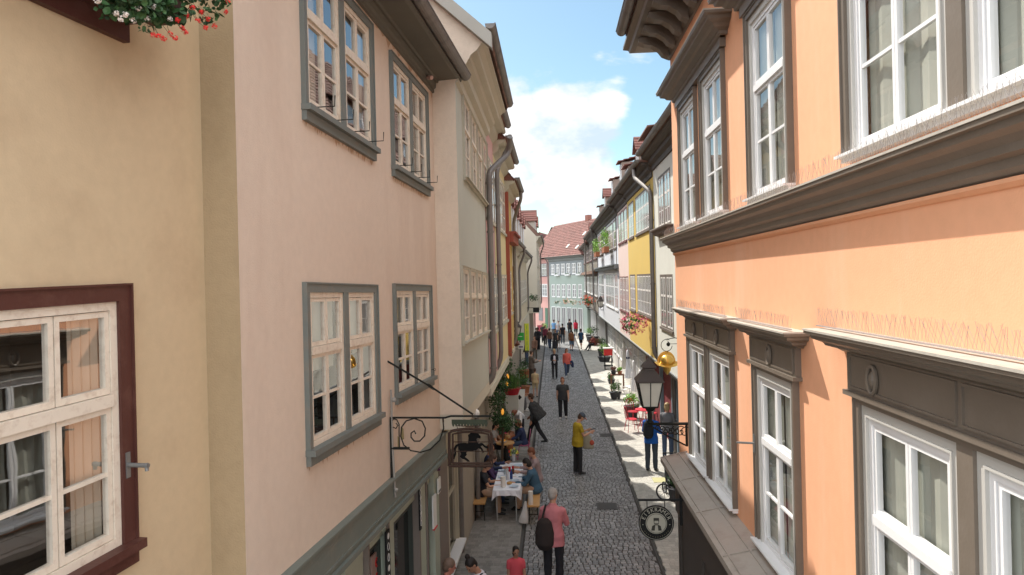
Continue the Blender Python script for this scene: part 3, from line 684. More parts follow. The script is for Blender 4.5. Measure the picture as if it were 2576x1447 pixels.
# antenna on the roof
mb = MB(); p = F3.pt(F3.S(1180, 90, -.6), zr(-.6) - .1, -.6); mb.tube([p, p + Vector((0, 0, .65))], .006, 6)
for k in range(4): mb.tube([p + Vector((-.12, 0, .25 + k * .09)), p + Vector((.02, 0, .25 + k * .09))], .003, 4)
o = mb.build('roof_aerial', IRON); tag(o, 'thin wire aerial on the roof edge above the cream gable', 'aerial')
# ground floor of the third house: taupe posts, glazing, white sill
zt3 = z3j - .02
mb = MB(); mb.fbox(F3, s3a, s3b + 6, z3j - .22, z3j - .003, -.75, .0); mb.build('jetty_beam', mat('jetty_cream', (.55, .50, .40), .8), H3.t)
m1, m2, m3 = MB(), MB(), MB()
G3 = -.74
def s3(x, n=G3, y=1250): return F3.S(x, y, n)
xs = s3b - s3a
m1.fbox(F3, s3a + .02, s3a + .42, 0, zt3 - .2, G3 - .2, G3 + .03); m1.fbox(F3, s3a + .62, s3a + 1.05, 0, zt3 - .2, G3 - .2, G3 + .03)
m2.fbox(F3, s3a + .45, s3a + .60, 0, zt3 - .2, G3 - .2, G3 + .05); m2.fbox(F3, s3a + 1.08, s3a + 1.45, 0, zt3 - .2, G3 - .2, G3 + .05)
for k in range(4):
    a = s3a + 1.5 + k * 1.25; m3.fbox(F3, a, a + 1.1, .75, 2.7, G3 - .12, G3 - .05); m2.fbox(F3, a, a + 1.1, 2.7, zt3 - .2, G3 - .2, G3 + .02); m2.fbox(F3, a, a + 1.1, .03, .70, G3 - .2, G3 + .02); m2.fbox(F3, a + 1.1, a + 1.25, 0, zt3 - .2, G3 - .2, G3 + .05)
    m2.fbox(F3, a, a + .06, .75, 2.7, G3 - .1, G3); m2.fbox(F3, a + 1.04, a + 1.1, .75, 2.7, G3 - .1, G3); m2.fbox(F3, a + .06, a + 1.04, 1.8, 1.86, G3 - .1, G3 - .01)
m1.build('shopfront_post', mat('post_taupe', (.2,) * 3), H3.t); m2.build('shopfront_panel', mat('panel_stone', (.48, .44, .34), .8), H3.t); m3.build('shop_window', SHOPGLASS, H3.t)
mb = MB(); mb.fbox(F3, s3a + 1.5, s3a + 3.9, .70, .75, G3, G3 + .20); mb.build('window_ledge', WHITE, H3.t)
mb = MB(); mb.fbox(F3, s3a + .02, s3b + 3.5, 0, z3j - .22, -5.5, G3 - .22); mb.build('ground_floor_wall', mat('plaster_drab', (.35, .3, .24)), H3.t)
pts = [F3.pt(F3.S(1283, 345, .5), F3.Z(1283, 345, .5), .5), F3.pt(F3.S(1280, 385, .45), F3.Z(1280, 385, .45), .45), F3.pt(s3b + .02, F3.Z(1229, 432, .09), .09), F3.pt(s3b + .02, F3.Z(1229, 470, .09), .09), F3.pt(s3b + .02, F3.Z(1227, 970, .09), .09), F3.pt(s3b + .05, F3.Z(1224, 1010, .09), -.2), F3.pt(s3b + .05, F3.Z(1224, 1010, .09) - .3, -.66), F3.pt(s3b + .05, .1, -.66)]
downpipe(H3, pts, .062, clamps=[F3.pt(s3b + .02, z, .09) for z in (4.2, 5.6, 7.0, 8.0)])

# ================================================================ RIGHT: orange house
FR = Frame(1, (1388, 706), a=2.0)
R1 = House(FR, 'bright orange rendered house with white windows, taupe cornices and bird spikes', base=FR.pt(6, 0, -.5))
sRa, sRb = 1.3, FR.S(1699, 700)
z_mc = (FR.Z(1670, 598, .2) + FR.Z(2576, 218, .2)) / 2; z_ml = (FR.Z(1878, 591) + FR.Z(2576, 400)) / 2
print('R1 s', sRa, sRb, 'mid cornice top', z_mc, FR.Z(1670, 598, .2), FR.Z(2576, 218, .2), 'low', z_ml, FR.Z(1878, 591), FR.Z(2576, 400))
zl_in = (FR.Z(1731, 1148) + FR.Z(2000, 1447)) / 2; zl_out = (FR.Z(1661, 1138, .4) + FR.Z(1830, 1447, .4)) / 2
print('ledge', FR.Z(1731, 1148), FR.Z(2000, 1447), FR.Z(1661, 1138, .4), FR.Z(1830, 1447, .4))
print('eave', FR.Z(1688, 145), FR.Z(1567, 80, .78), FR.pt(sRb, 0).y)
def info(n, x0, x1, t0, t1, b0, b1):
    v = span(FR, x0, x1, t0, t1, b0, b1); print('R1', n, [round(q, 2) for q in v]); return v
info('LA1', 1734, 1775, 853, 870, 1148, 1190); info('LA2', 1786, 1846, 889, 915, 1215, 1308); info('LB', 1910, 2005, 965, 985, 1386, 1450); info('LC', 2194, 2411, 1060, 1130, 1700, 1900)
info('U1', 1713, 1755, 290, 240, 580, 566); info('U2', 1768, 1823, 220, 165, 560, 540); info('U3', 1885, 1986, 20, -60, 512, 475); info('U4', 2129, 2480, 0, 0, 395, 250)
# orange house: openings first, then the wall
CO = (mat('curtain_olive', (.46, .47, .40), .9, .15, 4))
def taupe_window(s0, s1, z0, z1, g=1, **k):
    return near_window(R1, s0, s1, z0, z1, g, cas=TAUPE, sash=WHITE, cw=.05, mull=.13, sill=.05, casn=.045, inner=LGREY, iw=.06, w=.042, room=ROOM, cmat=CO, sillm=WHITE, glass=GLASSR, **k)
ZL = 3.02
wl = [(8.98, 10.12), (7.70, 8.86), (5.72, 6.86), (2.22, 4.58)]
taupe_window(*wl[0], ZL, 4.80, curtains=((.0, 1, 0),)); taupe_window(*wl[1], ZL, 4.80, curtains=((.0, 1, .0),))
taupe_window(*wl[2], ZL, 4.80, curtains=((.0, .46, 0), (.5, 1, .0))); taupe_window(*wl[3], ZL, 4.86, 2, curtains=((.0, .22, 0), (.24, .48, 0), (.52, 1, 0)))
wu = [(9.28, 10.42), (7.80, 8.94), (5.70, 6.86), (2.15, 4.66)]
for (a, b_) in wu[:3]: taupe_window(a, b_, 6.35, 8.2, curtains=((.0, .5, 0), (.52, 1, .0)))
taupe_window(*wu[3], 6.38, 8.25, 2, curtains=((.0, .16, 0), (.2, .47, .0), (.53, .95, 0)))
R1.wall(sRa, sRb, 0.0, 9.3, P_ORANGE, depth=6)
mb = MB(); mb.sweep(FR, sRa, sRb, z_mc - .03, [(.20, 0), (.20, -.028), (.172, -.034), (.168, -.065), (.13, -.085), (.10, -.115), (.097, -.15), (.06, -.165), (.055, -.205), (.02, -.235), (0, -.24)], m0=False, m1=True, mat_top=1)
mb.build('string_cornice', [TAUPE, TAUPE_L], R1.t)
mb = MB(); mb.sweep(FR, sRa, sRb, z_mc - .27, [(.03, 0), (.03, -.02), (.012, -.04), (0, -.045)], m0=False, m1=True); mb.build('string_bead', P_ORANGE, R1.t)
def head(s0, s1, z, frieze=.26, lip=.20, nm='window_cornice'):
    """window head: panelled frieze with oval bosses, moulded cornice with a sheet-metal top"""
    o = MB(); o.fbox(FR, s0 + .01, s1 - .01, z, z + frieze, -.02, .05)
    o.fbox(FR, s0 - .01, s1 + .01, z - .012, z + .02, .0, .075)
    w_ = s1 - s0; k = 2 if w_ > 1.5 else 1
    for i in range(k):
        a, b_ = s0 + .05 + i * (w_ - .06) / k, s0 + .01 + (i + 1) * (w_ - .06) / k
        for (p, q, c, d) in ((a, b_, z + .04, z + .055), (a, b_, z + frieze - .03, z + frieze - .015), (a, a + .015, z + .055, z + frieze - .03), (b_ - .015, b_, z + .055, z + frieze - .03)):
            o.fbox(FR, p, q, c, d, .05, .062)
        c = FR.pt((a + b_) / 2 if k == 1 else (b_ - .34 if i else a + .34), z + frieze * .5, .052)
        ring = [c + FR.d * (.055 * math.cos(t * math.pi / 8)) + Vector((0, 0, .085 * math.sin(t * math.pi / 8))) + FR.n * .012 for t in range(17)]
        o.tube(ring, .014, 6); o.ball(c, (.03, .035, .06), seg=10, rings=6)
    o.sweep(FR, s0, s1, z + frieze + .13, [(lip, 0), (lip, -.022), (lip * .87, -.03), (lip * .84, -.055), (lip * .6, -.08), (lip * .55, -.10), (lip * .32, -.115), (.05, -.132)], mat_top=1)
    return o.build(nm, [TAUPE, TAUPE_L], R1.t)
def spikes(s0, s1, z, n, ln=.13, step=.03, sd=1, name='bird_spikes'):
    r_ = random.Random(sd); o = MB(); k = int((s1 - s0) / step); o.fbox(FR, s0, s1, z, z + .006, n - .012, n + .012)
    for i in range(k):
        a = s0 + (i + .5) * step; b_ = FR.pt(a, z, n)
        for sg in (-1, 1):
            tip = FR.pt(a + sg * ln * (.42 + r_.uniform(-.06, .06)), z + ln * .9 * r_.uniform(.9, 1.08), n + r_.uniform(-.012, .03)); o.tube([b_, tip], .0008, 3, cap=False)
    return o.build(name, mat('spike_wire', (.34, .31, .30), .5, metal=.3), R1.t)
head(8.90, 10.22, 4.80); head(7.62, 8.80, 4.80) if False else None
head(7.64, 8.90, 4.80); head(5.64, 6.94, 4.80); head(2.14, 4.68, 4.86, .27, .24)
for (a, b_, z, l) in ((8.75, 10.3, 5.215, .12), (7.5, 8.72, 5.215, .12), (5.5, 7.1, 5.215, .13), (1.9, 4.95, 5.285, .145)): spikes(a, b_, z, .13, l, sd=int(a * 10))
spikes(sRa + 1.0, 7.6, z_mc - .012, .15, .14, sd=3); spikes(7.6, sRb + .1, z_mc - .012, .15, .13, sd=4)
for (a, b_, z, fr_) in ((7.74, 10.50, 8.22, .10), (5.62, 6.94, 8.22, .1), (2.05, 4.76, 8.27, .1)):
    mb = MB(); mb.fbox(FR, a, b_, z, z + fr_, -.02, .07)
    mb.sweep(FR, a, b_, z + fr_ + .20, [(.30, 0), (.30, -.028), (.26, -.04), (.25, -.075), (.19, -.10), (.165, -.13), (.10, -.155), (.095, -.19), (.07, -.2)], mat_top=1); mb.build('window_cornice', [TAUPE, TAUPE_L], R1.t)
# eave: dark frieze, brackets, boarded cornice, gutter
mb = MB(); ze = 9.22
mb.sweep(FR, sRa, sRb, ze + .42, [(.68, 0), (.68, -.05), (.60, -.09), (.58, -.14), (.50, -.16), (.16, -.17), (.15, -.24), (.08, -.30), (.07, -.40), (.03, -.46), (0, -.47)], m0=False, m1=True)
mb.build('eaves_cornice', TAUPE, R1.t)
s_ = sRb - .12
while s_ > 1:
    mb = MB(); pr = [(.07, ze + .24), (.52, ze + .24), (.54, ze + .17), (.44, ze + .13), (.33, ze + .11), (.22, ze + .04), (.16, ze - .04), (.07, ze - .08)]
    mb.add([FR.pt(s_, z, n) for n, z in pr] + [FR.pt(s_ - .17, z, n) for n, z in pr], [tuple(range(8)), tuple(range(15, 7, -1))] + [(i, (i + 1) % 8, 8 + (i + 1) % 8, 8 + i) for i in range(8)])
    mb.build('eaves_bracket', TAUPE, R1.t); s_ -= .52
gutter(R1, sRa, sRb + .12, ze + .50, .76, .085)
tile_roof(R1, sRa, sRb + .1, ze + .43, .70, 3.6, R(48), TILEB, n_to=None)
# ledge over the shopfront
sl_ = FR.S(1661, 1138, .4); print('ledge far s', sl_)
mb = MB()
L0, L1 = sRa, sl_
mb.hexa([FR.pt(L0, 2.86, -.02), FR.pt(L1, 2.86, -.02), FR.pt(L1, 2.83, .40), FR.pt(L0, 2.83, .40), FR.pt(L0, 2.99, -.02), FR.pt(L1, 2.99, -.02), FR.pt(L1, 2.90, .40), FR.pt(L0, 2.90, .40)])
for n_ in (.12, .33):
    z_ = 2.99 - (n_ + .02) * .09 / .42; mb.hexa([FR.pt(L0, z_, n_), FR.pt(L1, z_, n_), FR.pt(L1, z_ - .003, n_ + .014), FR.pt(L0, z_ - .003, n_ + .014), FR.pt(L0, z_ + .016, n_), FR.pt(L1, z_ + .016, n_), FR.pt(L1, z_ + .013, n_ + .014), FR.pt(L0, z_ + .013, n_ + .014)])
k = L1 - .05
while k > 1: mb.hexa([FR.pt(k, 2.99, .0), FR.pt(k + .015, 2.99, .0), FR.pt(k + .015, 2.905, .39), FR.pt(k, 2.905, .39), FR.pt(k, 3.004, .0), FR.pt(k + .015, 3.004, .0), FR.pt(k + .015, 2.916, .39), FR.pt(k, 2.916, .39)]); k -= 1.25
mb.build('ledge', mat('ledge_board', (.40, .35, .30), .65, .15, 3, .25, 30, stain=((.20, .15, .12), .55, 3)), R1.t)
mb = MB(); mb.sweep(FR, sRa, sl_ - .35, 2.83, [(.33, 0), (.33, -.10), (.29, -.14), (.28, -.22), (.25, -.24), (.25, -.62), (.22, -.66), (.0, -.67)], m0=False, m1=False)
mb.build('shop_fascia', mat('fascia_umber', (.085, .07, .06), .5, .15, 3), R1.t)
mb = MB(); mb.fbox(FR, sRa, sl_ - 2.6, .5, 2.16, -.0, .16); mb.build('shop_window', SHOPGLASS, R1.t)
mb = MB(); mb.fbox(FR, sl_ - 2.55, sl_ - .5, .5, 2.16, 0, .19); mb.build('shopfront_panel', mat('fascia_umber', (.1,) * 3), R1.t)
mb = MB(); k = sl_ - .37
mb.fbox(FR, sRa, sl_ - .36, 0, .5, 0, .22)
while k > 2: mb.fbox(FR, k - .12, k, .5, 2.16, 0, .22); k -= 1.5
mb.build('shopfront_frame', mat('fascia_umber', (.1,) * 3), R1.t)
# shutter stay by the single lower window
mb = MB(); z_ = FR.Z(1910, 1115); s_ = 6.86
mb.fbox(FR, s_ - .03, s_ - .0, z_ - .09, z_ + .09, .046, .056); mb.tube([FR.pt(s_ - .015, z_, .05), FR.pt(s_ - .015, z_ + .01, .22)], .011, 8); mb.build('shutter_stay', mat('steel_grey', (.24,) * 3), R1.t)

# ================================================================ RIGHT: the row beyond
FW = Frame(1, (1390, 700), a=3.2)
GN = -.62
def sR(x): return FW.S(x, 700)
def rhouse(label, x0, x1, m, z_low=3.0, ze_=9.05, sA=None, sB=None, roof=TILEB, n=0.0):
    H = House(FW, label, base=FW.pt(((sA or sR(x0)) + (sB or sR(x1))) / 2, 0, -1)); H.s = (sA or sR(x0), sB or sR(x1)); H.ze = ze_
    H.wall(H.s[0], H.s[1], z_low, ze_ + .15, m, depth=6, n=n)
    mb = MB(); mb.sweep(FW, H.s[0], H.s[1], ze_ + .22, [(.36, 0), (.36, -.05), (.32, -.09), (.16, -.13), (.15, -.25), (.05, -.32), (.04, -.45), (0, -.47)], m0=False, m1=False); mb.build('eaves_soffit', mat('soffit_brown', (.085, .072, .06), .7, .15, 3), H.t)
    mb = MB(); mb.fbox(FW, H.s[0], H.s[1], z_low - .16, z_low - .002, GN - .1, -.02); mb.fbox(FW, H.s[0], H.s[1], z_low - .04, z_low, -.02, .05); mb.build('jetty_beam', mat('beam_slate', (.22, .23, .23), .6, .15, 3), H.t)
    tile_roof(H, H.s[0], H.s[1], ze_ + .22, .36, 3.4, R(52), roof, cw=.2, tw=.24)
    return H
def dormer(H, F, s, z, n, w=1.0, h=1.0, roofm=TILEB, wallm=None, dep=1.8, gable=False):
    wallm = wallm or mat('dormer_wall', (.30, .24, .20), .8); o = MB(); o.fbox(F, s, s + w, z, z + h, n - dep, n); d = o.build('dormer', wallm, H.t)
    o = MB(); o.fbox(F, s + .12, s + w - .12, z + .15, z + h - .12, n, n + .012); o.build('dormer_window', DGLASS, d)
    o = MB()
    for p in (s + .08, s + w / 2 - .03, s + w - .14): o.fbox(F, p, p + .06, z + .12, z + h - .08, n + .012, n + .03)
    o.build('dormer_frame', WHITE, d)
    o = MB()
    if gable:
        m_ = s + w / 2; zt = z + h + w * .55
        for sg in (-1, 1):
            e = s - .12 if sg < 0 else s + w + .12
            for k in range(5):
                t0, t1 = k / 5, (k + 1) / 5 + .04; a0, a1 = e + (m_ - e) * t0, e + (m_ - e) * min(1, t1); c0 = z + h - .12 + (zt - z - h + .12) * t0; c1 = z + h - .12 + (zt - z - h + .12) * min(1, t1)
                o.hexa([F.pt(a0, c0, n + .15), F.pt(a1, c1 - .03, n + .15), F.pt(a1, c1 - .03, n - dep), F.pt(a0, c0, n - dep), F.pt(a0, c0 + .05, n + .15), F.pt(a1, c1 + .01, n + .15), F.pt(a1, c1 + .01, n - dep), F.pt(a0, c0 + .05, n - dep)])
        o.add([F.pt(s, z + h, n - .001), F.pt(s + w, z + h, n - .001), F.pt(m_, zt - .05, n - .001)], [(0, 1, 2)])
    else:
        for k in range(6):
            t0 = k / 6; zz = z + h + .30 * t0 * dep; n0 = n + .2 - (dep + .2) * t0; n1_ = n + .2 - (dep + .2) * (t0 + 1 / 6 + .03)
            o.hexa([F.pt(s - .12, zz, n0), F.pt(s + w + .12, zz, n0), F.pt(s + w + .12, zz + .06, n1_), F.pt(s - .12, zz + .06, n1_), F.pt(s - .12, zz + .05, n0), F.pt(s + w + .12, zz + .05, n0), F.pt(s + w + .12, zz + .08, n1_), F.pt(s - .12, zz + .08, n1_)])
    o.build('dormer_roof', roofm, d); return d
CRIM = mat('casing_wine', (.16, .06, .06), .6); CGREY = mat('casing_umber', (.15, .12, .10), .6, .1, 4); CLILAC = mat('sash_offwhite', (.74, .70, .66), .5, .05, 5)
HW3 = rhouse('off-white rendered house just beyond the orange house with a projecting eave', 1690, 1649, mat('plaster_offwhite', (.66, .65, .58), .85, .06, 1.2, stain=((.5, .47, .4), .3, 1.5)), sA=11.3, ze_=9.15)
s0, s1 = sR(1692), sR(1661)
for (za, zb_) in ((7.05, 8.55), (4.15, 5.68)):
    far_window(HW3, s0, s0 + (s1 - s0) * .49, za, zb_, 2, CGREY, CLILAC, cw=.07); far_window(HW3, s0 + (s1 - s0) * .51, s1, za, zb_, 2, CGREY, CLILAC, cw=.07)
    None
mb = MB(); mb.sweep(FW, s0 - .1, s1 + .1, 7.0, [(.22, 0), (.22, -.03), (.16, -.06), (.14, -.14), (.05, -.18), (0, -.2)], mat_top=1); mb.build('window_ledge', [mat('ledge_brown', (.17, .12, .10), .7), TAUPE_L], HW3.t)
HW4 = rhouse('mustard yellow rendered house with long rows of white casements', 1648, 1582, mat('plaster_mustard', (.66, .46, .12), .85, .05, 1.2, stain=((.6, .47, .2), .3, 1.5)), ze_=9.0)
for (za, zb_) in ((7.2, 8.6), (4.3, 5.72)):
    far_window(HW4, sR(1641), sR(1603), za, zb_, 5, CGREY, CLILAC, cw=.06); far_window(HW4, sR(1598), sR(1585), za, zb_, 2, CGREY, CLILAC, cw=.06)
HW5 = rhouse('narrow pale pink house between the yellow and the white house', 1582, 1557, mat('plaster_rose', (.72, .56, .50), .85, .05, 1.2), ze_=8.95)
for (za, zb_) in ((7.2, 8.6), (4.1, 5.65)):
    for (p, q) in ((1580.5, 1573.5), (1572.5, 1566), (1565, 1559)): far_window(HW5, sR(p), sR(q), za, zb_, 1, CRIM, CLILAC, cw=.05)
HW6 = rhouse('bluish white house with a slate jetty band and planted upper window boxes', 1557, 1504, mat('plaster_bluewhite', (.62, .63, .66), .85, .05, 1.2), ze_=8.85)
for (p, q, c) in ((1554, 1546, 1), (1544, 1524, 3), (1519, 1507, 3)):
    far_window(HW6, sR(p), sR(q), 4.0, 5.85, c, WHITE, WHITE, cw=.05); far_window(HW6, sR(p), sR(q), 7.1, 8.5, c, CGREY, CLILAC, cw=.05)
mb = MB(); mb.fbox(FW, HW6.s[0], HW6.s[1], 6.05, 6.2, 0, .22); mb.fbox(FW, HW6.s[0], HW6.s[1], 6.2, 6.26, 0, .3); mb.build('jetty_band', mat('band_slate', (.16, .18, .19), .6), HW6.t)
for x in (1553, 1521, 1505.5): s_ = sR(x); mb = MB(); mb.fbox(FW, s_, s_ + .18, 6.27, 8.6, 0, .02); mb.build('timber_post', mat('timber_umber', (.11, .08, .065), .8, .2, 4), HW6.t)
TIM = mat('timber_umber', (.1,) * 3)
HW7 = rhouse('narrow timber-framed house with a brown jetty and dark posts before the street bend', 1504, 1484, mat('plaster_buff', (.58, .54, .46), .85, .06, 1.5), ze_=8.7)
HW8 = rhouse('small grey and yellow timber-framed house farthest along the right row', 1484, 1466, mat('plaster_grey_yellow', (.52, .48, .36), .85, .06, 1.5), ze_=8.3)
for H in (HW7, HW8):
    a, b_ = H.s; mb = MB()
    k = 0
    while a + k * 1.15 < b_ - .15: mb.fbox(FW, a + k * 1.15, a + k * 1.15 + .16, 3.0, 8.6, 0, .03); k += 1
    for z_ in (3.0, 4.1, 5.75, 6.9, 8.4): mb.fbox(FW, a, b_, z_, z_ + .16, 0, .034)
    mb.build('timber_frame', TIM, H.t)
    mb = MB(); mb.fbox(FW, a, b_, 5.9, 6.12, 0, .30); mb.build('jetty_band', mat('jetty_redbrown', (.22, .12, .08), .7), H.t)
    c = a + .3
    while c < b_ - 1.1:
        far_window(H, c, c + .95, 7.0, 8.35, 2, CRIM, CLILAC, n=.03); far_window(H, c, c + .95, 4.3, 5.7, 2, WHITE, WHITE, n=.03); c += 1.5
for H in (HW3, HW4, HW5, HW6, HW7, HW8):
    a, b_ = H.s; gutter(H, a + (0.02), b_ - .02, H.ze + .30, .44, .085, F=FW, joints=False)
for H, s_, w_, h_, up, bk, gb in ((HW3, 18.6, 1.3, .75, 1.0, -.35, False), (HW4, 23.0, 2.3, .7, .9, -.25, False), (HW4, 27.0, .9, .9, .8, -.3, True), (HW5, 30.8, 1.2, .95, .7, -.3, False), (HW6, 34.5, .95, 1.55, 1.0, -.4, False), (HW6, 39.5, .9, 1.5, .9, -.4, False), (HW6, 44.5, .9, 1.2, .9, -.35, True), (HW7, 50.5, .9, 1.35, .8, -.4, False), (HW8, 63.0, 1.0, 1.1, .8, -.4, True)):
    dormer(H, FW, s_, H.ze + up, bk, w=w_, h=h_, dep=1.5, roofm=TILE if w_ < 1.25 else TILEB, gable=gb)
sp = HW4.s[0]
downpipe(HW4, [FW.pt(sp + 1.3, 9.2, .42), FW.pt(sp + 1.2, 8.9, .42), FW.pt(sp + .05, 8.3, .08), FW.pt(sp + .0, 7.9, .08), FW.pt(sp, 3.1, .08), FW.pt(sp, 2.75, -.5), FW.pt(sp, .05, -.52)], .07, clamps=[FW.pt(sp, z, .08) for z in (3.4, 5.4, 7.4)])
for H, nm in ((HW6, 0), (HW7, 0), (HW8, 0)):
    s_ = H.s[1] - .15; downpipe(H, [FW.pt(s_ - .5, H.ze + .22, .42), FW.pt(s_ - .3, H.ze, .42), FW.pt(s_, H.ze - .6, .35), FW.pt(s_, 3.2, .33), FW.pt(s_, 2.7, -.48), FW.pt(s_, .05, -.52)], .06)
# ground floors of the right row
def gfloor(H, m, z1=2.85, s=None, n=GN, d=5.0):
    a, b_ = s or H.s; mb = MB(); mb.fbox(FW, a, b_, 0, z1, n - d, n); return mb.build('ground_floor_wall', m, H.t)
gfloor(HW3, mat('plaster_dusk', (.12, .13, .14), .8)); gfloor(HW4, mat('wall_maroon', (.18, .03, .035), .7)); gfloor(HW5, mat('plaster_white', (.62, .60, .56), .85)); gfloor(HW6, mat('plaster_white', (.6,) * 3)); gfloor(HW7, mat('timber_grey', (.16, .15, .15), .8)); gfloor(HW8, mat('timber_grey', (.16,) * 3))
for H, ms, step in ((HW3, mat('paint_steelblue', (.18, .24, .28), .6), 1.1), (HW4, mat('paint_steelblue', (.2,) * 3), 2.4), (HW7, WHITE, .9), (HW8, WHITE, .9)):
    a, b_ = H.s; k = max(a, 13.0) + .4
    while k < b_ - .2:
        mb = MB(); mb.fbox(FW, k, k + .14, 0, 2.84, GN, GN + .12); mb.build('shopfront_post', ms, H.t); k += step
    k = max(a, 13.0) + .65
    while k < b_ - step:
        if H is not HW4:
            mb = MB(); mb.fbox(FW, k, k + step - .35, .6, 2.5, GN, GN + .03); mb.build('shop_window', SHOPGLASS, H.t)
        k += step
for (H, c) in ((HW5, 2), (HW6, 7)):
    a, b_ = H.s
    for k in range(c):
        q = a + .6 + k * (b_ - a) / c; far_window(H, q, q + 1.55, .95, 2.5, 3, WHITE, WHITE, n=GN)

# ================================================================ LEFT: the row beyond
FL = Frame(-1, (1392, 700), a=1.36)
def lhouse(label, x0, x1, m, a=None, z_low=3.4, ze_=9.0, s=None, F=None, roof=TILE, dep=6, gut=True, pitch=52):
    F = F or FL; H = House(F, label, base=F.pt(sum(s) / 2 if s else (F.S(x0) + F.S(x1)) / 2, 0, -1)); H.s = s or (F.S(x0), F.S(x1)); H.ze = ze_
    H.wall(H.s[0], H.s[1], z_low, ze_ + .15, m, depth=dep)
    mb = MB(); mb.sweep(F, H.s[0], H.s[1], ze_ + .22, [(.30, 0), (.30, -.05), (.26, -.09), (.13, -.13), (.12, -.25), (.04, -.32), (.0, -.36)], m0=False, m1=True); mb.build('eaves_soffit', mat('moulding_cream', (.5,) * 3), H.t)
    tile_roof(H, H.s[0], H.s[1], ze_ + .22, .30, 3.2, R(pitch), roof, cw=.2, tw=.24)
    mb = MB(); mb.fbox(F, H.s[0], H.s[1], 0, z_low - .15, -5.5, -.62); mb.build('ground_floor_wall', mat('plaster_drab', (.3,) * 3), H.t)
    mb = MB(); mb.fbox(F, H.s[0], H.s[1], z_low - .15, z_low, -.7, .03); mb.build('jetty_beam', mat('jetty_cream', (.5,) * 3), H.t)
    if gut: gutter(H, H.s[0], H.s[1] + .1, ze_ + .3, .37, .07, F=F, joints=False)
    return H
CC = mat('casing_cream', (.4,) * 3)
P5 = mat('plaster_straw', (.68, .55, .30), .85, .05, 1.5)
HL4 = lhouse('narrow dusty pink house between two downpipes on the left', 0, 0, mat('plaster_dusty_pink', (.62, .36, .33), .85, .06, 1.5), s=(s3b + .08, FL.S(1247)), ze_=9.0)
HL5 = lhouse('straw yellow house on the left with a downpipe on its near corner', 0, 0, P5, s=(FL.S(1247), FL.S(1274)), ze_=8.75)
for H, c in ((HL4, 2), (HL5, 4)):
    a, b_ = H.s; Wd = (b_ - a) / c
    for k in range(c):
        for (za, zb_) in ((6.95, 8.35), (4.5, 5.78)): far_window(H, a + k * Wd + .04, a + (k + 1) * Wd - .04, za, zb_, 1, CC, SASH, cw=.05)
for H, dz, xo in ((HL4, 0, 0),):
    s_ = H.s[1] - .05 if H is HL4 else H.s[1] - .1
    downpipe(H, [FL.pt(s_ + .8, H.ze + .2, .37), FL.pt(s_ + .7, H.ze - .05, .37), FL.pt(s_, H.ze - .75, .09), FL.pt(s_, H.ze - 1.2, .09), FL.pt(s_, 3.6, .09), FL.pt(s_, 3.1, -.52), FL.pt(s_, .1, -.54)], .055, clamps=[FL.pt(s_, z, .09) for z in (4.6, 6.0, 7.4)])
RUST = mat('paint_rust_red', (.30, .07, .04), .7, .15, 4)
HL6 = lhouse('ochre house with rust red corner post and brackets on the left', 0, 0, mat('plaster_ochre', (.62, .44, .16), .85, .06, 1.5), s=(FL.S(1274), FL.S(1290)), ze_=8.3)
mb = MB(); a, b_ = HL6.s
mb.fbox(FL, a + .02, a + .26, 3.4, 8.2, 0, .10)
mb.build('corner_post', RUST, HL6.t)
mb = MB(); mb.fbox(FL, a + .26, b_, 6.75, 7.0, 0, .22); mb.fbox(FL, a + .26, b_, 7.0, 7.06, 0, .30); mb.build('bracket_soffit', RUST, HL6.t)
far_window(HL6, a + .8, a + 2.2, 4.6, 5.9, 2, CC, SASH)
FL7 = Frame(-1, (1392, 700), a=1.75); FL9 = Frame(-1, (1392, 700), a=1.12)
HL7 = lhouse('pale house on the left with a reddish painted relief between its windows', 0, 0, mat('plaster_pale', (.60, .54, .44), .85, .06, 1.5), s=(FL7.S(1262) , FL7.S(1303)), ze_=6.9, F=FL7)
a, b_ = HL7.s; Wd = (b_ - a) / 7
for k in range(7): None
# painted relief: irregular reddish brown plaster figures, and windows either side
rng = random.Random(8); mb = MB()
for k in range(60):
    s_ = a + 5.2 + rng.uniform(0, 2.2); z_ = rng.uniform(3.7, 6.2); r_ = rng.uniform(.04, .16); m_ = [FL7.pt(s_ + r_ * math.cos(t * 1.05) * rng.uniform(.5, 1.2), z_ + r_ * math.sin(t * 1.05) * rng.uniform(.6, 1.4), .022) for t in range(6)]
    mb.add(m_ + [p - FL7.n * .03 for p in m_], [tuple(range(6))] + [(i, (i + 1) % 6, 6 + (i + 1) % 6, 6 + i) for i in range(6)])
mb.build('painted_relief', mat('relief_russet', (.30, .13, .09), .85, .4, 6), HL7.t)
for p in (1.0, 3.0, 8.4, 10): 
    if a + p + 1.2 < b_: far_window(HL7, a + p, a + p + 1.2, 4.4, 5.7, 2, CC, CLILAC)
HL8 = lhouse('beige house on the left with grey windows below tiled dormers', 0, 0, mat('plaster_beige', (.56, .48, .34), .85, .06, 1.5), s=(FL7.S(1303), FL7.S(1325)), ze_=6.8, F=FL7)
a, b_ = HL8.s; k = a + .4
while k < b_ - 1.4:
    for (za, zb_) in ((4.3, 5.6),): far_window(HL8, k, k + 1.0, za, zb_, 2, CC, CLILAC)
    k += 1.5
s9 = (47.5, 58.0); print('HL9', s9, HL8.s, HL7.s, HL6.s)
HL9 = lhouse('cream gabled house standing forward where the left row ends', 0, 0, mat('plaster_bone', (.60, .55, .45), .85, .06, 1.5), s=s9, ze_=8.4, F=FL9, roof=TILEB, pitch=47)
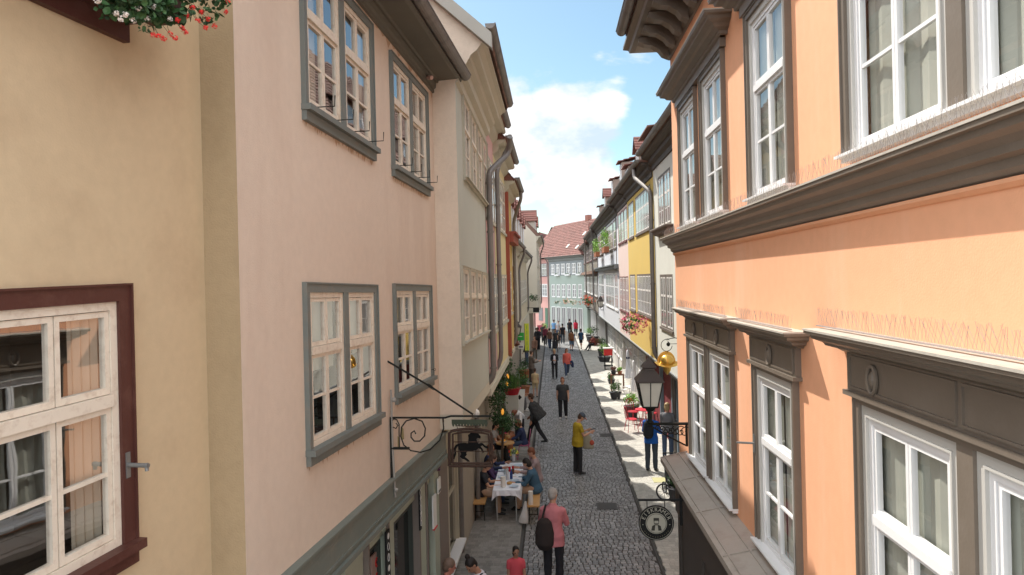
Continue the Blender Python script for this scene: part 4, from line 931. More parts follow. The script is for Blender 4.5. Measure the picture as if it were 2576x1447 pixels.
mb = MB(); zz = 8.6; mb.add([FL9.pt(s9[0] - .01, z, n) for n, z in [(0, 3.4), (0, zz), (-2.9, zz + 3.3), (-5.8, zz), (-5.8, 0), (-.62, 0), (-.62, 3.4)]], [tuple(range(7))]); mb.build('side_wall', mat('plaster_bone', (.6,) * 3), HL9.t)
k = s9[0] + .4
while k < s9[1] - 1.2:
    for (za, zb_) in ((6.5, 7.8), (4.2, 5.6)): far_window(HL9, k, k + 1.0, za, zb_, 2, CC, CLILAC)
    k += 1.5
for H, F, c, gb in ((HL7, FL7, 5, True), (HL8, FL7, 4, True), (HL9, FL9, 2, True)):
    a, b_ = H.s
    for i in range(c): s_ = a + (b_ - a) * (i + .3) / c; dormer(H, F, s_, H.ze + .3, -.12, w=1.35, h=1.9 if H in (HL7, HL8) else 1.2, roofm=TILE, wallm=mat('dormer_plaster', (.5, .45, .38), .85), dep=2.2, gable=gb)
for H, F in ((HL6, FL), (HL7, FL7), (HL8, FL7), (HL9, FL9)):
    s_ = H.s[1] - .12; downpipe(H, [FL.pt(0, 0, 0) * 0 + F.pt(s_ - .3, H.ze + .25, .36), F.pt(s_ - .3, H.ze, .36), F.pt(s_, H.ze - .7, .08), F.pt(s_, H.ze - 1.1, .08), F.pt(s_, 3.5, .08), F.pt(s_, 3.1, -.52), F.pt(s_, .1, -.54)], .055)

# ================================================================ far end: the row turns across the view
pn, pf, pe = atY(1468, 700, 69), atY(1381, 700, 76), atY(1347, 700, 79.5)
FG, FS = PFrame(pn, pf), PFrame(pf, pe)
HG = House(FG, 'pale green house with six white windows per floor under a big red tiled roof', base=FG.pt(3, 0, -1)); HG.ze = 7.6
HG.wall(-.6, FG.len, 0, 5.9, mat('plaster_sage', (.36, .42, .37), .85, .06, 1.5), depth=5); HG.wall(-.6, FG.len, 5.9, 7.8, mat('plaster_slate_blue', (.24, .26, .265), .85, .06, 1.5), depth=5, n=.01)
print('green len', FG.len, FS.len, FG.Z(1468, 645), FG.Z(1381, 660))
Wd = (FG.len - .6) / 6
for k in range(6):
    far_window(HG, .35 + k * Wd, .35 + k * Wd + Wd * .66, 6.05, 7.15, 2, WHITE, WHITE, n=.01, cw=.04); far_window(HG, .35 + k * Wd, .35 + k * Wd + Wd * .66, 3.6, 4.95, 2, WHITE, WHITE, cw=.04)
    mb = MB(); mb.fbox(FG, .35 + k * Wd, .35 + k * Wd + Wd * .66, (0.9 if k % 3 else .05), 2.4, 0, .05); mb.build('shop_door' if k % 3 == 0 else 'shop_window', DGLASS, HG.t)
    mb = MB(); c = .35 + k * Wd; d = c + Wd * .66
    for q in ((c - .06, c, 0, 2.45), (d, d + .06, 0, 2.45), (c - .06, d + .06, 2.45, 2.52), ((c + d) / 2 - .02, (c + d) / 2 + .02, .05, 2.4)): mb.fbox(FG, *q, 0, .075)
    mb.build('shopfront_frame', WHITE, HG.t)
    if k % 2 == 0:
        fbx = thing('flower_box', ['white window box on the slate-blue top floor of the green house, rightmost', 'white window box on the slate-blue top floor of the green house, middle one', 'white window box on the slate-blue top floor of the green house, leftmost'][k // 2], 'flower box', FG.pt(c, 5.9, .1), 'window boxes on the green house')
        mb = MB(); mb.fbox(FG, c - .05, d + .05, 5.86, 6.04, .06, .26); mb.build('planter', WHITE, fbx); mb = MB(); leaves(mb, FG.pt((c + d) / 2, 6.08, .16), (.3, .12, .08), 50, .05, rng); mb.build('foliage', LEAF, fbx)
mb = MB(); mb.sweep(FG, -.6, FG.len, 7.9, [(.4, 0), (.4, -.05), (.34, -.12), (.12, -.2), (.1, -.4), (0, -.5)], m0=False, m1=False); mb.build('eaves_soffit', mat('soffit_grey', (.2, .21, .2), .7), HG.t)
tile_roof(HG, -.8, FG.len, 7.92, .42, 3.7, R(47), TILE, cw=.27, tw=.24)
gutter(HG, -.6, FG.len, 7.95, .48, .07, F=FG, joints=False)
mb = MB(); mb.fbox(FG, 4.3, 4.9, 11.2, 12.4, -3.6, -3.1); mb.build('chimney', mat('brick_chimney', (.28, .12, .09), .9, .2, 8), HG.t)
mb = MB(); mb.fbox(FG, -.3, .9, 11.4, 12.7, -3.6, -3.0); mb.build('chimney', mat('brick_chimney', (.3,) * 3), HG.t)
for (s_, l) in ((1.6, .9), (4.0, 1.2), (2.4, 2.9)):
    mb = MB(); ca, sa = math.cos(R(47)), math.sin(R(47)); P = lambda s, l, h: FG.pt(s, 7.92 + l * sa + h * ca, .42 - l * ca + h * sa)
    mb.hexa([P(s_, l, .02), P(s_ + .35, l, .02), P(s_ + .35, l + .5, .02), P(s_, l + .5, .02), P(s_, l, .09), P(s_ + .35, l, .09), P(s_ + .35, l + .5, .09), P(s_, l + .5, .09)]); mb.build('skylight', mat('skylight_pale', (.6, .58, .5), .4), HG.t)
HS = House(FS, 'salmon pink house with grey shutters left of the green house', base=FS.pt(1.5, 0, -1)); HS.ze = 7.6
HS.wall(0.002, FS.len + 1.5, 0, 7.8, mat('plaster_salmon', (.62, .34, .30), .85, .06, 1.5), depth=5)
for (za, zb_, cs) in ((5.9, 7.3, mat('casing_slate', (.12, .13, .15), .6)), (3.6, 5.0, WHITE)): far_window(HS, .5, 2.6, za, zb_, 3, cs, WHITE, cw=.06)
mb = MB(); mb.fbox(FS, .5, 1.2, .1, 2.3, 0, .06); mb.build('door', mat('door_green', (.08, .16, .11), .6), HS.t)
mb = MB(); mb.fbox(FS, 1.9, 3.0, .8, 2.3, 0, .06); mb.build('shop_window', DGLASS, HS.t)
tile_roof(HS, 0.002, FS.len + 1.5, 7.92, .42, 3.7, R(47), TILE, cw=.27, tw=.24)
gutter(HS, 0.002, FS.len + 1.5, 7.95, .48, .07, F=FS, joints=False)
downpipe(HS, [FS.pt(.05, 7.9, .45), FS.pt(.05, 7.4, .1), FS.pt(.05, .1, .1)], .06)
# two gables behind the big roof
for (x, Y, w, z0, zt, lab, wm) in ((1360, 92, 3.2, 8.0, 11.7, 'white gable with a red roof peeping up behind the left row', mat('plaster_chalk', (.66, .68, .70), .8)), (1392, 90, 4.2, 8.5, 12.2, 'half-timbered gable with a dark red verge left of the big tiled roof', mat('plaster_chalk', (.6,) * 3))):
    p = atY(x, 700, Y); FB = PFrame((p.x - w / 2, p.y), (p.x + w / 2, p.y - .6)); H = House(FB, lab, base=FB.pt(w / 2, 0, -1))
    mb = MB(); mb.add([FB.pt(0, 0, 0), FB.pt(w, 0, 0), FB.pt(w, z0, 0), FB.pt(w / 2, zt, 0), FB.pt(0, z0, 0)] + [FB.pt(0, 0, -6), FB.pt(w, 0, -6), FB.pt(w, z0, -6), FB.pt(w / 2, zt, -6), FB.pt(0, z0, -6)], [(0, 1, 2, 3, 4), (9, 8, 7, 6, 5), (0, 4, 9, 5), (1, 6, 7, 2)]); mb.build('wall', wm, H.t)
    mb = MB()
    for sg in (0, 1):
        e = -.25 if sg == 0 else w + .25; m_ = w / 2; ez = z0 - .5
        for k in range(12):
            t0, t1 = k / 12, min(1, (k + 1) / 12 + .02)
            a0, c0, a1, c1 = e + (m_ - e) * t0, ez + (zt + .1 - ez) * t0, e + (m_ - e) * t1, ez + (zt + .1 - ez) * t1
            mb.hexa([FB.pt(a0, c0, .25), FB.pt(a1, c1 - .03, .25), FB.pt(a1, c1 - .03, -6.2), FB.pt(a0, c0, -6.2), FB.pt(a0, c0 + .12, .25), FB.pt(a1, c1 + .06, .25), FB.pt(a1, c1 + .06, -6.2), FB.pt(a0, c0 + .12, -6.2)])
    mb.build('roof', TILE, H.t)
    mb = MB(); mb.fbox(FB, w / 2 - .25, w / 2 + .25, z0 + .6, z0 + 1.5, 0, .03); mb.build('window', DGLASS, H.t)
# ================================================================ street furniture, signs, plants
def text_obj(txt, size, O, U, W, m, parent, name='lettering', thick=.002, align='CENTER'):
    cu = bpy.data.curves.new('lettering', 'FONT'); cu.body = txt; cu.size = size; cu.extrude = thick; cu.align_x = align; cu.align_y = 'CENTER'; cu.resolution_u = 3
    t = bpy.data.objects.new('tmp', cu); col.objects.link(t); dg = bpy.context.evaluated_depsgraph_get()
    me = bpy.data.meshes.new_from_object(t.evaluated_get(dg)); col.objects.unlink(t); bpy.data.objects.remove(t)
    O, U, W = Vector(O), Vector(U).normalized(), Vector(W).normalized(); T = U.cross(W); off = Vector((0, 0, 0)); r_ = parent
    while r_.parent: r_ = r_.parent
    off = Vector(r_.location)
    for v in me.vertices: v.co = O + U * v.co.x + W * v.co.y + T * v.co.z - off
    me.materials.clear(); me.materials.append(m); o = bpy.data.objects.new(name, me); col.objects.link(o); o.parent = parent; return o
def onplane(F, s, x, y):
    r_ = pray(x, y); t, n, z = solve3(r_, -F.n, Vector((0, 0, -1)), F.O + F.d * s - CAM); return n, z + 0 * s
ZV = Vector((0, 0, 1))
# ---- wrought iron horse sign on the pink house
sh = F2.S(980, 1100)
HP = lambda x, y, ds=0.0: (lambda q: F2.pt(sh + ds, q[1], q[0]))(onplane(F2, sh, x, y))
sg = thing('hanging_sign', 'wrought iron sign with a prancing black horse hanging from a scrolled bracket', 'sign', HP(980, 1050))
mb = MB(); mb.tube([HP(968, 905), HP(1087, 975), HP(1190, 1043)], .011, 8); mb.tube([HP(958, 914), HP(972, 914)], .006, 6)
for a in range(4):
    pts = []
    for t in range(9):
        c = HP(1073, 966).lerp(HP(1095, 981), t / 8); pr = math.sin(math.pi * t / 8) * .022; pts.append(c + ZV * pr * math.cos(a * 1.57 + t * .25) + F2.d * pr * math.sin(a * 1.57 + t * .25))
    mb.tube(pts, .003, 5)
mb.build('stay_rod', IRON, sg)
mb = MB(); mb.tube([HP(983, 1050), HP(985, 1160), HP(986, 1240)], .014, 6); mb.tube([HP(981, 1051), HP(1120, 1051), HP(1134, 1047), HP(1148, 1047), HP(1236, 1047)], .011, 6); mb.tube([HP(984, 1128), HP(1030, 1128)], .016, 6)
mb.tube([HP(1115, 1051), HP(1116, 1062)], .006, 5); mb.build('bracket', IRON, sg)
def spiral(cx, cy, r0, r1, a0, a1, n=26):
    return [HP(cx + (r0 + (r1 - r0) * t / n) * math.cos(R(a0 + (a1 - a0) * t / n)), cy - (r0 + (r1 - r0) * t / n) * math.sin(R(a0 + (a1 - a0) * t / n))) for t in range(n + 1)]
mb = MB(); mb.tube([HP(*p) for p in ((1114, 1052), (1116, 1078), (1106, 1108), (1082, 1131), (1058, 1138), (1034, 1134), (1016, 1120), (1008, 1098), (1010, 1075), (1022, 1059), (1042, 1053), (1062, 1060), (1070, 1078), (1068, 1097), (1056, 1110), (1042, 1110), (1034, 1100), (1034, 1090), (1042, 1084), (1046, 1092))], .008, 6)
mb.build('large_scroll', IRON, sg)
mb = MB(); mb.tube([HP(*p) for p in ((1005, 1128), (1004, 1090), (1004, 1068), (998, 1056), (990, 1054), (985, 1062), (987, 1074), (996, 1078), (1001, 1070), (996, 1065))], .007, 6); mb.build('small_scroll', IRON, sg)
mb = MB(); mb.prism([(-.012, -.07), (.02, -.06), (.016, .05), (-.004, .09)], HP(1011, 1092, .01), F2.n, ZV, F2.d * .006); mb.prism([(-.012, -.07), (.01, -.06), (.012, .05), (-.01, .06)], HP(1002, 1112, .01), F2.n, ZV, F2.d * .006); mb.build('leaf_ornament', mat('old_gold', (.28, .22, .10), .5, metal=.4), sg)
Zq = lambda x, y: ((1050 + x * .2764) / 1.118, (1000 + y * .2764) / 1.118)
def HZ(x, y, ds=0.0): return HP(*Zq(x, y), ds)
mb = MB(); fr_ = [HZ(*p) for p in ((770, 1125), (772, 960), (772, 790), (800, 768), (880, 752), (1000, 746), (1110, 758), (1190, 775), (1200, 800), (1208, 960), (1212, 1125))]
mb.tube(fr_ + [fr_[0]], .017, 6); f2_ = [HZ(*p) for p in ((805, 1098), (808, 960), (808, 800), (900, 782), (1000, 776), (1100, 786), (1172, 802), (1184, 960), (1186, 1098))]; mb.tube(f2_ + [f2_[0]], .013, 6)
for y in (880, 975): mb.tube([HZ(808, y), HZ(1180, y)], .005, 5)
mb.tube([HZ(855, 750), HZ(855, 715), HZ(960, 722), HZ(1085, 718), HZ(1085, 752)], .006, 5); mb.build('frame', mat('rusted_frame', (.055, .034, .026), .8, .3, 8, spec=.15), sg)
horse = [(1040, 778), (1064, 792), (1078, 810), (1093, 830), (1086, 848), (1062, 838), (1046, 852), (1054, 880), (1068, 902), (1092, 890), (1114, 897), (1134, 918), (1164, 930), (1170, 946), (1150, 946), (1128, 934), (1110, 916), (1088, 926), (1108, 950), (1124, 985), (1112, 990), (1092, 954), (1070, 944), (1046, 966), (1000, 972), (962, 974), (942, 992), (950, 1014), (930, 1034), (962, 1058), (982, 1080), (960, 1082), (926, 1058), (906, 1052), (880, 1030), (894, 1002), (880, 976), (868, 946), (864, 922), (852, 930), (838, 962), (842, 1000), (822, 1058), (810, 1044), (824, 990), (818, 944), (836, 912), (872, 896), (920, 890), (962, 894), (968, 850), (964, 810), (986, 790), (1014, 784)]
q0 = HZ(1000, 950); hp2 = []
for (x, y) in horse:
    n, z = onplane(F2, sh, *Zq(x, y)); hp2.append((n - 0, z))
mb = MB(); mb.prism([(n, z) for n, z in hp2], F2.pt(sh, 0, 0), F2.n, ZV, F2.d * .012); mb.build('horse_silhouette', mat('horse_black', (.010, .010, .010), .9, spec=.05), sg)
mb = MB(); n0, z0 = onplane(F2, sh, 1136, 1056); n1_, _ = onplane(F2, sh, 1226, 1056); zs = z0; k = 12; w_ = (n1_ - n0) / k; pts = [(n0, zs), (n1_, zs)]
for i in range(k): b_ = n1_ - i * w_; pts += [(b_, zs - .045), (b_ - w_ * .25, zs - .07), (b_ - w_ * .5, zs - .08), (b_ - w_ * .75, zs - .07)]
pts.append((n0, zs - .045)); mb.prism(pts, F2.pt(sh, 0, 0), F2.n, ZV, F2.d * .01); mb.build('valance', mat('valance_green', (.035, .045, .025), .6, .3, 6), sg)
mb = MB(); mb.tube([F2.pt(sh, F2.Z(968, 985), .03), F2.pt(sh, F2.Z(970, 1120), .03), F2.pt(sh, F2.Z(972, 1262), .05)], .013, 8); mb.ball(F2.pt(sh, F2.Z(970, 1010), .06), .028); mb.ball(F2.pt(sh, F2.Z(975, 1240), .06), .024)
mb.build('back_stay', mat('stay_grey', (.30, .28, .25), .5), sg)
# ring hook in the wall and globe lamp
mb = MB(); p = F2.pt(F2.S(1082, 930), F2.Z(1082, 930), 0); mb.tube([p, p + F2.n * .05], .004, 5); mb.tube([p + F2.n * .065 + F2.n * .016 * math.cos(a) + ZV * .016 * math.sin(a) for a in [i * .7 for i in range(10)]], .003, 5); o = mb.build('ring_hook', IRON); tag(o, 'small iron ring hook beside the far lower window of the pale pink house', 'hook')
gl = thing('globe_lamp', 'white globe lamp behind the horse sign under the jetty', 'lamp', atY(1196, 1040, 11.6)); p = atY(1196, 1040, 11.6); mb = MB(); mb.ball(p, .075, seg=16, rings=10); mb.build('globe', mat('opal_glass', (.75, .72, .66), .3), gl, smooth=True); mb = MB(); mb.tube([p + Vector((-.02, 0, .07)), p + Vector((-.12, .05, .14)), p + Vector((-.6, .1, .14))], .012, 6); mb.build('arm', IRON, gl)
# shop signs on the pink house front
def board(name, label, cat, F, x0, x1, y0, y1, n, m, th=.02, group=None):
    s0, z1 = F.at(x0, y0, n); s1, z0 = F.at(x1, y1, n); s0, s1 = sorted((s0, s1)); t = thing(name, label, cat, F.pt((s0 + s1) / 2, z0, n), group); mb = MB(); mb.fbox(F, s0, s1, min(z0, z1), max(z0, z1), n, n + th); mb.build('panel', m, t); return t, s0, s1, min(z0, z1), max(z0, z1)
BLK = mat('sign_black', (.01,) * 3); SW = mat('sign_white', (.75, .74, .70), .5); SR = mat('sign_red', (.55, .03, .03), .5)
for i, (x0, x1, y0, y1, lab, nd) in enumerate(((1051, 1058, 1205, 1330, 'tall narrow black sign with round badges on the farther shopfront post', 9), (967, 979, 1340, 1447, 'narrow black sign with round badges on the nearer shopfront post', 5))):
    t, s0, s1, z0, z1 = board('post_sign', lab, 'sign', F2, x0, x1, y0, y1, -.05, BLK); z0 -= .15 if i else 0
    for k in range(nd):
        mb = MB(); c = F2.pt((s0 + s1) / 2, z1 - .06 - k * (z1 - z0 - .08) / nd, -.028); r_ = min(.035, (s1 - s0) * .38)
        if k % 3 == 0: mb.tube([c, c + F2.n * .003], r_, 14, side=F2.d)
        else: mb.tube([c + F2.d * r_ * math.cos(a) * .9 + ZV * r_ * 1.2 * math.sin(a) for a in [j * .524 for j in range(13)]], .0035, 4)
        mb.build('badge', SW, t)
t, s0, s1, z0, z1 = board('notice_board', 'pinkish notice board with red ring pictograms in the shop window of the pink house', 'sign', F2, 931, 956, 1402, 1520, -.19, mat('notice_pink', (.45, .30, .26), .6))
for k in range(3):
    c = F2.pt((s0 + s1) / 2, z1 - .11 - k * .17, -.165); mb = MB(); mb.tube([c + F2.d * .045 * math.cos(a) + ZV * .05 * math.sin(a) for a in [j * .4 for j in range(17)]], .007, 5); mb.tube([c + F2.d * .03 + ZV * .034, c - F2.d * .03 - ZV * .034], .006, 5); mb.build('pictogram', SR, t)
    mb = MB(); mb.ball(c - F2.n * .004, (.012, .02, .028), seg=8, rings=5); mb.build('pictogram_mark', BLK, t)
t, s0, s1, z0, z1 = board('wall_notice', 'small pale notice on the taupe post beside the pink shopfront', 'sign', F2, 1099, 1106, 1205, 1236, -.03, SW)
mb = MB(); mb.fbox(F2, s0 + .01, s1 - .01, z0 + .01, z0 + .05, -.01, -.007); mb.build('notice_stripe', mat('ink_grey', (.2,) * 3), t)
t, s0, s1, z0, z1 = board('price_card', 'white card edged in red hanging on the shop door post', 'sign', F2, 1086, 1096, 1250, 1320, -.03, SW)
mb = MB(); mb.fbox(F2, s0, s1, z0 - .02, z0, -.03, .0); mb.build('red_edge', SR, t)
mb = MB(); p = F2.pt(F2.S(1098, 1175, 0), F2.Z(1098, 1178, 0), .02); leaves(mb, p, (.05, .06, .05), 40, .02, random.Random(2)); t = thing('hanging_flowers', 'bunch of violet flowers hung on the shopfront corner post', 'flowers', p); mb.build('blossom', mat('petal_violet', (.10, .03, .09), .7), t)
# ---- lantern helper
def lantern(p, w, h, name, label, group=None, post=0.0):
    """four-sided tapering street lantern; p = bottom centre"""
    t = thing(name, label, 'street lamp', p, group); p = Vector(p); a0, a1 = w * .30, w * .5; hb = h * .52
    fr = MB(); c0 = [p + Vector((sx_ * a0, sy * a0, 0)) for sx_, sy in ((-1, -1), (1, -1), (1, 1), (-1, 1))]; c1 = [p + Vector((sx_ * a1, sy * a1, hb)) for sx_, sy in ((-1, -1), (1, -1), (1, 1), (-1, 1))]
    for i in range(4):
        j = (i + 1) % 4; fr.tube([c0[i], c1[i]], w * .03, 5); fr.tube([c0[i], c0[j]], w * .035, 5); fr.tube([c1[i], c1[j]], w * .04, 5); m0, m1 = (c0[i] + c0[j]) / 2, (c1[i] + c1[j]) / 2; fr.tube([m0, m1], w * .022, 5)
    fr.lathe(p, [(w * .18, -h * .09), (w * .30, -h * .03), (w * .40, 0.0)], 4); fr.build('frame', IRON, t)
    g = MB()
    for i in range(4):
        j = (i + 1) % 4; g.quad(c0[i] * .97 + p * .03, c0[j] * .97 + p * .03, c1[j] * .97 + p * .03, c1[i] * .97 + p * .03)
    g.build('lamp_glass', LAMPGLASS, t)
    rf = MB(); rf.lathe(p + Vector((0, 0, hb)), [(w * .78, -h * .01), (w * .78, h * .02), (w * .56, h * .12), (w * .34, h * .22), (w * .33, h * .26), (w * .42, h * .28), (w * .30, h * .35), (w * .16, h * .40), (w * .14, h * .42), (w * .05, h * .46), (w * .045, h * .5), (.001, h * .53)], 4); rf.build('lamp_roof', mat('lantern_brown', (.060, .045, .038), .5, .2, 6), t); return t
pl = atY(1634, 1022, 10.4); lt = lantern(pl, .36, .74, 'street_lamp', 'large dark lantern with pale panes standing on a bracket at the orange corner')
br = MB(); bp = pl + Vector((0, 0, -.07)); br.tube([bp, bp + Vector((0, 0, -.16))], .035, 8); br.lathe(bp + Vector((0, 0, -.17)), [(.03, -.03), (.06, 0), (.035, .03)], 10)
wall_x = FR.pt(10.4, 0, 0).x; e = bp + Vector((0, 0, -.20)); br.tube([e + Vector((-.04, 0, 0)), Vector((wall_x, e.y, e.z))], .022, 6); br.tube([Vector((wall_x - .03, e.y, e.z)), Vector((wall_x - .03, e.y, e.z - .34))], .02, 6); br.build('bracket', IRON, lt)
fl_ = MB(); rng = random.Random(3); L_ = wall_x - e.x
for k in range(7):
    c = Vector((wall_x - .05 - L_ * .78 * (k / 6.5), e.y, e.z - .13 + .012 * k)); r_ = .095 - .009 * k
    fl_.tube([c + Vector((r_ * (1 - t / 16) * math.cos(t * .55 + k), 0, r_ * (1 - t / 16) * math.sin(t * .55 + k))) for t in range(16)], .008, 5)
fl_.tube([Vector((wall_x - .04, e.y, e.z - .33)), Vector((wall_x - L_ * .5, e.y, e.z - .2)), Vector((e.x, e.y, e.z - .02))], .012, 6); fl_.build('scrollwork', IRON, lt)
pw = atY(1299.5, 842, 28.5); l2_ = lantern(pw, .40, .62, 'street_lamp', 'lantern hanging from the left row beside the green shop sign'); mb = MB(); tp = pw + Vector((0, 0, .63)); mb.tube([tp, tp + Vector((0, 0, .15)), Vector((pw.x - 1.0, pw.y, tp.z + .2))], .014, 6); mb.build('bracket', IRON, l2_)
for (x, y, Y, lab) in ((1511, 772, 44, 'far lantern on a bracket at the white house of the right row'), (1479, 773, 55, 'farthest lantern on a bracket at the timber-framed house of the right row'), (1344, 776, 48, 'far lantern with plants above it where the left row ends')):
    q = atY(x, y, Y); l3_ = lantern(q, .42, .7, 'street_lamp', lab); mb = MB(); sgn = 1 if x > 1400 else -1; mb.tube([q + Vector((0, 0, -.08)), q + Vector((0, 0, -.2)), q + Vector((sgn * .75, 0, -.2)), q + Vector((sgn * .75, 0, .1))], .02, 6); mb.build('bracket', IRON, l3_)
# ---- round ice cream sign
YS = 9.2; c = atY(1651, 1316, YS); rr = 43.5 / (1717 / YS)
es = thing('hanging_sign', 'round black sign lettered EISKRÄMER with a cream centre hanging from a bar', 'sign', c)
mb = MB(); mb.tube([c, c + Vector((0, .025, 0))], rr, 40, side=(1, 0, 0)); mb.build('disc', mat('sign_black', (.01,) * 3), es)
CRM = mat('sign_cream', (.50, .47, .38), .6); yv = Vector((0, -.004, 0))
mb = MB(); mb.tube([c + yv + Vector((rr * .93 * math.cos(a), 0, rr * .93 * math.sin(a))) for a in [i * math.pi / 24 for i in range(49)]], .0025, 4); mb.build('rim_line', CRM, es)
mb = MB(); mb.tube([c + Vector((0, -.005, -.004)), c + Vector((0, .002, -.004))], rr * .60, 32, side=(1, 0, 0)); mb.build('centre', CRM, es)
DK = mat('sign_ink', (.05, .045, .035), .7)
mb = MB(); mb.tube([c + Vector((rr * .55 * math.cos(a), -.008, rr * .55 * math.sin(a) - .004)) for a in [i * math.pi / 16 for i in range(33)]], .003, 4); mb.build('centre_ring', DK, es)
def fl(pts, m, nm, dy=-.009): mb = MB(); mb.prism([(x * rr, y * rr) for x, y in pts], c + Vector((0, dy, 0)), (1, 0, 0), (0, 0, 1), (0, .003, 0)); mb.build(nm, m, es)
fl([(-.15, .30), (.15, .30), (.16, .18), (.13, -.06), (-.13, -.06), (-.16, .18)], DK, 'emblem_cup'); fl([(-.11, .14), (.11, .14), (.11, -.0), (-.11, .0)], CRM, 'emblem_band', -.012); fl([(-.30, -.42), (.30, -.42), (.24, -.16), (.08, -.08), (-.08, -.08), (-.24, -.16)], DK, 'emblem_base'); fl([(-.07, -.12), (.07, -.12), (.10, -.42), (-.10, -.42)], CRM, 'emblem_stripe', -.012)
for i, ch in enumerate('EISKRÄMER'):
    a = R(90 + 68 - i * 17); p = c + Vector((math.cos(a) * rr * .76, -.004, math.sin(a) * rr * .76)); t_ = a - math.pi / 2
    text_obj(ch, rr * .30, p, (math.cos(t_), 0, math.sin(t_)), (-math.sin(t_), 0, math.cos(t_)), CRM, es, 'letter')
for a in (R(180), R(0)): mb = MB(); mb.ball(c + Vector((math.cos(a) * rr * .76, -.004, math.sin(a) * rr * .76 - .02)), (.006, .002, .006), seg=8, rings=4); mb.build('dot', CRM, es)
mb = MB()
for i in range(12):
    a = R(215 + i * 10); p = c + Vector((math.cos(a) * rr * .80, -.004, math.sin(a) * rr * .80)); mb.ball(p, (.005, .002, .005), seg=6, rings=3)
mb.build('lower_lettering', mat('sign_tan', (.25, .21, .13), .6), es)
bz = atY(1608, 1258, YS).z; xr = atY(1713, 1258, YS).x; mb = MB(); mb.tube([Vector((c.x - rr, YS, bz)), Vector((xr, YS, bz))], .016, 8)
for dx in (-.5, .5): mb.tube([Vector((c.x + dx * rr, YS, bz)), Vector((c.x + dx * rr, YS, c.z + rr * .85))], .006, 6)
mb.tube([Vector((xr, YS, bz + .09)), Vector((xr, YS, bz - .34))], .018, 6); mb.build('bar', mat('sign_black', (.01,) * 3), es)
mb = MB(); ea = Vector((xr, YS, bz)); mb.tube([ea, ea + Vector((.25, 0, 0))], .016, 6); mb.build('wall_fixing', mat('sign_black', (.01,) * 3), es)
# ---- gilt helmet sign
GOLD = mat('gilt', (.62, .40, .10), .32, .2, 6, metal=.75)
c = atY(1678, 911, 16.4); hs = thing('hanging_sign', 'gilded crested helmet hanging from a curled iron bracket on the off-white house', 'sign', c)
mb = MB(); mb.ball(c + Vector((0, 0, .03)), (.165, .15, .15), seg=20, rings=12); mb.build('bowl', GOLD, hs, smooth=True)
mb = MB(); pts = [(.215 * math.cos(a), .25 * math.sin(a)) for a in [i * math.pi / 12 for i in range(13)]]; mb.prism(pts + [(-.17, -.02), (.17, -.02)], c + Vector((0, .09, 0)), (1, 0, 0), (0, 0, 1), (0, .014, 0)); mb.build('crest', GOLD, hs)
mb = MB(); n_ = 24
def ringz(rx, ry, dz, tip=0): return [c + Vector((rx * math.cos(a), ry * math.sin(a), dz + .22 * ry * math.sin(a) + tip * abs(math.cos(a)) ** 4)) for a in [i * 2 * math.pi / n_ for i in range(n_)]]
R_ = ringz(.13, .11, -.02) + ringz(.29, .20, -.045, .05) + ringz(.29, .20, -.056, .05) + ringz(.13, .11, -.05)
mb.add(R_, [(q * n_ + i, q * n_ + (i + 1) % n_, (q + 1) * n_ + (i + 1) % n_, (q + 1) * n_ + i) for q in range(3) for i in range(n_)]); mb.build('brim', GOLD, hs)
mb = MB(); mb.tube([c + Vector((0, 0, -.05)), c + Vector((0, 0, -.12)), c + Vector((0, 0, -.22)), c + Vector((0, 0, -.30))], [.11, .105, .075, .012], 14, side=(1, 0, 0)); mb.build('chin_piece', GOLD, hs, smooth=True)
mb = MB(); rc = c + Vector((0, 0, .40)); mb.tube([rc + Vector((.13 * math.cos(a), 0, .14 * math.sin(a))) for a in [R(60 + i * 14) for i in range(22)]], .008, 6); mb.tube([rc + Vector((.04, 0, -.13)), c + Vector((0, 0, .22))], .005, 5)
mb.tube([rc + Vector((.06, 0, .06)), rc + Vector((-.02, 0, .14)), rc + Vector((.2, 0, .17)), rc + Vector((.48, 0, .12))], .009, 6); mb.tube([rc + Vector((.07, 0, .03)), rc + Vector((.48, 0, .03))], .007, 6); mb.ball(rc + Vector((.04, 0, .02)), (.045, .01, .05)); mb.build('bracket', IRON, hs)
# ---- flowers and plants
def hanging_flowers(c, rad, label, leafm, fm, n=160, nf=30, name='flower_basket', fr=.05, ls=.05, pot=None, seed=1, cat='flowers', group=None, droop=.4, fm2=None):
    rng = random.Random(seed); c = Vector(c); t = thing(name, label, cat, c - Vector((0, 0, rad[2])), group); lm = MB()
    for _ in range(9):
        q = c + Vector((rng.uniform(-.6, .6) * rad[0], rng.uniform(-.6, .6) * rad[1], rng.uniform(-.5, .5) * rad[2])); leaves(lm, q, (rad[0] * .55, rad[1] * .55, rad[2] * .55), n // 9, ls, rng)
    lm.build('foliage', leafm, t)
    for mm, cnt in ((fm, nf), (fm2, nf // 2)):
        if mm is None or cnt == 0: continue
        f = MB()
        for _ in range(cnt):
            v = Vector((rng.gauss(0, 1), rng.gauss(0, 1), rng.gauss(0, .9))).normalized(); q = c + Vector((v.x * rad[0], v.y * rad[1], v.z * rad[2])) * rng.uniform(.8, 1.05); leaves(f, q, (fr, fr, fr), 10, fr * .55, rng)
        f.build('blossom', mm, t)
    if pot:
        mb = MB(); mb.lathe(c - Vector((0, 0, rad[2] + pot[1] * .75)), [(pot[0] * .7, 0), (pot[0], pot[1]), (pot[0] * 1.08, pot[1]), (pot[0] * 1.08, pot[1] * 1.08)], 16); mb.build('pot', pot[2], t)
    return t
hanging_flowers(atY(1594, 815, 23.2), (.46, .34, .36), 'big hanging basket of pink flowers in front of the mustard yellow wall', LEAF, PINKP, 260, 90, fr=.05, ls=.055, seed=5, fm2=mat('petal_coral', (.80, .30, .26), .6, .2, 8, island=.3))
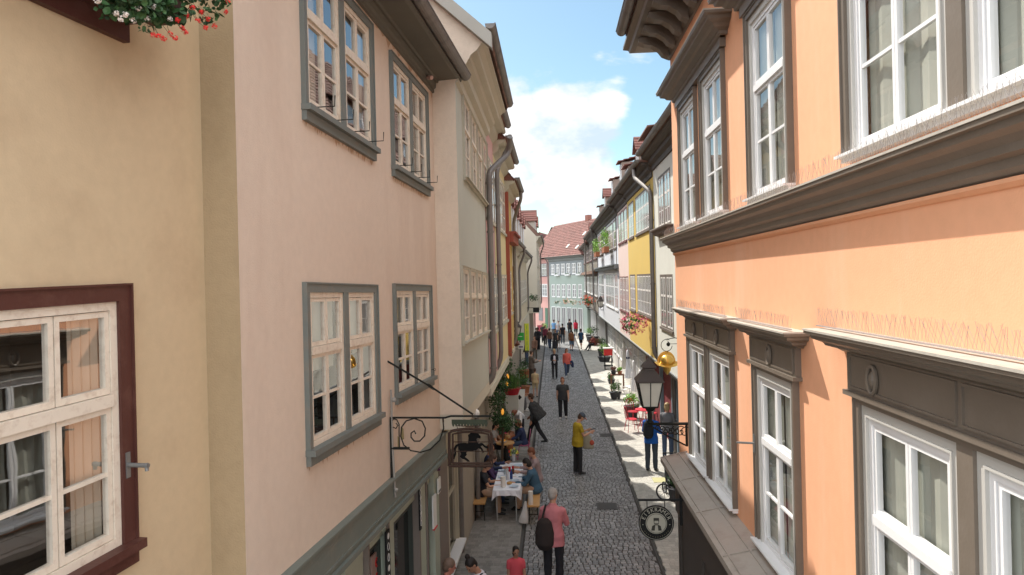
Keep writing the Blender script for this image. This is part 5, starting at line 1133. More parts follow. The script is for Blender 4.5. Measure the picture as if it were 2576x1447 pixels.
c_ = FW.pt(sR(1530), 7.12, .30)
for i, (x, lab) in enumerate(((1516, 'leafy light green plants in the farther terracotta window box of the white house'), (1540, 'leafy light green plants in the nearer terracotta window box of the white house'))):
    q = FW.pt(sR(x), 7.05, .32); t = thing('window_box', lab, 'window box', q, 'planted window boxes on the white house'); mb = MB(); mb.fbox(FW, sR(x) - .9, sR(x) + .9, 6.95, 7.25, .2, .46); mb.build('planter', TERRA, t); lm = MB(); rg = random.Random(i)
    for k in range(12): leaves(lm, FW.pt(sR(x) + rg.uniform(-.9, .9), 7.5 + rg.uniform(-.15, .5), .35), (.3, .28, .32), 34, .06, rg)
    lm.build('foliage', LEAFL, t)
hanging_flowers(atY(1476, 755, 52), (.7, .4, .4), 'hanging basket of orange red flowers far down the right row', LEAF, mat('petal_orange', (.80, .15, .06), .6, .2, 8, island=.3), 120, 40, fr=.09, ls=.09, seed=6)
hanging_flowers(atY(1340, 750, 47), (.45, .4, .35), 'dark green trailing plant high on the left row near the bend', LEAFD, PINKP, 160, 0, ls=.07, seed=7, cat='plant', name='hanging_plant')
hanging_flowers(atY(1281, 792, 24), (.32, .3, .35), 'green plant hanging on the rust red corner of the left row', LEAF, PINKP, 160, 0, ls=.06, seed=8, cat='plant', name='hanging_plant')
hanging_flowers(atY(1440, 760, 68), (.5, .35, .3), 'white and red flowers in a box on the green house', LEAF, PWHITE, 70, 30, fr=.09, ls=.08, seed=9)
hanging_flowers(atY(1425, 757, 70), (.35, .3, .3), 'peach flowers in a box on the green house', LEAF, mat('petal_peach', (.80, .45, .30), .6), 70, 25, fr=.08, ls=.08, seed=19)
hanging_flowers(atY(1402, 762, 73), (.35, .3, .3), 'dark leaved window plant on the left of the green house', LEAFD, PWHITE, 70, 8, fr=.08, ls=.08, seed=29)
# vine climbing the front post of the left row
vt = thing('climbing_vine', 'dense green vine climbing the posts of the left shopfronts', 'plant', (-1.62, 19.5, 0)); lm = MB(); rg = random.Random(12)
for (x, y, Y) in ((1265, 900, 19.8), (1262, 930, 19.6), (1258, 960, 19.5), (1256, 990, 19.4), (1254, 1020, 19.2), (1250, 1045, 19.0), (1268, 880, 20.2), (1272, 915, 20.2), (1266, 970, 19.6), (1262, 1050, 19.2), (1274, 1060, 19.6), (1246, 1000, 18.8)):
    leaves(lm, atY(x, y, Y), (.30, .28, .30), 190, .042, rg)
lm.build('foliage', LEAFD, vt); mb = MB(); a = atY(1264, 880, 20.0); b_ = Vector((a.x - .1, 19.8, 0)); mb.tube([b_, a.lerp(b_, .5) + Vector((.05, 0, 0)), a], [.04, .03, .02], 6); mb.build('stem', mat('bark', (.09, .06, .04), .9), vt)
hanging_flowers(atY(1278, 1070, 21.2), (.46, .3, .42), 'grey green bush in a tub behind the small table on the left', LEAFD, PINKP, 260, 0, ls=.045, seed=13, cat='plant', name='potted_bush', pot=(.2, .4, TERRA))
LAMPO = bpy.data.materials.new('amber_lamp'); LAMPO.use_nodes = True; q_ = LAMPO.node_tree.nodes['Principled BSDF']; q_.inputs['Base Color'].default_value = (.8, .35, .05, 1); q_.inputs['Emission Color'].default_value = (1, .42, .05, 1); q_.inputs['Emission Strength'].default_value = .3
for i, (x, y, lab) in enumerate(((1277, 948, 'topmost amber lamp glowing behind the vine'), (1275, 966, 'middle amber lamp glowing behind the vine'), (1264, 1036, 'lowest amber lamp glowing behind the vine'))):
    q = atY(x, y, 21.5 if i < 2 else 19.0); t = thing('amber_lamp', lab, 'lamp', q, 'amber lamps behind the vine'); mb = MB(); mb.ball(q, (.045, .045, .09)); mb.build('shade', LAMPO, t, smooth=True); mb = MB(); mb.tube([q + Vector((0, 0, .1)), q + Vector((-.02, 0, .3))], .006, 5); mb.build('cord', IRON, t)
# tub plants
def pot_plant(x, Y, r_, h, hh, label, lm_, potm, seed, blades=False, z=0.03, ls=.05, cat='potted plant', group=None):
    rg = random.Random(seed); t = thing('potted_plant', label, cat, (x, Y, z), group); mb = MB(); mb.lathe((x, Y, z), [(r_ * .7, 0), (r_ * .95, h), (r_ * 1.05, h), (r_ * 1.05, h + .03), (r_ * .85, h + .03)], 16); mb.build('pot', potm, t); lm = MB()
    if blades:
        for k in range(260):
            a = rg.uniform(0, 6.28); rr_ = rg.uniform(0, r_); o_ = Vector((x + rr_ * math.cos(a), Y + rr_ * math.sin(a), z + h)); e_ = o_ + Vector((rg.gauss(0, .1), rg.gauss(0, .1), hh * rg.uniform(.6, 1.1))); w_ = Vector((-math.sin(a), math.cos(a), 0)) * .008; m_ = o_.lerp(e_, .6) + Vector((0, 0, .03)); lm.add([o_ - w_, o_ + w_, m_ + w_, e_, m_ - w_], [(0, 1, 2, 3, 4)])
    else:
        for k in range(7): leaves(lm, (x + rg.uniform(-.5, .5) * r_, Y + rg.uniform(-.5, .5) * r_, z + h + hh * rg.uniform(.25, .75)), (r_ * .8, r_ * .8, hh * .35), 45, ls, rg)
    lm.build('foliage', lm_, t); return t
REDP = mat('pot_red', (.42, .02, .03), .4); POTD = mat('pot_dark', (.04, .04, .045), .5)
g = ground(1304, 990); pot_plant(-1.62, 25.5, .34, .22, .6, 'tuft of green grass in a shallow red planter on a tall white plinth', LEAF, REDP, 21, blades=True, z=1.33); mb = MB(); mb.box(-1.85, -1.39, 25.3, 25.7, .03, 1.33); o = mb.build('plinth', mat('plinth_white', (.5, .48, .42), .8)); tag(o, 'white plinth carrying the red planter of grass', 'plinth')
pot_plant(3.0, 27.3, .30, .45, .55, 'dark pot of bright green and reddish leaves beside the red table', LEAFL, POTD, 22); pot_plant(2.75, 31.5, .28, .3, .5, 'low green potted shrub by the brown plant stand', LEAF, POTD, 23); pot_plant(2.95, 36.0, .2, .2, .5, 'small leafy plant in front of the white house wall', LEAF, POTD, 24)
pot_plant(3.4, 48.5, .36, .5, 1.0, 'dark round shrub in a tub beside the bench', LEAFD, POTD, 25); pot_plant(3.3, 45.5, .45, .3, 1.2, 'light green bushy plant beside the red stand', LEAFL, POTD, 26); pot_plant(3.2, 56.5, .5, .7, .9, 'dark green tub of foliage far along the right pavement', LEAFD, POTD, 27); pot_plant(3.2, 61.0, .4, .5, .7, 'yellow green shrub in a far tub on the right pavement', LEAFL, POTD, 28)
pot_plant(-.9, 68.0, .4, .5, .8, 'yellow flowering tub by the salmon house corner', LEAFL, TERRA, 29); pot_plant(2.95, 17.2, .22, .3, .6, 'leafy shrub in a pot beside the pushchair', LEAFD, POTD, 30)
pot_plant(-1.75, 23.5, .3, .3, .55, 'russet leaved plant in a terracotta pot by the left shopfront', mat('leaf_russet', (.16, .05, .03), .7, .3, 8, island=.4), TERRA, 31); pot_plant(-1.5, 33.0, .3, .4, .6, 'green tub plant by the seated visitor in yellow', LEAF, TERRA, 32)
# white folding stand with two small dark cards
t = thing('easel_sign', 'white tapering easel board with a dark diamond card by the left shopfronts', 'sign', (-1.45, 26.0, .03)); b0 = ground(1292, 1000)
mb = MB(); O = Vector((-1.62, 26.3, .03)); mb.prism([(.08, 0), (.34, 0), (.46, 1.35), (-.02, 1.35)], O, (1, 0, 0), (0, 0, 1), (0, .03, 0)); mb.build('board', SW, t); mb = MB(); mb.prism([(-.09, 0), (0, .1), (.09, 0), (0, -.1)], O + Vector((.24, -.005, 1.05)), (1, 0, 0), (0, 0, 1), (0, .004, 0)); mb.build('card', BLK, t)
# green board, yellow banner, posters
def slab(name, label, cat, x0, x1, y0, y1, Y, m, group=None, th=.03):
    a, b_ = atY(x0, y1, Y), atY(x1, y0, Y); t = thing(name, label, cat, (a.x, Y, a.z), group); mb = MB(); mb.box(min(a.x, b_.x), max(a.x, b_.x), Y, Y + th, a.z, b_.z); mb.build('panel', m, t); return t, a, b_
t, a, b_ = slab('projecting_sign', 'bright green rectangular shop sign under the left lantern', 'sign', 1302, 1318, 837, 857, 30, mat('sign_green', (.03, .38, .06), .5)); mb = MB(); mb.box(a.x + .03, b_.x - .08, 29.995, 29.998, (a.z + b_.z) / 2 - .01, (a.z + b_.z) / 2 + .015); mb.build('sign_line', SW, t); mb = MB(); mb.tube([Vector((a.x, 30, b_.z)), Vector((-2.1, 30, b_.z + .03))], .012, 5); mb.build('arm', IRON, t)
t, a, b_ = slab('paper_notice', 'white paper notice sheet below the green shop sign', 'notice', 1304, 1317, 862, 878, 30.5, SW); mb = MB(); mb.box(a.x + .03, b_.x - .03, 30.492, 30.496, a.z + .06, a.z + .12); mb.build('printed_band', mat('ink_violet', (.15, .1, .25), .6), t); mb = MB(); mb.tube([Vector((a.x, 30.5, a.z)), Vector((-2.1, 30.5, a.z))], .01, 5); mb.build('arm', IRON, t)
t, a, b_ = slab('upright_banner', 'tall narrow yellow striped banner on the left pavement', 'banner', 1321, 1330, 814, 882, 36, mat('banner_yellow', (.62, .66, .05), .6)); mb = MB()
for k in range(5): mb.box(a.x + (b_.x - a.x) * (.45), a.x + (b_.x - a.x) * .55, 35.994, 35.998, a.z + k * .28, a.z + k * .28 + .2)
mb.build('banner_marks', mat('sign_green', (.03,) * 3), t); mb = MB(); mb.box(a.x - .02, a.x, 36, 36.04, 0.03, b_.z); mb.box(a.x - .12, b_.x + .12, 35.85, 36.2, .03, .06); mb.build('stand', IRON, t)
t = thing('pointed_canopy', 'folded brown cloth canopy hanging by the left lantern', 'canopy', atY(1288, 858, 27)); q = atY(1288, 858, 27); mb = MB(); mb.tube([q + Vector((-.08, 0, .45)), q + Vector((.0, 0, .1)), q + Vector((.1, 0, -.05)), q + Vector((-.2, 0, -.35))], [.02, .16, .24, .06], 10); mb.build('cloth', mat('cloth_brown', (.13, .05, .035), .9), t)
t, a, b_ = slab('projecting_sign', 'black box sign with a white plate far along the left row', 'sign', 1341, 1356, 775, 786, 44, BLK, th=.3); mb = MB(); mb.tube([Vector((b_.x, 44, b_.z + .02)), Vector((-2.0, 44, b_.z + .02))], .02, 5); mb.build('arm', IRON, t)
t, a, b_ = slab('blue_box_sign', 'small pink poster in the far left shop doorway', 'poster', 1352, 1366, 818, 845, 60, mat('poster_pink', (.55, .12, .18), .6))
# ---- long table with benches on the left pavement
def beer_bench(x0, x1, y0, y1, label):
    t = thing('bench', label, 'bench', ((x0 + x1) / 2, (y0 + y1) / 2, .03), 'benches beside the long table'); mb = MB(); mb.box(x0, x1, y0, y1, .45, .48); mb.build('seat', WOOD, t)
    for y in (y0 + .12, y1 - .12):
        mb = MB(); mb.tube([(x0 + .05, y, .45), (x0 + .03, y, .03)], .012, 6); mb.tube([(x1 - .05, y, .45), (x1 - .03, y, .03)], .012, 6); mb.tube([(x0 + .04, y, .25), (x1 - .04, y, .25)], .01, 6); mb.build('leg_frame', IRON, t)
    return t
beer_bench(-.70, -.42, 15.5, 18.1, 'orange wooden bench on the street side of the long white table'); beer_bench(-1.96, -1.68, 15.7, 18.1, 'orange wooden bench against the shopfront behind the long white table')
t = thing('table', 'long narrow table under a white cloth laid for a meal', 'table', (-1.18, 16.9, .03))
mb = MB(); mb.box(-1.47, -.90, 15.75, 18.05, .73, .76); mb.build('tabletop', mat('table_white', (.7, .7, .7), .6), t)
for (x, y) in ((-1.42, 15.85), (-.97, 15.85), (-1.42, 17.95), (-.97, 17.95)): mb = MB(); mb.tube([(x, y, .73), (x, y, .03)], .014, 6); mb.build('leg', mat('steel_pale', (.45, .44, .42), .4), t)
cl = MB(); x0, x1, y0, y1 = -1.50, -.87, 15.72, 18.08; n_ = 40; top = []; bot = []
for i in range(n_):
    u_ = i / n_ * 4; k = int(u_); f_ = u_ - k; c4 = [(x0, y0), (x1, y0), (x1, y1), (x0, y1)]; a, b_ = c4[k], c4[(k + 1) % 4]; px_, py_ = a[0] + (b_[0] - a[0]) * f_, a[1] + (b_[1] - a[1]) * f_
    cr_ = min(f_, 1 - f_); d_ = .12 + .12 * (1 - min(1, cr_ * 5)); ox = .02 * math.sin(i * 2.3); top.append((px_, py_, .772)); bot.append((px_ + (.03 if px_ > -1.18 else -.03) * (1 + ox * 10), py_ + (-.02 + ox if k == 0 else .02), .772 - d_))
cl.add(top + bot, [tuple(range(n_))] + [(i, (i + 1) % n_, n_ + (i + 1) % n_, n_ + i) for i in range(n_)]); o = cl.build('tablecloth', CLOTH); tag(o, 'white cloth draped over the long table with hanging corners', 'tablecloth')
def small(name, label, cat, shapes, loc, group=None):
    t = thing(name, label, cat, loc, group)
    for nm, prof, m in shapes: mb = MB(); mb.lathe(loc, prof, 14); mb.build(nm, m, t)
    return t
TZ = .774; PL = mat('plate_blue_white', (.45, .52, .60), .3, .25, 20); GLS = mat('tumbler', (.35, .40, .42), .1, spec=.8)
for i, (x, y, lab) in enumerate(((-1.02, 15.98, 'blue and white plate at the near street-side corner of the table'), (-1.03, 16.45, 'patterned plate in front of the man in the blue shirt'), (-1.34, 16.75, 'patterned plate in front of the diner in black'), (-1.03, 17.2, 'patterned plate at the middle of the table'), (-1.35, 17.3, 'small pale plate on the wall side of the table'), (-1.02, 17.8, 'patterned plate at the far street-side corner of the table'))):
    small('plate', lab, 'plate', [('dish', [(.06, 0), (.11, .018), (.115, .02), (.06, .008)], PL)], Vector((x, y, TZ)), 'plates on the long table')
small('paper_roll', 'white paper roll standing on the near end of the table', 'paper roll', [('roll', [(.06, 0), (.06, .24), (.02, .24)], mat('paper', (.72, .68, .62), .9))], Vector((-1.27, 15.98, TZ)))
small('paper_roll', 'tall white paper roll standing on the end of the orange bench', 'paper roll', [('roll', [(.055, 0), (.055, .30), (.02, .30)], mat('paper', (.72,) * 3))], Vector((-.62, 15.62, .482)))
small('bottle', 'dark blue bottle in the middle of the table', 'bottle', [('glass', [(.035, 0), (.035, .14), (.014, .19), (.014, .23)], mat('glass_blue', (.02, .05, .20), .1))], Vector((-1.12, 16.62, TZ)), 'bottles on the table')
small('bottle', 'clear water bottle beside the blue bottle', 'bottle', [('glass', [(.035, 0), (.035, .16), (.014, .23), (.014, .27)], mat('glass_pale', (.5, .52, .55), .1))], Vector((-1.21, 16.55, TZ)), 'bottles on the table')
for i, (x, y, m, lab) in enumerate(((-1.2, 17.25, mat('glass_red', (.45, .02, .03), .2), 'red drink glass at the far end of the table'), (-1.1, 17.05, mat('glass_brown', (.10, .04, .02), .1), 'tall glass of dark drink on the table'), (-1.3, 17.0, GLS, 'clear tumbler by the diner in black'), (-1.12, 17.3, mat('glass_red', (.45,) * 3), 'second red glass beside the flower vase'))):
    small('drinking_glass', lab, 'glass', [('cup', [(.028, 0), (.035, .12)], m)], Vector((x, y, TZ)), 'glasses on the table')
small('bread', 'golden bread roll on the table edge', 'bread', [('loaf', [(.03, 0), (.07, .02), (.05, .05)], mat('bread_crust', (.48, .27, .09), .8))], Vector((-1.14, 16.2, TZ)))
t = hanging_flowers((-1.12, 17.75, TZ + .36), (.13, .12, .10), 'vase of yellow green and red flowers at the far end of the table', LEAF, YEL, 60, 16, name='flower_vase', fr=.032, ls=.03, seed=41, fm2=RED, pot=(.05, .17, mat('glass_pale', (.5,) * 3)))
# carrier bag under the bench end
t = thing('carrier_bag', 'white plastic bag hanging at the near end of the orange bench', 'bag', (-.78, 15.6, .1)); mb = MB(); mb.tube([(-.74, 15.62, .55), (-.75, 15.6, .38), (-.78, 15.58, .2), (-.8, 15.58, .08)], [(.02, .02), (.06, .05), (.10, .07), (.11, .06)], 10); mb.build('bag', mat('plastic_white', (.6, .58, .56), .5), t)
# small round table of the seated couple, and seats
t = thing('table', 'small low wooden table between the seated pair on the left', 'table', (-1.55, 20.6, .03)); mb = MB(); mb.lathe((-1.55, 20.6, 0), [(.28, .68), (.28, .71)], 20); mb.build('tabletop', WOOD, t); mb = MB(); mb.lathe((-1.55, 20.6, 0), [(.18, .03), (.03, .06), (.03, .68)], 10); mb.build('pedestal', IRON, t)
small('bowl', 'bowl of oranges on the small low table', 'bowl', [('dish', [(.05, 0), (.10, .06)], mat('bowl_white', (.6,) * 3)), ('fruit', [(.05, .03), (.085, .07), (.04, .12)], mat('orange_fruit', (.75, .33, .03), .5))], Vector((-1.6, 20.5, .712)))
# ---- right pavement: red cafe set, white set, plant stands, clothes, stand, pushchair
def cafe_table(x, y, r_, h, m, label, group=None, cloth=None):
    t = thing('cafe_table', label, 'table', (x, y, .03), group); mb = MB(); mb.lathe((x, y, 0), [(r_, h - .03), (r_, h), (r_ - .02, h + .005)], 24); mb.build('tabletop', m, t)
    for a in (0.3, 1.87, 3.44, 5.01): mb = MB(); mb.tube([(x + .04 * math.cos(a), y + .04 * math.sin(a), h - .03), (x + .1 * math.cos(a), y + .1 * math.sin(a), h * .5), (x + .27 * math.cos(a), y + .27 * math.sin(a), .03)], .012, 5); mb.build('leg', m, t)
    return t
def cafe_chair(x, y, rz, m, label, group):
    t = thing('cafe_chair', label, 'chair', (x, y, .03), group); M = Matrix.Translation((x, y, .03)) @ Matrix.Rotation(rz, 4, 'Z'); T = lambda *p: M @ Vector(p)
    mb = MB(); mb.lathe((x, y, .03), [(.20, .43), (.21, .455), (.19, .465)], 16); mb.build('seat', m, t)
    for sx_, sy in ((-1, -1), (1, -1), (-1, 1), (1, 1)): mb = MB(); mb.tube([T(sx_ * .14, sy * .14, .43), T(sx_ * .2, sy * .2, 0)], .011, 5); mb.build('leg', m, t)
    mb = MB(); mb.tube([T(-.18, .15, .45), T(-.19, .2, .75), T(-.1, .22, .90), T(.1, .22, .90), T(.19, .2, .75), T(.18, .15, .45)], .011, 6)
    for k in (-.09, 0, .09): mb.tube([T(k, .17, .46), T(k, .22, .89)], .006, 5)
    mb.tube([T(-.18, .19, .66), T(.18, .19, .66)], .007, 5); mb.build('backrest', m, t); return t
REDM = mat('enamel_red', (.55, .03, .05), .4); WHM = mat('enamel_white', (.72, .70, .66), .5)
cafe_table(3.25, 25.4, .33, .74, REDM, 'round red metal cafe table on the sunny pavement')
for i, (x, y, rz, lab) in enumerate(((2.95, 26.3, .6, 'red metal chair behind the red table beside the dark pot'), (2.72, 24.9, 1.8, 'red metal chair on the street side of the red table'), (3.6, 26.0, -.6, 'red metal chair between the red table and the shopfront'))): cafe_chair(x, y, rz, REDM, lab, 'red cafe chairs')
cafe_table(3.42, 30.6, .33, .74, WHM, 'white cafe table crowded with crockery'); 
for i, (x, y, rz, lab) in enumerate(((3.1, 29.6, 2.6, 'white chair in front of the white cafe table'), (3.6, 31.8, -.4, 'white chair behind the white cafe table'), (3.05, 31.4, 1.2, 'white chair on the street side of the white cafe table'))): cafe_chair(x, y, rz, WHM, lab, 'white cafe chairs')
for i, (x, y, lab) in enumerate(((3.35, 30.45, 'white cup on the white cafe table'), (3.52, 30.7, 'second white cup on the white cafe table'))): small('cup', lab, 'cup', [('bowl', [(.03, 0), (.05, .07)], WHM)], Vector((x, y, .745)), 'cups on the white table')
t = thing('plant_stand', 'brown wooden stand carrying flower pots', 'stand', (3.0, 33.4, .03)); mb = MB(); mb.box(2.7, 3.35, 33.2, 33.6, .86, .9); mb.build('shelf', mat('wood_brown', (.16, .07, .04), .6), t)
for (x, y) in ((2.73, 33.23), (3.32, 33.23), (2.73, 33.57), (3.32, 33.57)): mb = MB(); mb.box(x - .02, x + .02, y - .02, y + .02, .03, .86); mb.build('leg', mat('wood_brown', (.16,) * 3), t)
pot_plant(2.85, 33.4, .13, .14, .28, 'russet leaved pot on the brown plant stand', mat('leaf_russet', (.16,) * 3), POTD, 51, z=.9, ls=.035); pot_plant(3.15, 33.4, .12, .12, .25, 'yellow flowered pot on the brown plant stand', LEAFL, TERRA, 52, z=.9, ls=.035)
# white summer dresses hanging in front of the maroon shop
for i, (s_, n_, z_, m, lab, wdt) in enumerate(((34.6, -.30, 2.35, mat('dress_cream', (.66, .62, .55), .9), 'long cream dress hanging farthest along the maroon shopfront', .34), (32.4, -.25, 2.2, CLOTH, 'white dress with a navy belt hanging on the maroon shopfront', .34), (29.6, -.2, 2.05, mat('dress_white', (.80, .79, .78), .9), 'bright white tapering dress in the middle of the maroon shopfront', .36), (27.4, -.2, 1.95, mat('dress_white', (.8,) * 3), 'white dress with a navy top hanging nearest on the maroon shopfront', .32))):
    p = FW.pt(s_, z_, n_); t = thing('hanging_dress', lab, 'dress', p - Vector((0, 0, 1.35)), 'dresses hung outside the maroon shop'); mb = MB()
    k_ = 14; prof = [(.03, 0), (.10, -.06), (.13, -.25), (.12, -.45), (.18, -.8), (wdt * .78, -1.3), (wdt * .8, -1.32)]; vs = []
    for (r_, dz) in prof:
        for j in range(k_): a = 2 * math.pi * j / k_; w_ = 1 + (.18 * math.sin(j * 2.6) if dz < -.4 else 0); vs.append(p + Vector((math.cos(a) * r_ * .6 * w_, math.sin(a) * r_ * w_, dz)))
    mb.add(vs, [(a * k_ + j, a * k_ + (j + 1) % k_, (a + 1) * k_ + (j + 1) % k_, (a + 1) * k_ + j) for a in range(len(prof) - 1) for j in range(k_)]); mb.build('skirt', m, t)
    mb = MB(); mb.tube([p + Vector((0, -.16, -.03)), p + Vector((0, 0, .03)), p + Vector((0, .16, -.03))], .01, 5); mb.tube([p + Vector((0, 0, .03)), p + Vector((0, 0, .16)), FW.pt(s_, z_ + .18, GN)], .006, 5); mb.build('hanger', IRON, t)
    if i in (1, 3): mb = MB(); mb.lathe(p + Vector((0, 0, -.42)), [(.122, 0), (.135, .04), (.125, .14 if i == 3 else .08)], 14, sx=.7); mb.build('navy_top', mat('cloth_navy', (.02, .03, .08), .8), t)
# red stand with glass base
t = thing('display_stand', 'red and dark display stand with a pale top by the white house wall', 'stand', (3.25, 41.6, .03)); mb = MB(); mb.box(3.0, 3.5, 41.4, 41.8, .9, 1.3); mb.build('cabinet', mat('stand_red', (.60, .02, .02), .4), t); mb = MB(); mb.box(2.95, 3.6, 41.35, 41.85, 1.3, 1.35); mb.build('top', WHM, t)
for (x, y) in ((3.04, 41.45), (3.46, 41.45), (3.04, 41.75), (3.46, 41.75)): mb = MB(); mb.box(x - .02, x + .02, y - .02, y + .02, .03, .9); mb.build('leg', IRON, t)
mb = MB(); mb.box(2.98, 3.52, 41.38, 41.82, .25, .3); mb.build('shelf', IRON, t)
# bench of the seated elderly visitor
t = thing('bench', 'dark bench on the right pavement under the seated elderly visitor', 'bench', (3.15, 52.6, .03)); mb = MB(); mb.box(2.75, 3.65, 52.4, 52.85, .42, .47); mb.build('seat', mat('wood_brown', (.16,) * 3), t); mb = MB(); mb.box(2.75, 3.65, 52.85, 52.9, .5, .9); mb.build('backrest', mat('wood_brown', (.16,) * 3), t)
for x in (2.8, 3.6): mb = MB(); mb.box(x - .02, x + .02, 52.45, 52.85, .03, .42); mb.build('leg', IRON, t)
# pushchair under the ledge
w0 = ground(1672, 1262); px0, py0 = w0.x, w0.y
t = thing('pushchair', 'black pushchair with spoked wheels half hidden under the wooden ledge', 'pushchair', (px0 + .3, py0 + .35, .03))
def wheel(c, r_, ax, parent, sp=8):
    c = Vector(c); ax = Vector(ax).normalized(); u = ax.cross(ZV).normalized(); mb = MB(); pts = [c + u * r_ * math.cos(a) + ZV * r_ * math.sin(a) for a in [i * math.pi / 12 for i in range(25)]]; mb.tube(pts, .022, 6); w_ = mb.build('wheel', BLACKP, parent); mb = MB()
    for k in range(sp): a = k * 2 * math.pi / sp; mb.tube([c, c + u * r_ * .95 * math.cos(a) + ZV * r_ * .95 * math.sin(a)], .006, 4)
    mb.tube([c - ax * .03, c + ax * .03], .025, 8); mb.build('spokes', mat('spoke_grey', (.3, .3, .3), .4), w_)
for (dx, dy, r_) in ((0, 0, .20), (.52, .05, .20), (.1, .62, .13), (.42, .66, .13)): wheel((px0 + dx, py0 + dy, r_ + .035), r_, (.35, 1, 0) if False else (1, .25, 0), t) if dy > .3 else wheel((px0 + dx, py0 + dy, r_ + .035), r_, (.5, 1, 0), t)
mb = MB()
for dx in (0.03, .49): mb.tube([(px0 + dx, py0, .23), (px0 + dx * .7 + .08, py0 + .35, .55), (px0 + dx * .7 + .08, py0 + .75, 1.02)], .014, 6); mb.tube([(px0 + dx * .7 + .08, py0 + .35, .55), (px0 + dx * .6 + .12, py0 + .62, .17)], .014, 6)
mb.tube([(px0 + .10, py0 + .75, 1.02), (px0 + .42, py0 + .75, 1.02)], .018, 6); mb.build('frame', IRON, t)
mb = MB(); mb.tube([(px0 + .27, py0 + .1, .38), (px0 + .27, py0 + .4, .48), (px0 + .27, py0 + .62, .85)], [(.17, .05), (.19, .09), (.17, .05)], 12, side=(1, 0, 0)); mb.build('seat', mat('cloth_black', (.02, .02, .025), .9), t)
mb = MB(); mb.ball((px0 + .27, py0 + .5, .88), (.2, .2, .14), seg=12, rings=8); mb.build('hood', mat('cloth_pinkbrown', (.30, .17, .13), .9), t)
# yellowish paper lying on the pavement, drain covers
mb = MB(); a = ground(1650, 1208); mb.box(a.x - .1, a.x + .28, a.y - .35, a.y + .1, .035, .045); o = mb.build('floor_mat', mat('mat_straw', (.45, .42, .22), .9)); tag(o, 'pale straw mat lying on the pavement by the pushchair', 'mat')

for i, (x, y, w_, lab) in enumerate(((.95, 16.6, .5, 'square iron drain cover in the cobbles behind the man in the pink shirt'), (1.55, 24.2, .45, 'square iron drain cover near the right gutter'))):
    mb = MB(); mb.box(x, x + w_, y, y + w_, .0, .028)
    for k in range(5): mb.box(x + .04, x + w_ - .04, y + .05 + k * (w_ - .1) / 5, y + .05 + k * (w_ - .1) / 5 + .03, .028, .032)
    o = mb.build('drain_cover', mat('cast_iron', (.07, .065, .06), .6, .2, 8)); tag(o, lab, 'drain cover', 'drain covers in the road')

for i, (x, Y, r_, h, hh, lm_, lab) in enumerate(((-1.75, 22.6, .3, .4, .8, LEAFD, 'dark leafy tub plant just past the bending woman on the left'), (-1.85, 27.6, .32, .4, .9, LEAF, 'bushy green tub plant beside the white easel board'), (-1.7, 31.2, .3, .4, .7, LEAFD, 'dark green tub plant under the green shop sign'), (-1.75, 34.6, .35, .45, .9, LEAF, 'tall green tub plant beside the yellow banner'), (-1.7, 38.5, .35, .45, .8, LEAFD, 'dark bushy plant by the far left shop entrance'))):
    pot_plant(x, Y, r_, h, hh, lab, lm_, POTD if i % 2 else TERRA, 70 + i)
hanging_flowers(atY(1290, 842, 26.5), (.28, .25, .40), 'green trailing plant hanging under the straw yellow house', LEAF, PINKP, 200, 0, ls=.05, seed=61, cat='plant', name='hanging_plant')
# ================================================================ people
FOLD = bpy.data.textures.new('cloth_folds', 'CLOUDS'); FOLD.noise_scale = .10
QUEUE = []
def remesh(o, vox, smooth=3, fold=0.0):
    m = o.modifiers.new('remesh', 'REMESH'); m.mode = 'VOXEL'; m.voxel_size = vox; m.use_smooth_shade = True
    if fold: d = o.modifiers.new('folds', 'DISPLACE'); d.texture = FOLD; d.strength = fold; d.mid_level = .5; d.texture_coords = 'LOCAL'
    s = o.modifiers.new('smooth', 'SMOOTH'); s.iterations = smooth; s.factor = .5
    QUEUE.append(o); return o
SKIN = mat('skin', (.50, .27, .18), .55, .06, 6); SKINT = mat('skin_tan', (.40, .20, .125), .55, .06, 6)
HB = mat('hair_brown', (.06, .03, .018), .6, .3, 40); HD = mat('hair_dark', (.018, .012, .010), .6, .3, 40); HG_ = mat('hair_grey', (.36, .33, .30), .6, .25, 40); HBL = mat('hair_blond', (.42, .30, .15), .6, .25, 40); HAU = mat('hair_auburn', (.17, .055, .025), .6, .3, 40); HW_ = mat('hair_white', (.62, .60, .56), .6, .15, 40)
SHOE = mat('shoe_black', (.02, .02, .02), .5); SHOEW = mat('shoe_white', (.6, .58, .55), .6)
def cl(name, c, **k): return mat('cloth_' + name, c, .9, .10, 9, **k)
BLACKC = cl('black', (.016, .016, .018)); CHAR = cl('charcoal', (.045, .047, .05)); JEANS = cl('denim', (.05, .075, .13)); NAVY = cl('navy', (.02, .03, .08)); BEIGE = cl('beige', (.40, .32, .20))
STAND = dict(legs=((3, 4), (-2, 2)), arms=((2, 14, 5), (8, 22, 6)))
WALK = dict(legs=((20, 6), (-20, 18)), arms=((-16, 16, 5), (18, 24, 5)))
SIT = dict(legs=((82, 80), (86, 84)), arms=((35, 55, 12), (35, 55, 12)))
PHONE = dict(legs=((2, 3), (-2, 2)), arms=((18, 88, 8), (22, 84, 8)))
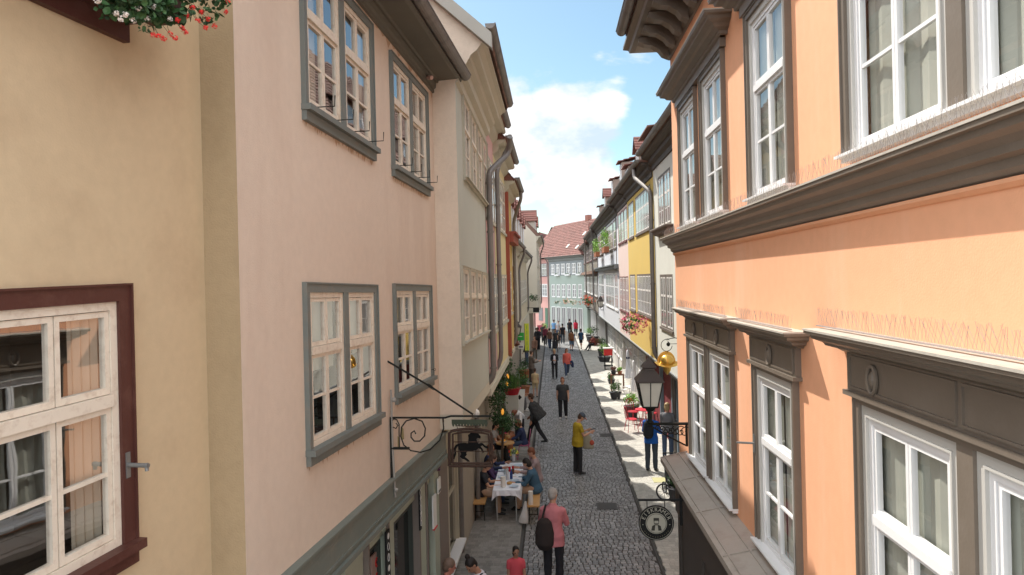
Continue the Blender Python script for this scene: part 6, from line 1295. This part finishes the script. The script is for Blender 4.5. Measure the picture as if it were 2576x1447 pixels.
def person(label, x, y, H=1.72, face=180, pose=STAND, lean=0, tilt=0, turn=0, top=None, sleeve=1.0, hem=0.0, bottom=BLACKC, bkind='long', hair=HB, hstyle='short', shoes=SHOE, skin=SKIN, w=1.0, vox=.014, z=.03, cat='person', hip=None, inn=(0, 0), group=None, fold=.012, skirt=None, belly=0.0, strap=None, collar=False):
    u = H / 1.75; A = R(face); M = Matrix.Translation((x, y, z)) @ Matrix.Rotation(A, 4, 'Z')
    t = thing('person', label, cat, (x, y, z), group); L = R(lean)
    # skeleton in the body's own space: +y is forward
    legs = []
    for sd, (th, kb) in zip((1, -1), pose['legs']):
        th, kb = R(th), R(kb); h_ = Vector((sd * .092 * u * w, 0, 0)); k_ = h_ + Vector((sd * .01, math.sin(th), -math.cos(th))) * .43 * u; a_ = k_ + Vector((0, math.sin(th - kb), -math.cos(th - kb))) * .415 * u; legs.append((h_, k_, a_, th - kb))
    hz = hip if hip is not None else .085 * u - min(l[2].z for l in legs)
    P = Vector((0, 0, hz)); tv = Vector((0, math.sin(L), math.cos(L))); fv = Vector((0, math.cos(L), -math.sin(L))); X = Vector((1, 0, 0))
    N_ = P + tv * .50 * u; T = lambda p: M @ Vector(p); side = (M.to_3x3() @ X)
    hl = L + R(tilt); hv = Vector((0, math.sin(hl), math.cos(hl))); tr_ = R(turn); HR = Matrix.Rotation(-hl, 3, 'X') @ Matrix.Rotation(tr_, 3, 'Z'); W3 = M.to_3x3() @ HR; hc = N_ + hv * .175 * u + (Matrix.Rotation(-hl, 3, 'X') @ Vector((0, .012, 0)))
    hd = lambda p: T(hc) + W3 @ (Vector(p) * u)
    arms = []
    for sd, (sw, bd, ab), iv in zip((1, -1), pose['arms'], inn):
        s0 = N_ - tv * .075 * u + X * sd * .162 * u * w; sw, bd, ab = R(sw), R(bd), R(ab); d1 = Vector((sd * math.sin(ab), math.sin(sw) * math.cos(ab), -math.cos(sw) * math.cos(ab))); d1.rotate(Matrix.Rotation(-L * .6, 3, 'X')); e_ = s0 + d1 * .285 * u
        d2 = Vector((sd * math.sin(ab) * .3 - sd * math.sin(R(iv)), math.sin(sw + bd), -math.cos(sw + bd))).normalized(); d2.rotate(Matrix.Rotation(-L * .6, 3, 'X')); wr = e_ + d2 * .25 * u; arms.append((s0, e_, wr, d2, sd))
    S = lambda a: a * u * w
    def trunk(mb, inf, lo, hi=1.0, flare=0.0):
        prof = [(-.09, .162, .118), (0, .168, .122 + belly * .3), (.12, .142, .110 + belly), (.25, .148, .114 + belly * .6), (.36, .166, .112), (.42, .158, .100), (.465, .115, .082), (.50, .066, .062)]
        pts, rr = [], []
        for (h, a, b_) in prof:
            if h < lo - .001 or h > hi * .5 + .001: continue
            f_ = flare if h <= 0 else 0; pts.append(T(P + tv * h * u + fv * (belly * .5 if 0 < h < .3 else 0))); rr.append((S(a) + inf + f_, S(b_) + inf + f_))
        if lo < -.09: pts.insert(0, T(P + tv * lo * u)); rr.insert(0, (S(.165) + inf + flare * 1.3, S(.125) + inf + flare * 1.3))
        mb.tube(pts, rr, 14, side=side)
    def limb(mb, pts, rad): mb.tube([T(p) for p in pts], rad, 10)
    b = MB(); trunk(b, -.004, -.09)
    limb(b, [N_ - tv * .04 * u, N_ + hv * .07 * u, hc - hv * .03 * u], [.062 * u, .052 * u, .05 * u])
    b.ball(hd((0, 0, .02)), (.074 * u, .092 * u, .098 * u), seg=16, rings=12, rot=W3); b.ball(hd((0, .018, -.055)), (.055 * u, .066 * u, .062 * u), seg=14, rings=10, rot=W3)
    b.ball(hd((0, .096, -.018)), (.012 * u, .019 * u, .024 * u), seg=8, rings=6, rot=W3)
    for sd in (-1, 1): b.ball(hd((sd * .076, -.005, -.012)), (.010 * u, .018 * u, .028 * u), seg=8, rings=6, rot=W3)
    b.ball(hd((0, .078, -.06)), (.024 * u, .012 * u, .008 * u), seg=8, rings=6, rot=W3)
    for (h_, k_, a_, an) in legs:
        h2, k2, a2 = P + h_, P + k_, P + a_; cf = (k2 + a2) / 2 + Vector((0, -.012, 0)); limb(b, [h2, h2.lerp(k2, .5), k2, k2.lerp(a2, .3) + Vector((0, -.012, 0)), a2.lerp(k2, .2), a2], [S(.080), S(.062), S(.046), S(.044), S(.034), S(.032)])
        limb(b, [a2 + Vector((0, -.04, -.03)) * u, a2 + Vector((0, .06, -.045)) * u, a2 + Vector((0, .15, -.055)) * u], [.035 * u, .035 * u, .022 * u])
    for (s0, e_, wr, d2, sd) in arms:
        limb(b, [s0, s0.lerp(e_, .5), e_, e_.lerp(wr, .35), wr], [S(.056), S(.047), S(.038), S(.038), S(.026)])
        ax = (X * .25 * sd - fv * .0 + d2.cross(X) * 1.0); ax = (ax - d2 * ax.dot(d2)).normalized(); lat = d2.cross(ax).normalized()
        b.tube([T(wr), T(wr + d2 * .045 * u), T(wr + d2 * .095 * u)], [(.024 * u, .018 * u), (.038 * u, .016 * u), (.040 * u, .015 * u)], 10, side=(M.to_3x3() @ ax))
        for k, ln in enumerate((.070, .080, .075, .058)):
            o_ = wr + d2 * .09 * u + ax * (.030 - .020 * k) * u; q1 = o_ + d2 * ln * .5 * u; q2 = q1 + (d2 + fv * .7 + lat * .1).normalized() * ln * .5 * u; b.tube([T(o_), T(q1), T(q2)], [.0095 * u, .009 * u, .007 * u], 6)
        o_ = wr + d2 * .03 * u + ax * .03 * u; b.tube([T(o_), T(o_ + (ax + d2).normalized() * .035 * u), T(o_ + (ax * .4 + d2).normalized() * .075 * u)], [.012 * u, .011 * u, .008 * u], 6)
    remesh(b.build('body', skin, t), min(vox, .012) if vox < .012 else vox, 2)
    # clothes
    if top is not None:
        c = MB(); trunk(c, .014, -.09 - hem, flare=.012)
        c.tube([T(N_ - tv * .05 * u), T(N_ + hv * (.045 if collar else .005) * u)], [(.085 * u, .08 * u), (.066 * u, .064 * u)], 12)
        for (s0, e_, wr, d2, sd) in arms:
            pts, rr = [s0 - X * sd * .05 + tv * .015, s0, s0.lerp(e_, .62)], [S(.056), S(.062), S(.058)]
            if sleeve > .5: pts += [e_, e_.lerp(wr, .5)]; rr += [S(.054), S(.050)]
            if sleeve > .8: pts += [e_.lerp(wr, .95)]; rr += [S(.040)]
            c.tube([T(p) for p in pts], rr, 12)
        remesh(c.build('shirt', top, t), max(vox, .013), 3, fold)
    if bkind == 'skirt' or skirt:
        c = MB(); c.tube([T(P + tv * .14 * u), T(P), T(P - Vector((0, 0, .25)) * u), T(P - Vector((0, 0, .5)) * u)], [(S(.15), S(.12)), (S(.19), S(.15)), (S(.21), S(.19)), (S(.24), S(.21))], 16, side=side); remesh(c.build('skirt', bottom, t), max(vox, .014), 3, fold)
    else:
        c = MB(); c.tube([T(P - tv * .10 * u), T(P - tv * .02 * u), T(P + tv * .09 * u)], [(S(.150), S(.112)), (S(.158), S(.118)), (S(.140), S(.108))], 14, side=side)
        for (h_, k_, a_, an) in legs:
            h2, k2, a2 = P + h_, P + k_, P + a_; pts, rr = [h2 + Vector((0, 0, .04)), h2.lerp(k2, .5), h2.lerp(k2, .92)], [S(.082), S(.082), S(.072)]
            if bkind == 'long': pts = pts[:2] + [k2, k2.lerp(a2, .5), a2 + (a2 - k2).normalized() * .02]; rr = [S(.082), S(.084), S(.072), S(.068), S(.056)]
            c.tube([T(p) for p in pts], rr, 12)
        remesh(c.build('trousers' if bkind == 'long' else 'shorts', bottom, t), max(vox, .013), 3, fold)
    for (h_, k_, a_, an) in legs:
        a2 = P + a_; c = MB(); c.tube([T(a2 + Vector((0, -.055, -.035)) * u), T(a2 + Vector((0, .0, -.03)) * u), T(a2 + Vector((0, .09, -.045)) * u), T(a2 + Vector((0, .175, -.058)) * u)], [(.036 * u, .042 * u), (.042 * u, .046 * u), (.046 * u, .034 * u), (.036 * u, .022 * u)], 10, side=side)
        remesh(c.build('shoe', shoes, t), .013, 2)
    if hair is not None:
        c = MB(); c.ball(hd((0, -.014, .040)), (.084 * u, .098 * u, .092 * u), seg=16, rings=10, rot=W3)
        if hstyle in ('short', 'cap', 'pony', 'bun'): c.ball(hd((0, -.040, -.01)), (.076 * u, .066 * u, .080 * u), seg=12, rings=8, rot=W3)
        if hstyle == 'bob': c.ball(hd((0, -.035, -.03)), (.094 * u, .078 * u, .11 * u), seg=12, rings=8, rot=W3)
        if hstyle == 'long': c.tube([hd((0, -.04, 0)), hd((0, -.065, -.12)), hd((0, -.07, -.26))], [(.088 * u, .065 * u), (.095 * u, .05 * u), (.07 * u, .03 * u)], 12, side=W3 @ X)
        if hstyle == 'bun': c.ball(hd((0, -.05, .15)), (.042 * u, .042 * u, .045 * u))
        if hstyle == 'pony': c.tube([hd((.0, -.09, .05)), hd((.01, -.14, .0)), hd((.02, -.15, -.12)), hd((.02, -.13, -.2))], [.03 * u, .032 * u, .028 * u, .01 * u], 8)
        remesh(c.build('hair', hair, t), .011, 1, .012)
    if hstyle == 'cap':
        c = MB(); c.ball(hd((0, -.005, .055)), (.090 * u, .104 * u, .082 * u), seg=16, rings=10, rot=W3); remesh(c.build('cap', cl('cap_grey', (.07, .085, .11)), t), .011, 2)
        c = MB(); c.tube([hd((0, .07, .045)), hd((0, .13, .035)), hd((0, .165, .022))], [(.070 * u, .012 * u), (.066 * u, .009 * u), (.04 * u, .008 * u)], 12, side=W3 @ X); c.build('cap_peak', cl('cap_orange', (.55, .15, .08)), t)
    for sd in (-1, 1): c = MB(); c.ball(hd((sd * .030, .083, .008)), (.012 * u, .008 * u, .008 * u), seg=8, rings=5, rot=W3); c.build('eye', HD, t)
    t['_'] = 0; del t['_']
    return dict(t=t, T=T, P=P, N=N_, tv=tv, fv=fv, arms=arms, legs=legs, u=u, hd=hd, M=M, side=side, W3=W3)
def G(x, y): p = ground(x, y, .03); return p.x, p.y
def item(name, label, cat, build_list, loc, group=None):
    t = thing(name, label, cat, loc, group)
    for nm, mb, m, vox in build_list:
        o = mb.build(nm, m, t)
        if vox: remesh(o, vox, 2, .008)
    return t
def backpack(pp, label, m, lower=0.0, off=0.0, sz=1.0):
    T, N_, tv, fv, u = pp['T'], pp['N'], pp['tv'], pp['fv'], pp['u']; X = Vector((1, 0, 0)); c = N_ - tv * (.22 + lower) * u - fv * (.17 * u) + X * off; mb = MB()
    mb.tube([T(c - tv * .26 * sz), T(c - tv * .18 * sz - fv * .03), T(c), T(c + tv * .16 * sz), T(c + tv * .22 * sz)], [(.10 * sz, .07 * sz), (.15 * sz, .11 * sz), (.155 * sz, .10 * sz), (.12 * sz, .07 * sz), (.06 * sz, .03 * sz)], 14, side=pp['side'])
    s = MB(); sgn = 1 if off >= 0 else -1
    for sd in ((sgn,) if off else (-1, 1)): s.tube([T(c + tv * .18 * sz + X * sd * .05), T(N_ + X * sd * .12 * u - fv * .05 + tv * .02), T(N_ + X * sd * .14 * u + fv * .07 - tv * .03), T(N_ + X * sd * .16 * u + fv * .12 - tv * .18), T(N_ + X * sd * .19 * u + fv * .02 - tv * .32 * u)], .018, 8)
    return item('backpack', label, 'backpack', [('bag', mb, m, .013), ('strap', s, m, 0)], T(c - tv * .3))

# foreground figures
p = person('grey-haired man seen from behind in a pink shirt and black trousers', -.10, 12.45, 1.80, face=-8, pose=dict(legs=((1, 2), (-3, 4)), arms=((22, 70, 12), (22, 75, 12))), inn=(25, 25), lean=3, tilt=14, turn=-25, top=cl('rose_shirt', (.56, .20, .22)), sleeve=1, hem=.10, hair=HG_, vox=.010, w=1.06, fold=.022, collar=True)
backpack(p, 'dark brown backpack slung on the left shoulder of the man in the pink shirt', cl('backpack_dark', (.030, .022, .020)), lower=.20, off=-.13, sz=1.12)
p = person('small girl in a coral dress with a dark ponytail', -.72, 11.3, 1.22, face=190, pose=STAND, tilt=12, turn=10, top=cl('coral_dress', (.62, .08, .10)), sleeve=.4, hem=.0, bottom=cl('coral_dress', (.6,) * 3), bkind='skirt', hair=HD, hstyle='pony', vox=.010, skin=SKINT)
p = person('woman with a dark hair bun in a white top looking down', -1.12, 10.05, 1.62, face=120, pose=PHONE, lean=10, tilt=30, turn=20, top=cl('white_top', (.66, .62, .66)), sleeve=.4, hair=HD, hstyle='bun', bottom=JEANS, vox=.010, skin=SKINT)
mb = MB(); T, N_, fv, tv = p['T'], p['N'], p['fv'], p['tv']; X = Vector((1, 0, 0)); mb.tube([T(N_ - tv * .3 - fv * .14 + X * .12), T(N_ - fv * .09 - tv * .03 - X * .03), T(N_ - tv * .0 - X * .09), T(N_ + fv * .10 - tv * .08 - X * .08), T(N_ + fv * .15 - tv * .3 + X * .05)], .012, 6); item('shoulder_strap', 'thin black bag strap across the white top of the woman with the bun', 'strap', [('strap', mb, BLACKC, 0)], T(N_))
person('balding man in a dark jacket at the bottom edge beside the shopfront', -1.62, 9.7, 1.66, face=-70, pose=STAND, tilt=12, top=CHAR, hair=mat('hair_thin', (.16, .10, .07), .6, .3, 40), hstyle='short', bottom=BLACKC, vox=.010, skin=mat('skin_ruddy', (.52, .20, .14), .55))
x, y = G(1455, 1192)
p = person('man in a mustard T-shirt and peaked cap reading his phone in the road', x, y, 1.80, face=-68, pose=PHONE, inn=(20, 20), tilt=34, lean=2, top=cl('mustard_tee', (.40, .28, .02)), sleeve=.45, hem=.06, hair=HB, hstyle='cap', bottom=cl('darkgrey', (.025, .025, .028)), shoes=mat('shoe_grey', (.05, .05, .05)), vox=.010, w=1.04, belly=.015, fold=.018)
wr = p['arms'][0][2] + p['arms'][0][3] * .12; mb = MB(); c = p['T'](wr + Vector((-.06, .02, .02))); a = p['M'].to_3x3(); mb.hexa([c + a @ Vector(q) for q in ((-.035, -.07, 0), (.035, -.07, 0), (.035, .07, .03), (-.035, .07, .03), (-.035, -.07, .01), (.035, -.07, .01), (.035, .07, .04), (-.035, .07, .04))]); item('phone', 'dark phone held by the man in the mustard T-shirt', 'phone', [('case', mb, BLACKP, 0)], c)
mb = MB(); e_ = p['T'](p['arms'][1][1] + Vector((.12, .16, -.02))); mb.tube([e_ + Vector((.02, 0, .06)), e_ + Vector((.05, 0, -.12)), e_ + Vector((.09, 0, -.38)), e_ + Vector((.09, 0, -.44))], [(.02, .05), (.13, .05), (.17, .06), (.15, .04)], 10, side=(1, 0, 0)); mb2 = MB(); mb2.ball(e_ + Vector((.19, -.05, -.25)), (.07, .03, .08)); item('tote_bag', 'pale tote bag with a red patch hanging from the forearm of the man in mustard', 'bag', [('bag', mb, cl('tote', (.36, .33, .25)), .013), ('red_patch', mb2, cl('patch_red', (.50, .10, .06)), .012)], e_)
x, y = G(1417, 1053)
p = person('woman with short auburn hair in a dark T-shirt walking up the road', x, y, 1.68, face=175, pose=dict(legs=((6, 5), (-6, 8)), arms=((-8, 18, 8), (8, 25, 9))), top=CHAR, sleeve=.45, hem=.06, hair=HAU, hstyle='bob', bottom=BLACKC, shoes=SHOEW, w=1.16, vox=.012, belly=.02)
x, y = G(1346, 1114)
p = person('man in a dark cape-like jacket striding across to the left', x + .02, y, 1.78, face=72, pose=dict(legs=((26, 12), (-22, 14)), arms=((10, 40, 14), (-10, 30, 12))), lean=12, tilt=-4, top=CHAR, hem=.05, hair=HB, hstyle='short', bottom=BLACKC, vox=.012, skin=SKINT)
T, N_, tv, fv = p['T'], p['N'], p['tv'], p['fv']; mb = MB(); mb.tube([T(N_ + tv * .01), T(N_ - tv * .10 - fv * .02), T(N_ - tv * .3 - fv * .08), T(N_ - tv * .52 - fv * .16), T(N_ - tv * .60 - fv * .20)], [(.09, .08), (.24, .17), (.30, .20), (.33, .24), (.32, .23)], 18, side=p['side']); o = mb.build('jacket', cl('cape_charcoal', (.035, .035, .036)), p['t']); remesh(o, .014, 3, .05)
x, y = G(1396, 953); p = person('blonde woman in a black blazer and white blouse looking at her hands', x, y, 1.70, face=178, pose=dict(legs=((6, 5), (-4, 6)), arms=((10, 85, 6), (10, 85, 6))), inn=(35, 35), tilt=14, top=BLACKC, hem=.05, hair=HBL, hstyle='bob', bottom=BLACKC, vox=.014)
mb = MB(); T = p['T']; mb.tube([T(p['N'] + p['fv'] * .06 - p['tv'] * .04), T(p['N'] + p['fv'] * .125 - p['tv'] * .16), T(p['N'] + p['fv'] * .125 - p['tv'] * .42), T(p['N'] + p['fv'] * .12 - p['tv'] * .52)], [(.05, .02), (.062, .03), (.062, .035), (.05, .02)], 10, side=p['side']); mb.build('blouse', cl('white_top', (.6,) * 3), p['t'])
x, y = G(1427, 947); p = person('woman in a coral pullover and jeans walking beside the woman in black', x, y, 1.66, face=188, pose=WALK, turn=30, top=cl('coral_knit', (.66, .13, .10)), sleeve=.95, hem=.05, hair=HAU, hstyle='long', bottom=JEANS, shoes=SHOEW, w=1.06, vox=.014)
mb = MB(); c = p['T'](p['arms'][1][2]); mb.tube([c + Vector((.02, 0, .1)), c + Vector((.06, 0, -.08)), c + Vector((.10, 0, -.28))], [(.07, .06), (.11, .07), (.06, .04)], 10); item('folded_jacket', 'dark jacket carried over the arm of the woman in coral', 'jacket', [('cloth', mb, NAVY, .014)], c)
# left pavement
x, y = G(1347, 1000); person('boy in a beige T-shirt and shorts standing with his back turned', x, y, 1.40, face=-10, pose=STAND, top=cl('sand_tee', (.50, .38, .22)), sleeve=.45, hair=HB, bottom=cl('sand_shorts', (.42, .34, .20)), bkind='shorts', vox=.014)
x, y = G(1338, 962); person('stocky person in a grey-brown coat standing by the left shopfronts', x, y, 1.74, face=-60, pose=PHONE, top=cl('taupe_coat', (.14, .11, .09)), hem=.10, hair=HB, bottom=cl('taupe_trousers', (.09, .075, .06)), vox=.016, w=1.1)
x, y = G(1346, 905); person('woman with a shoulder bag standing farther along the left pavement', x, y, 1.66, face=160, pose=STAND, top=cl('brown_top', (.17, .09, .06)), hair=HB, hstyle='long', bottom=cl('taupe_trousers', (.1,) * 3), vox=.018)
x, y = G(1354, 880); person('man in black standing with his back to the left shop entrance', x, y, 1.80, face=20, pose=STAND, top=BLACKC, hair=HD, bottom=BLACKC, vox=.018, w=1.05)
x, y = G(1362, 884); person('second dark clothed man just beside the man in black on the left', x - .35, y + 1.2, 1.76, face=200, pose=STAND, top=CHAR, hair=HB, bottom=BLACKC, vox=.02)
p = person('visitor in a yellow-green shirt seated on the left pavement', -1.72, 29.0, 1.70, face=-95, pose=SIT, top=cl('lime_shirt', (.42, .50, .16)), sleeve=.45, hair=HB, bottom=cl('grey_trousers', (.09, .09, .10)), vox=.016, lean=6, shoes=SHOEW)
t = thing('stool', 'red stool under the seated visitor in yellow-green', 'stool', (-1.72, 29.0, .03)); mb = MB(); mb.lathe((-1.72, 29.0, .03), [(.16, 0), (.15, .36), (.17, .38)], 14); mb.build('seat', mat('enamel_red', (.5,) * 3), t)
# pair with the small dog at the low table
p = person('woman in a pale top seated at the low table with a dog on her lap', -1.98, 20.9, 1.64, face=-100, pose=dict(legs=((80, 70), (84, 78)), arms=((35, 30, 10), (35, 30, 10))), lean=8, tilt=16, top=cl('grey_top', (.34, .32, .32)), sleeve=.45, hair=HD, hstyle='long', bottom=BLACKC, vox=.014)
p = person('woman with red-brown hair in a navy cardigan seated facing left', -1.02, 21.3, 1.66, face=92, pose=dict(legs=((82, 62), (86, 75)), arms=((45, 40, 10), (45, 45, 10))), lean=10, tilt=16, top=NAVY, hair=HAU, hstyle='bob', bottom=JEANS, vox=.014)
mb = MB(); c = p['T'](p['arms'][0][2] + Vector((-.1, .1, .05))); mb.ball(c, (.07, .03, .10)); item('fan', 'bright pink hand fan held by the woman in the navy cardigan', 'fan', [('blade', mb, cl('fan_pink', (.70, .05, .25)), 0)], c)
for (x, y, lab) in ((-1.02, 21.3, 'pink metal chair under the woman in the navy cardigan'), (-1.98, 20.9, 'dark metal chair under the woman with the dog')): cafe_chair(x, y, 1.57 * (-1 if x > -1.5 else 1), mat('enamel_mauve', (.35, .08, .16), .5) if x > -1.5 else IRON, lab, 'chairs at the low table')
# small dog: trunk, neck, head with muzzle and ears, legs and tail in one surface
dx, dy, dz = -1.62, 20.95, .60; mb = MB(); mb.tube([(dx - .20, dy, dz), (dx - .10, dy, dz + .02), (dx + .04, dy, dz + .04), (dx + .10, dy, dz + .05)], [.055, .085, .10, .07], 12); mb.tube([(dx + .06, dy, dz + .06), (dx + .12, dy - .01, dz + .17)], [.065, .05], 10); mb.ball((dx + .13, dy - .02, dz + .20), (.065, .06, .06)); mb.tube([(dx + .15, dy - .05, dz + .19), (dx + .18, dy - .11, dz + .17)], [.036, .024], 8)
for s_ in (-1, 1): mb.tube([(dx + .12 + s_ * .05, dy, dz + .24), (dx + .13 + s_ * .075, dy, dz + .17)], [.018, .024], 8); mb.tube([(dx + .08, dy + s_ * .05, dz), (dx + .10, dy + s_ * .05, dz - .08), (dx + .12, dy + s_ * .05, dz - .11)], [.03, .02, .022], 8); mb.tube([(dx - .14, dy + s_ * .05, dz), (dx - .10, dy + s_ * .06, dz - .07), (dx - .15, dy + s_ * .06, dz - .10), (dx - .10, dy + s_ * .06, dz - .12)], [.045, .03, .02, .018], 8)
mb.tube([(dx - .2, dy, dz + .02), (dx - .27, dy, dz + .09), (dx - .25, dy, dz + .15)], [.02, .015, .01], 6); t = thing('dog', 'small golden dog sitting on the lap of the woman in the pale top', 'dog', (dx, dy, dz - .1)); remesh(mb.build('body', mat('fur_golden', (.42, .25, .10), .9, .25, 20), t), .010, 2)
mb = MB(); mb.ball((dx + .185, dy - .125, dz + .175), .010); mb.build('nose', HD, t)
for s_ in (-1, 1): mb = MB(); mb.ball((dx + .145 + s_ * .025, dy - .075, dz + .215), .008); mb.build('eye', HD, t)
x, y = G(1293, 1110); person('woman with long auburn hair and a white blouse bending over a tub', -1.25, 23.4, 1.68, face=165, pose=dict(legs=((4, 4), (0, 4)), arms=((60, 10, 8), (60, 10, 8))), lean=62, tilt=20, top=cl('white_blouse', (.70, .68, .68)), hair=HAU, hstyle='long', bottom=BLACKC, vox=.014, fold=.02)
# diners at the long table
sit2 = dict(legs=((82, 80), (86, 84)), arms=((38, 62, 10), (38, 66, 10)))
person('woman in a black T-shirt dining on the wall side of the long table', -1.84, 16.3, 1.68, face=-88, pose=sit2, lean=10, tilt=20, top=BLACKC, sleeve=.45, hair=HB, hstyle='bun', bottom=cl('sand_trousers', (.42, .27, .18)), vox=.011, skin=SKIN, inn=(10, 20), w=1.05)
person('brown haired diner in purple beside the woman in black', -1.80, 17.05, 1.66, face=-85, pose=sit2, lean=12, tilt=22, top=cl('purple', (.06, .03, .09)), hair=HB, hstyle='long', bottom=JEANS, vox=.012)
person('diner with a blue collar at the far wall side of the long table', -1.80, 17.75, 1.72, face=-95, pose=sit2, lean=4, tilt=8, top=NAVY, hair=HAU, hstyle='short', bottom=JEANS, vox=.012, skin=SKINT)
person('woman with dark curly hair in a blue denim shirt dining on the street side', -.52, 16.5, 1.70, face=84, pose=sit2, lean=14, tilt=18, top=cl('denim_shirt', (.045, .10, .155)), sleeve=.95, hem=.0, hair=HD, hstyle='bob', bottom=cl('sand_trousers', (.4,) * 3), vox=.011, w=1.14, fold=.02)
person('brown haired diner in pale checks behind the woman in the denim shirt', -.50, 17.35, 1.74, face=95, pose=sit2, lean=8, tilt=14, top=cl('check_pale', (.30, .22, .22)), hair=HAU, hstyle='short', bottom=JEANS, vox=.012)
# right pavement
x, y = G(1640, 1184); p = person('man in a bright blue jacket with a black backpack at the right kerb', x, y, 1.80, face=-22, pose=dict(legs=((2, 3), (-3, 4)), arms=((14, 60, 10), (14, 60, 10))), tilt=16, top=cl('royal_blue', (.012, .10, .42)), hem=.06, hair=HG_, bottom=cl('slate_jeans', (.045, .06, .08)), vox=.011, w=1.05, fold=.02)
backpack(p, 'black backpack on the man in the bright blue jacket', cl('backpack_black', (.012, .014, .02)), off=-.03)
x, y = G(1684, 1165); person('woman with a straw-blond bob in a grey top beside the man in blue', x + .05, y + .5, 1.74, face=-25, pose=PHONE, top=cl('grey_marl', (.16, .16, .17)), hair=HBL, hstyle='bob', bottom=JEANS, vox=.012, w=1.05)
p = person('white-haired visitor in black seated on the bench on the right pavement', 3.05, 52.6, 1.70, face=120, pose=dict(legs=((84, 45), (88, 70)), arms=((30, 80, 10), (30, 80, 10))), tilt=20, lean=6, top=cl('coral_scarf', (.25, .06, .05)), hair=HW_, hstyle='bob', bottom=BLACKC, vox=.018)
# far walkers
far = [(1438, 884, 1.74, 5, cl('tan_jacket', (.26, .10, .04)), HB, 'short', cl('light_jeans', (.14, .22, .32)), 'shorts', 'walker in a rust brown jacket and light blue shorts'),
       (1462, 879, 1.68, 15, cl('blue_jacket', (.03, .08, .16)), HB, 'bob', BLACKC, 'shorts', 'walker in a navy blue jacket and black shorts on the right'),
       (1416, 866, 1.82, 0, BLACKC, HD, 'short', cl('slate_jeans', (.05,) * 3), 'long', 'tall man in a black T-shirt walking away in mid road'),
       (1398, 880, 1.70, 180, CHAR, HD, 'long', BLACKC, 'long', 'dark clothed woman behind the pushchair in the distance'),
       (1383, 878, 1.72, 10, cl('brown_top', (.1,) * 3), HD, 'short', JEANS, 'long', 'walker in brown at the left edge of the distant group'),
       (1406, 878, 1.35, 0, CHAR, HBL, 'short', SHOEW, 'shorts', 'child in white shorts in the distant group'),
       (1394, 850, 1.78, 0, cl('sky_blue', (.16, .33, .58)), HB, 'short', CHAR, 'long', 'distant walker in a light blue shirt'),
       (1405, 852, 1.72, 170, cl('pale_grey', (.4, .4, .42)), HB, 'short', JEANS, 'long', 'distant walker in a pale grey shirt beside the light blue one'),
       (1434, 850, 1.84, 0, BLACKC, HD, 'short', BLACKC, 'long', 'distant tall man in black before the green house'),
       (1449, 848, 1.72, 0, cl('magenta_red', (.60, .03, .08)), HB, 'long', BLACKC, 'long', 'distant woman in a bright red top before the green house'),
       (1366, 862, 1.74, 190, CHAR, HB, 'short', BLACKC, 'long', 'distant figure in grey at the left shopfronts')]
for (px_, py_, H_, fc, tp, hr, hs_, bt, bk, lab) in far:
    x, y = G(px_, py_); q = person(lab, x, y, H_, face=fc, pose=WALK if H_ > 1.5 else STAND, top=tp, sleeve=.5, hair=hr, hstyle=hs_, bottom=bt, bkind=bk, vox=.022)
    if 'rust' in lab: backpack(q, 'tan backpack on the walker in rust brown', cl('pack_tan', (.22, .09, .04)))
    if 'red top' in lab: backpack(q, 'red backpack on the distant woman in red', cl('pack_red', (.5, .02, .05)))
x, y = G(1396, 886); t = thing('pushchair', 'dark pushchair in the distant group in mid road', 'pushchair', (x, y, .03)); mb = MB(); mb.tube([(x - .0, y - .25, .35), (x, y - .05, .42), (x, y + .1, .85)], [(.18, .05), (.2, .1), (.18, .06)], 10, side=(1, 0, 0)); mb.build('seat', BLACKC, t)
for (dx, dy) in ((-.22, -.3), (.22, -.3), (-.22, .25), (.22, .25)): mb = MB(); mb.tube([(x + dx - .015, y + dy, .14), (x + dx + .015, y + dy, .14)], .11, 14); mb.build('wheel', BLACKP, t)
mb = MB()
for s_ in (-1, 1): mb.tube([(x + s_ * .2, y - .3, .14), (x + s_ * .18, y, .5), (x + s_ * .18, y + .4, 1.0)], .014, 5)
mb.tube([(x - .18, y + .4, 1.0), (x + .18, y + .4, 1.0)], .016, 6); mb.build('frame', IRON, t)

for (px_, py_, H_, fc, tp, bt, lab) in ((1326, 918, 1.70, 60, cl('olive', (.10, .10, .05)), JEANS, 'shopper in an olive jacket by the yellow banner'), (1372, 868, 1.68, 200, cl('wine', (.16, .03, .05)), BLACKC, 'distant shopper in a wine red top near the left shops'), (1441, 872, 1.25, 5, cl('sky_blue', (.1,) * 3), JEANS, 'distant child in light blue walking beside the adults')):
    x, y = G(px_, py_); person(lab, x, y, H_, face=fc, pose=STAND, top=tp, sleeve=.95, hair=HD, hstyle='bob', bottom=bt, vox=.022)

# bake the remeshed figures
dg = bpy.context.evaluated_depsgraph_get(); dg.update()
done = [(o, bpy.data.meshes.new_from_object(o.evaluated_get(dg))) for o in QUEUE]
for o, me in done:
    mats_ = [m for m in o.data.materials]; o.modifiers.clear(); me.materials.clear()
    for m in mats_: me.materials.append(m)
    me.polygons.foreach_set('material_index', [0] * len(me.polygons)); me.polygons.foreach_set('use_smooth', [True] * len(me.polygons)); o.data = me
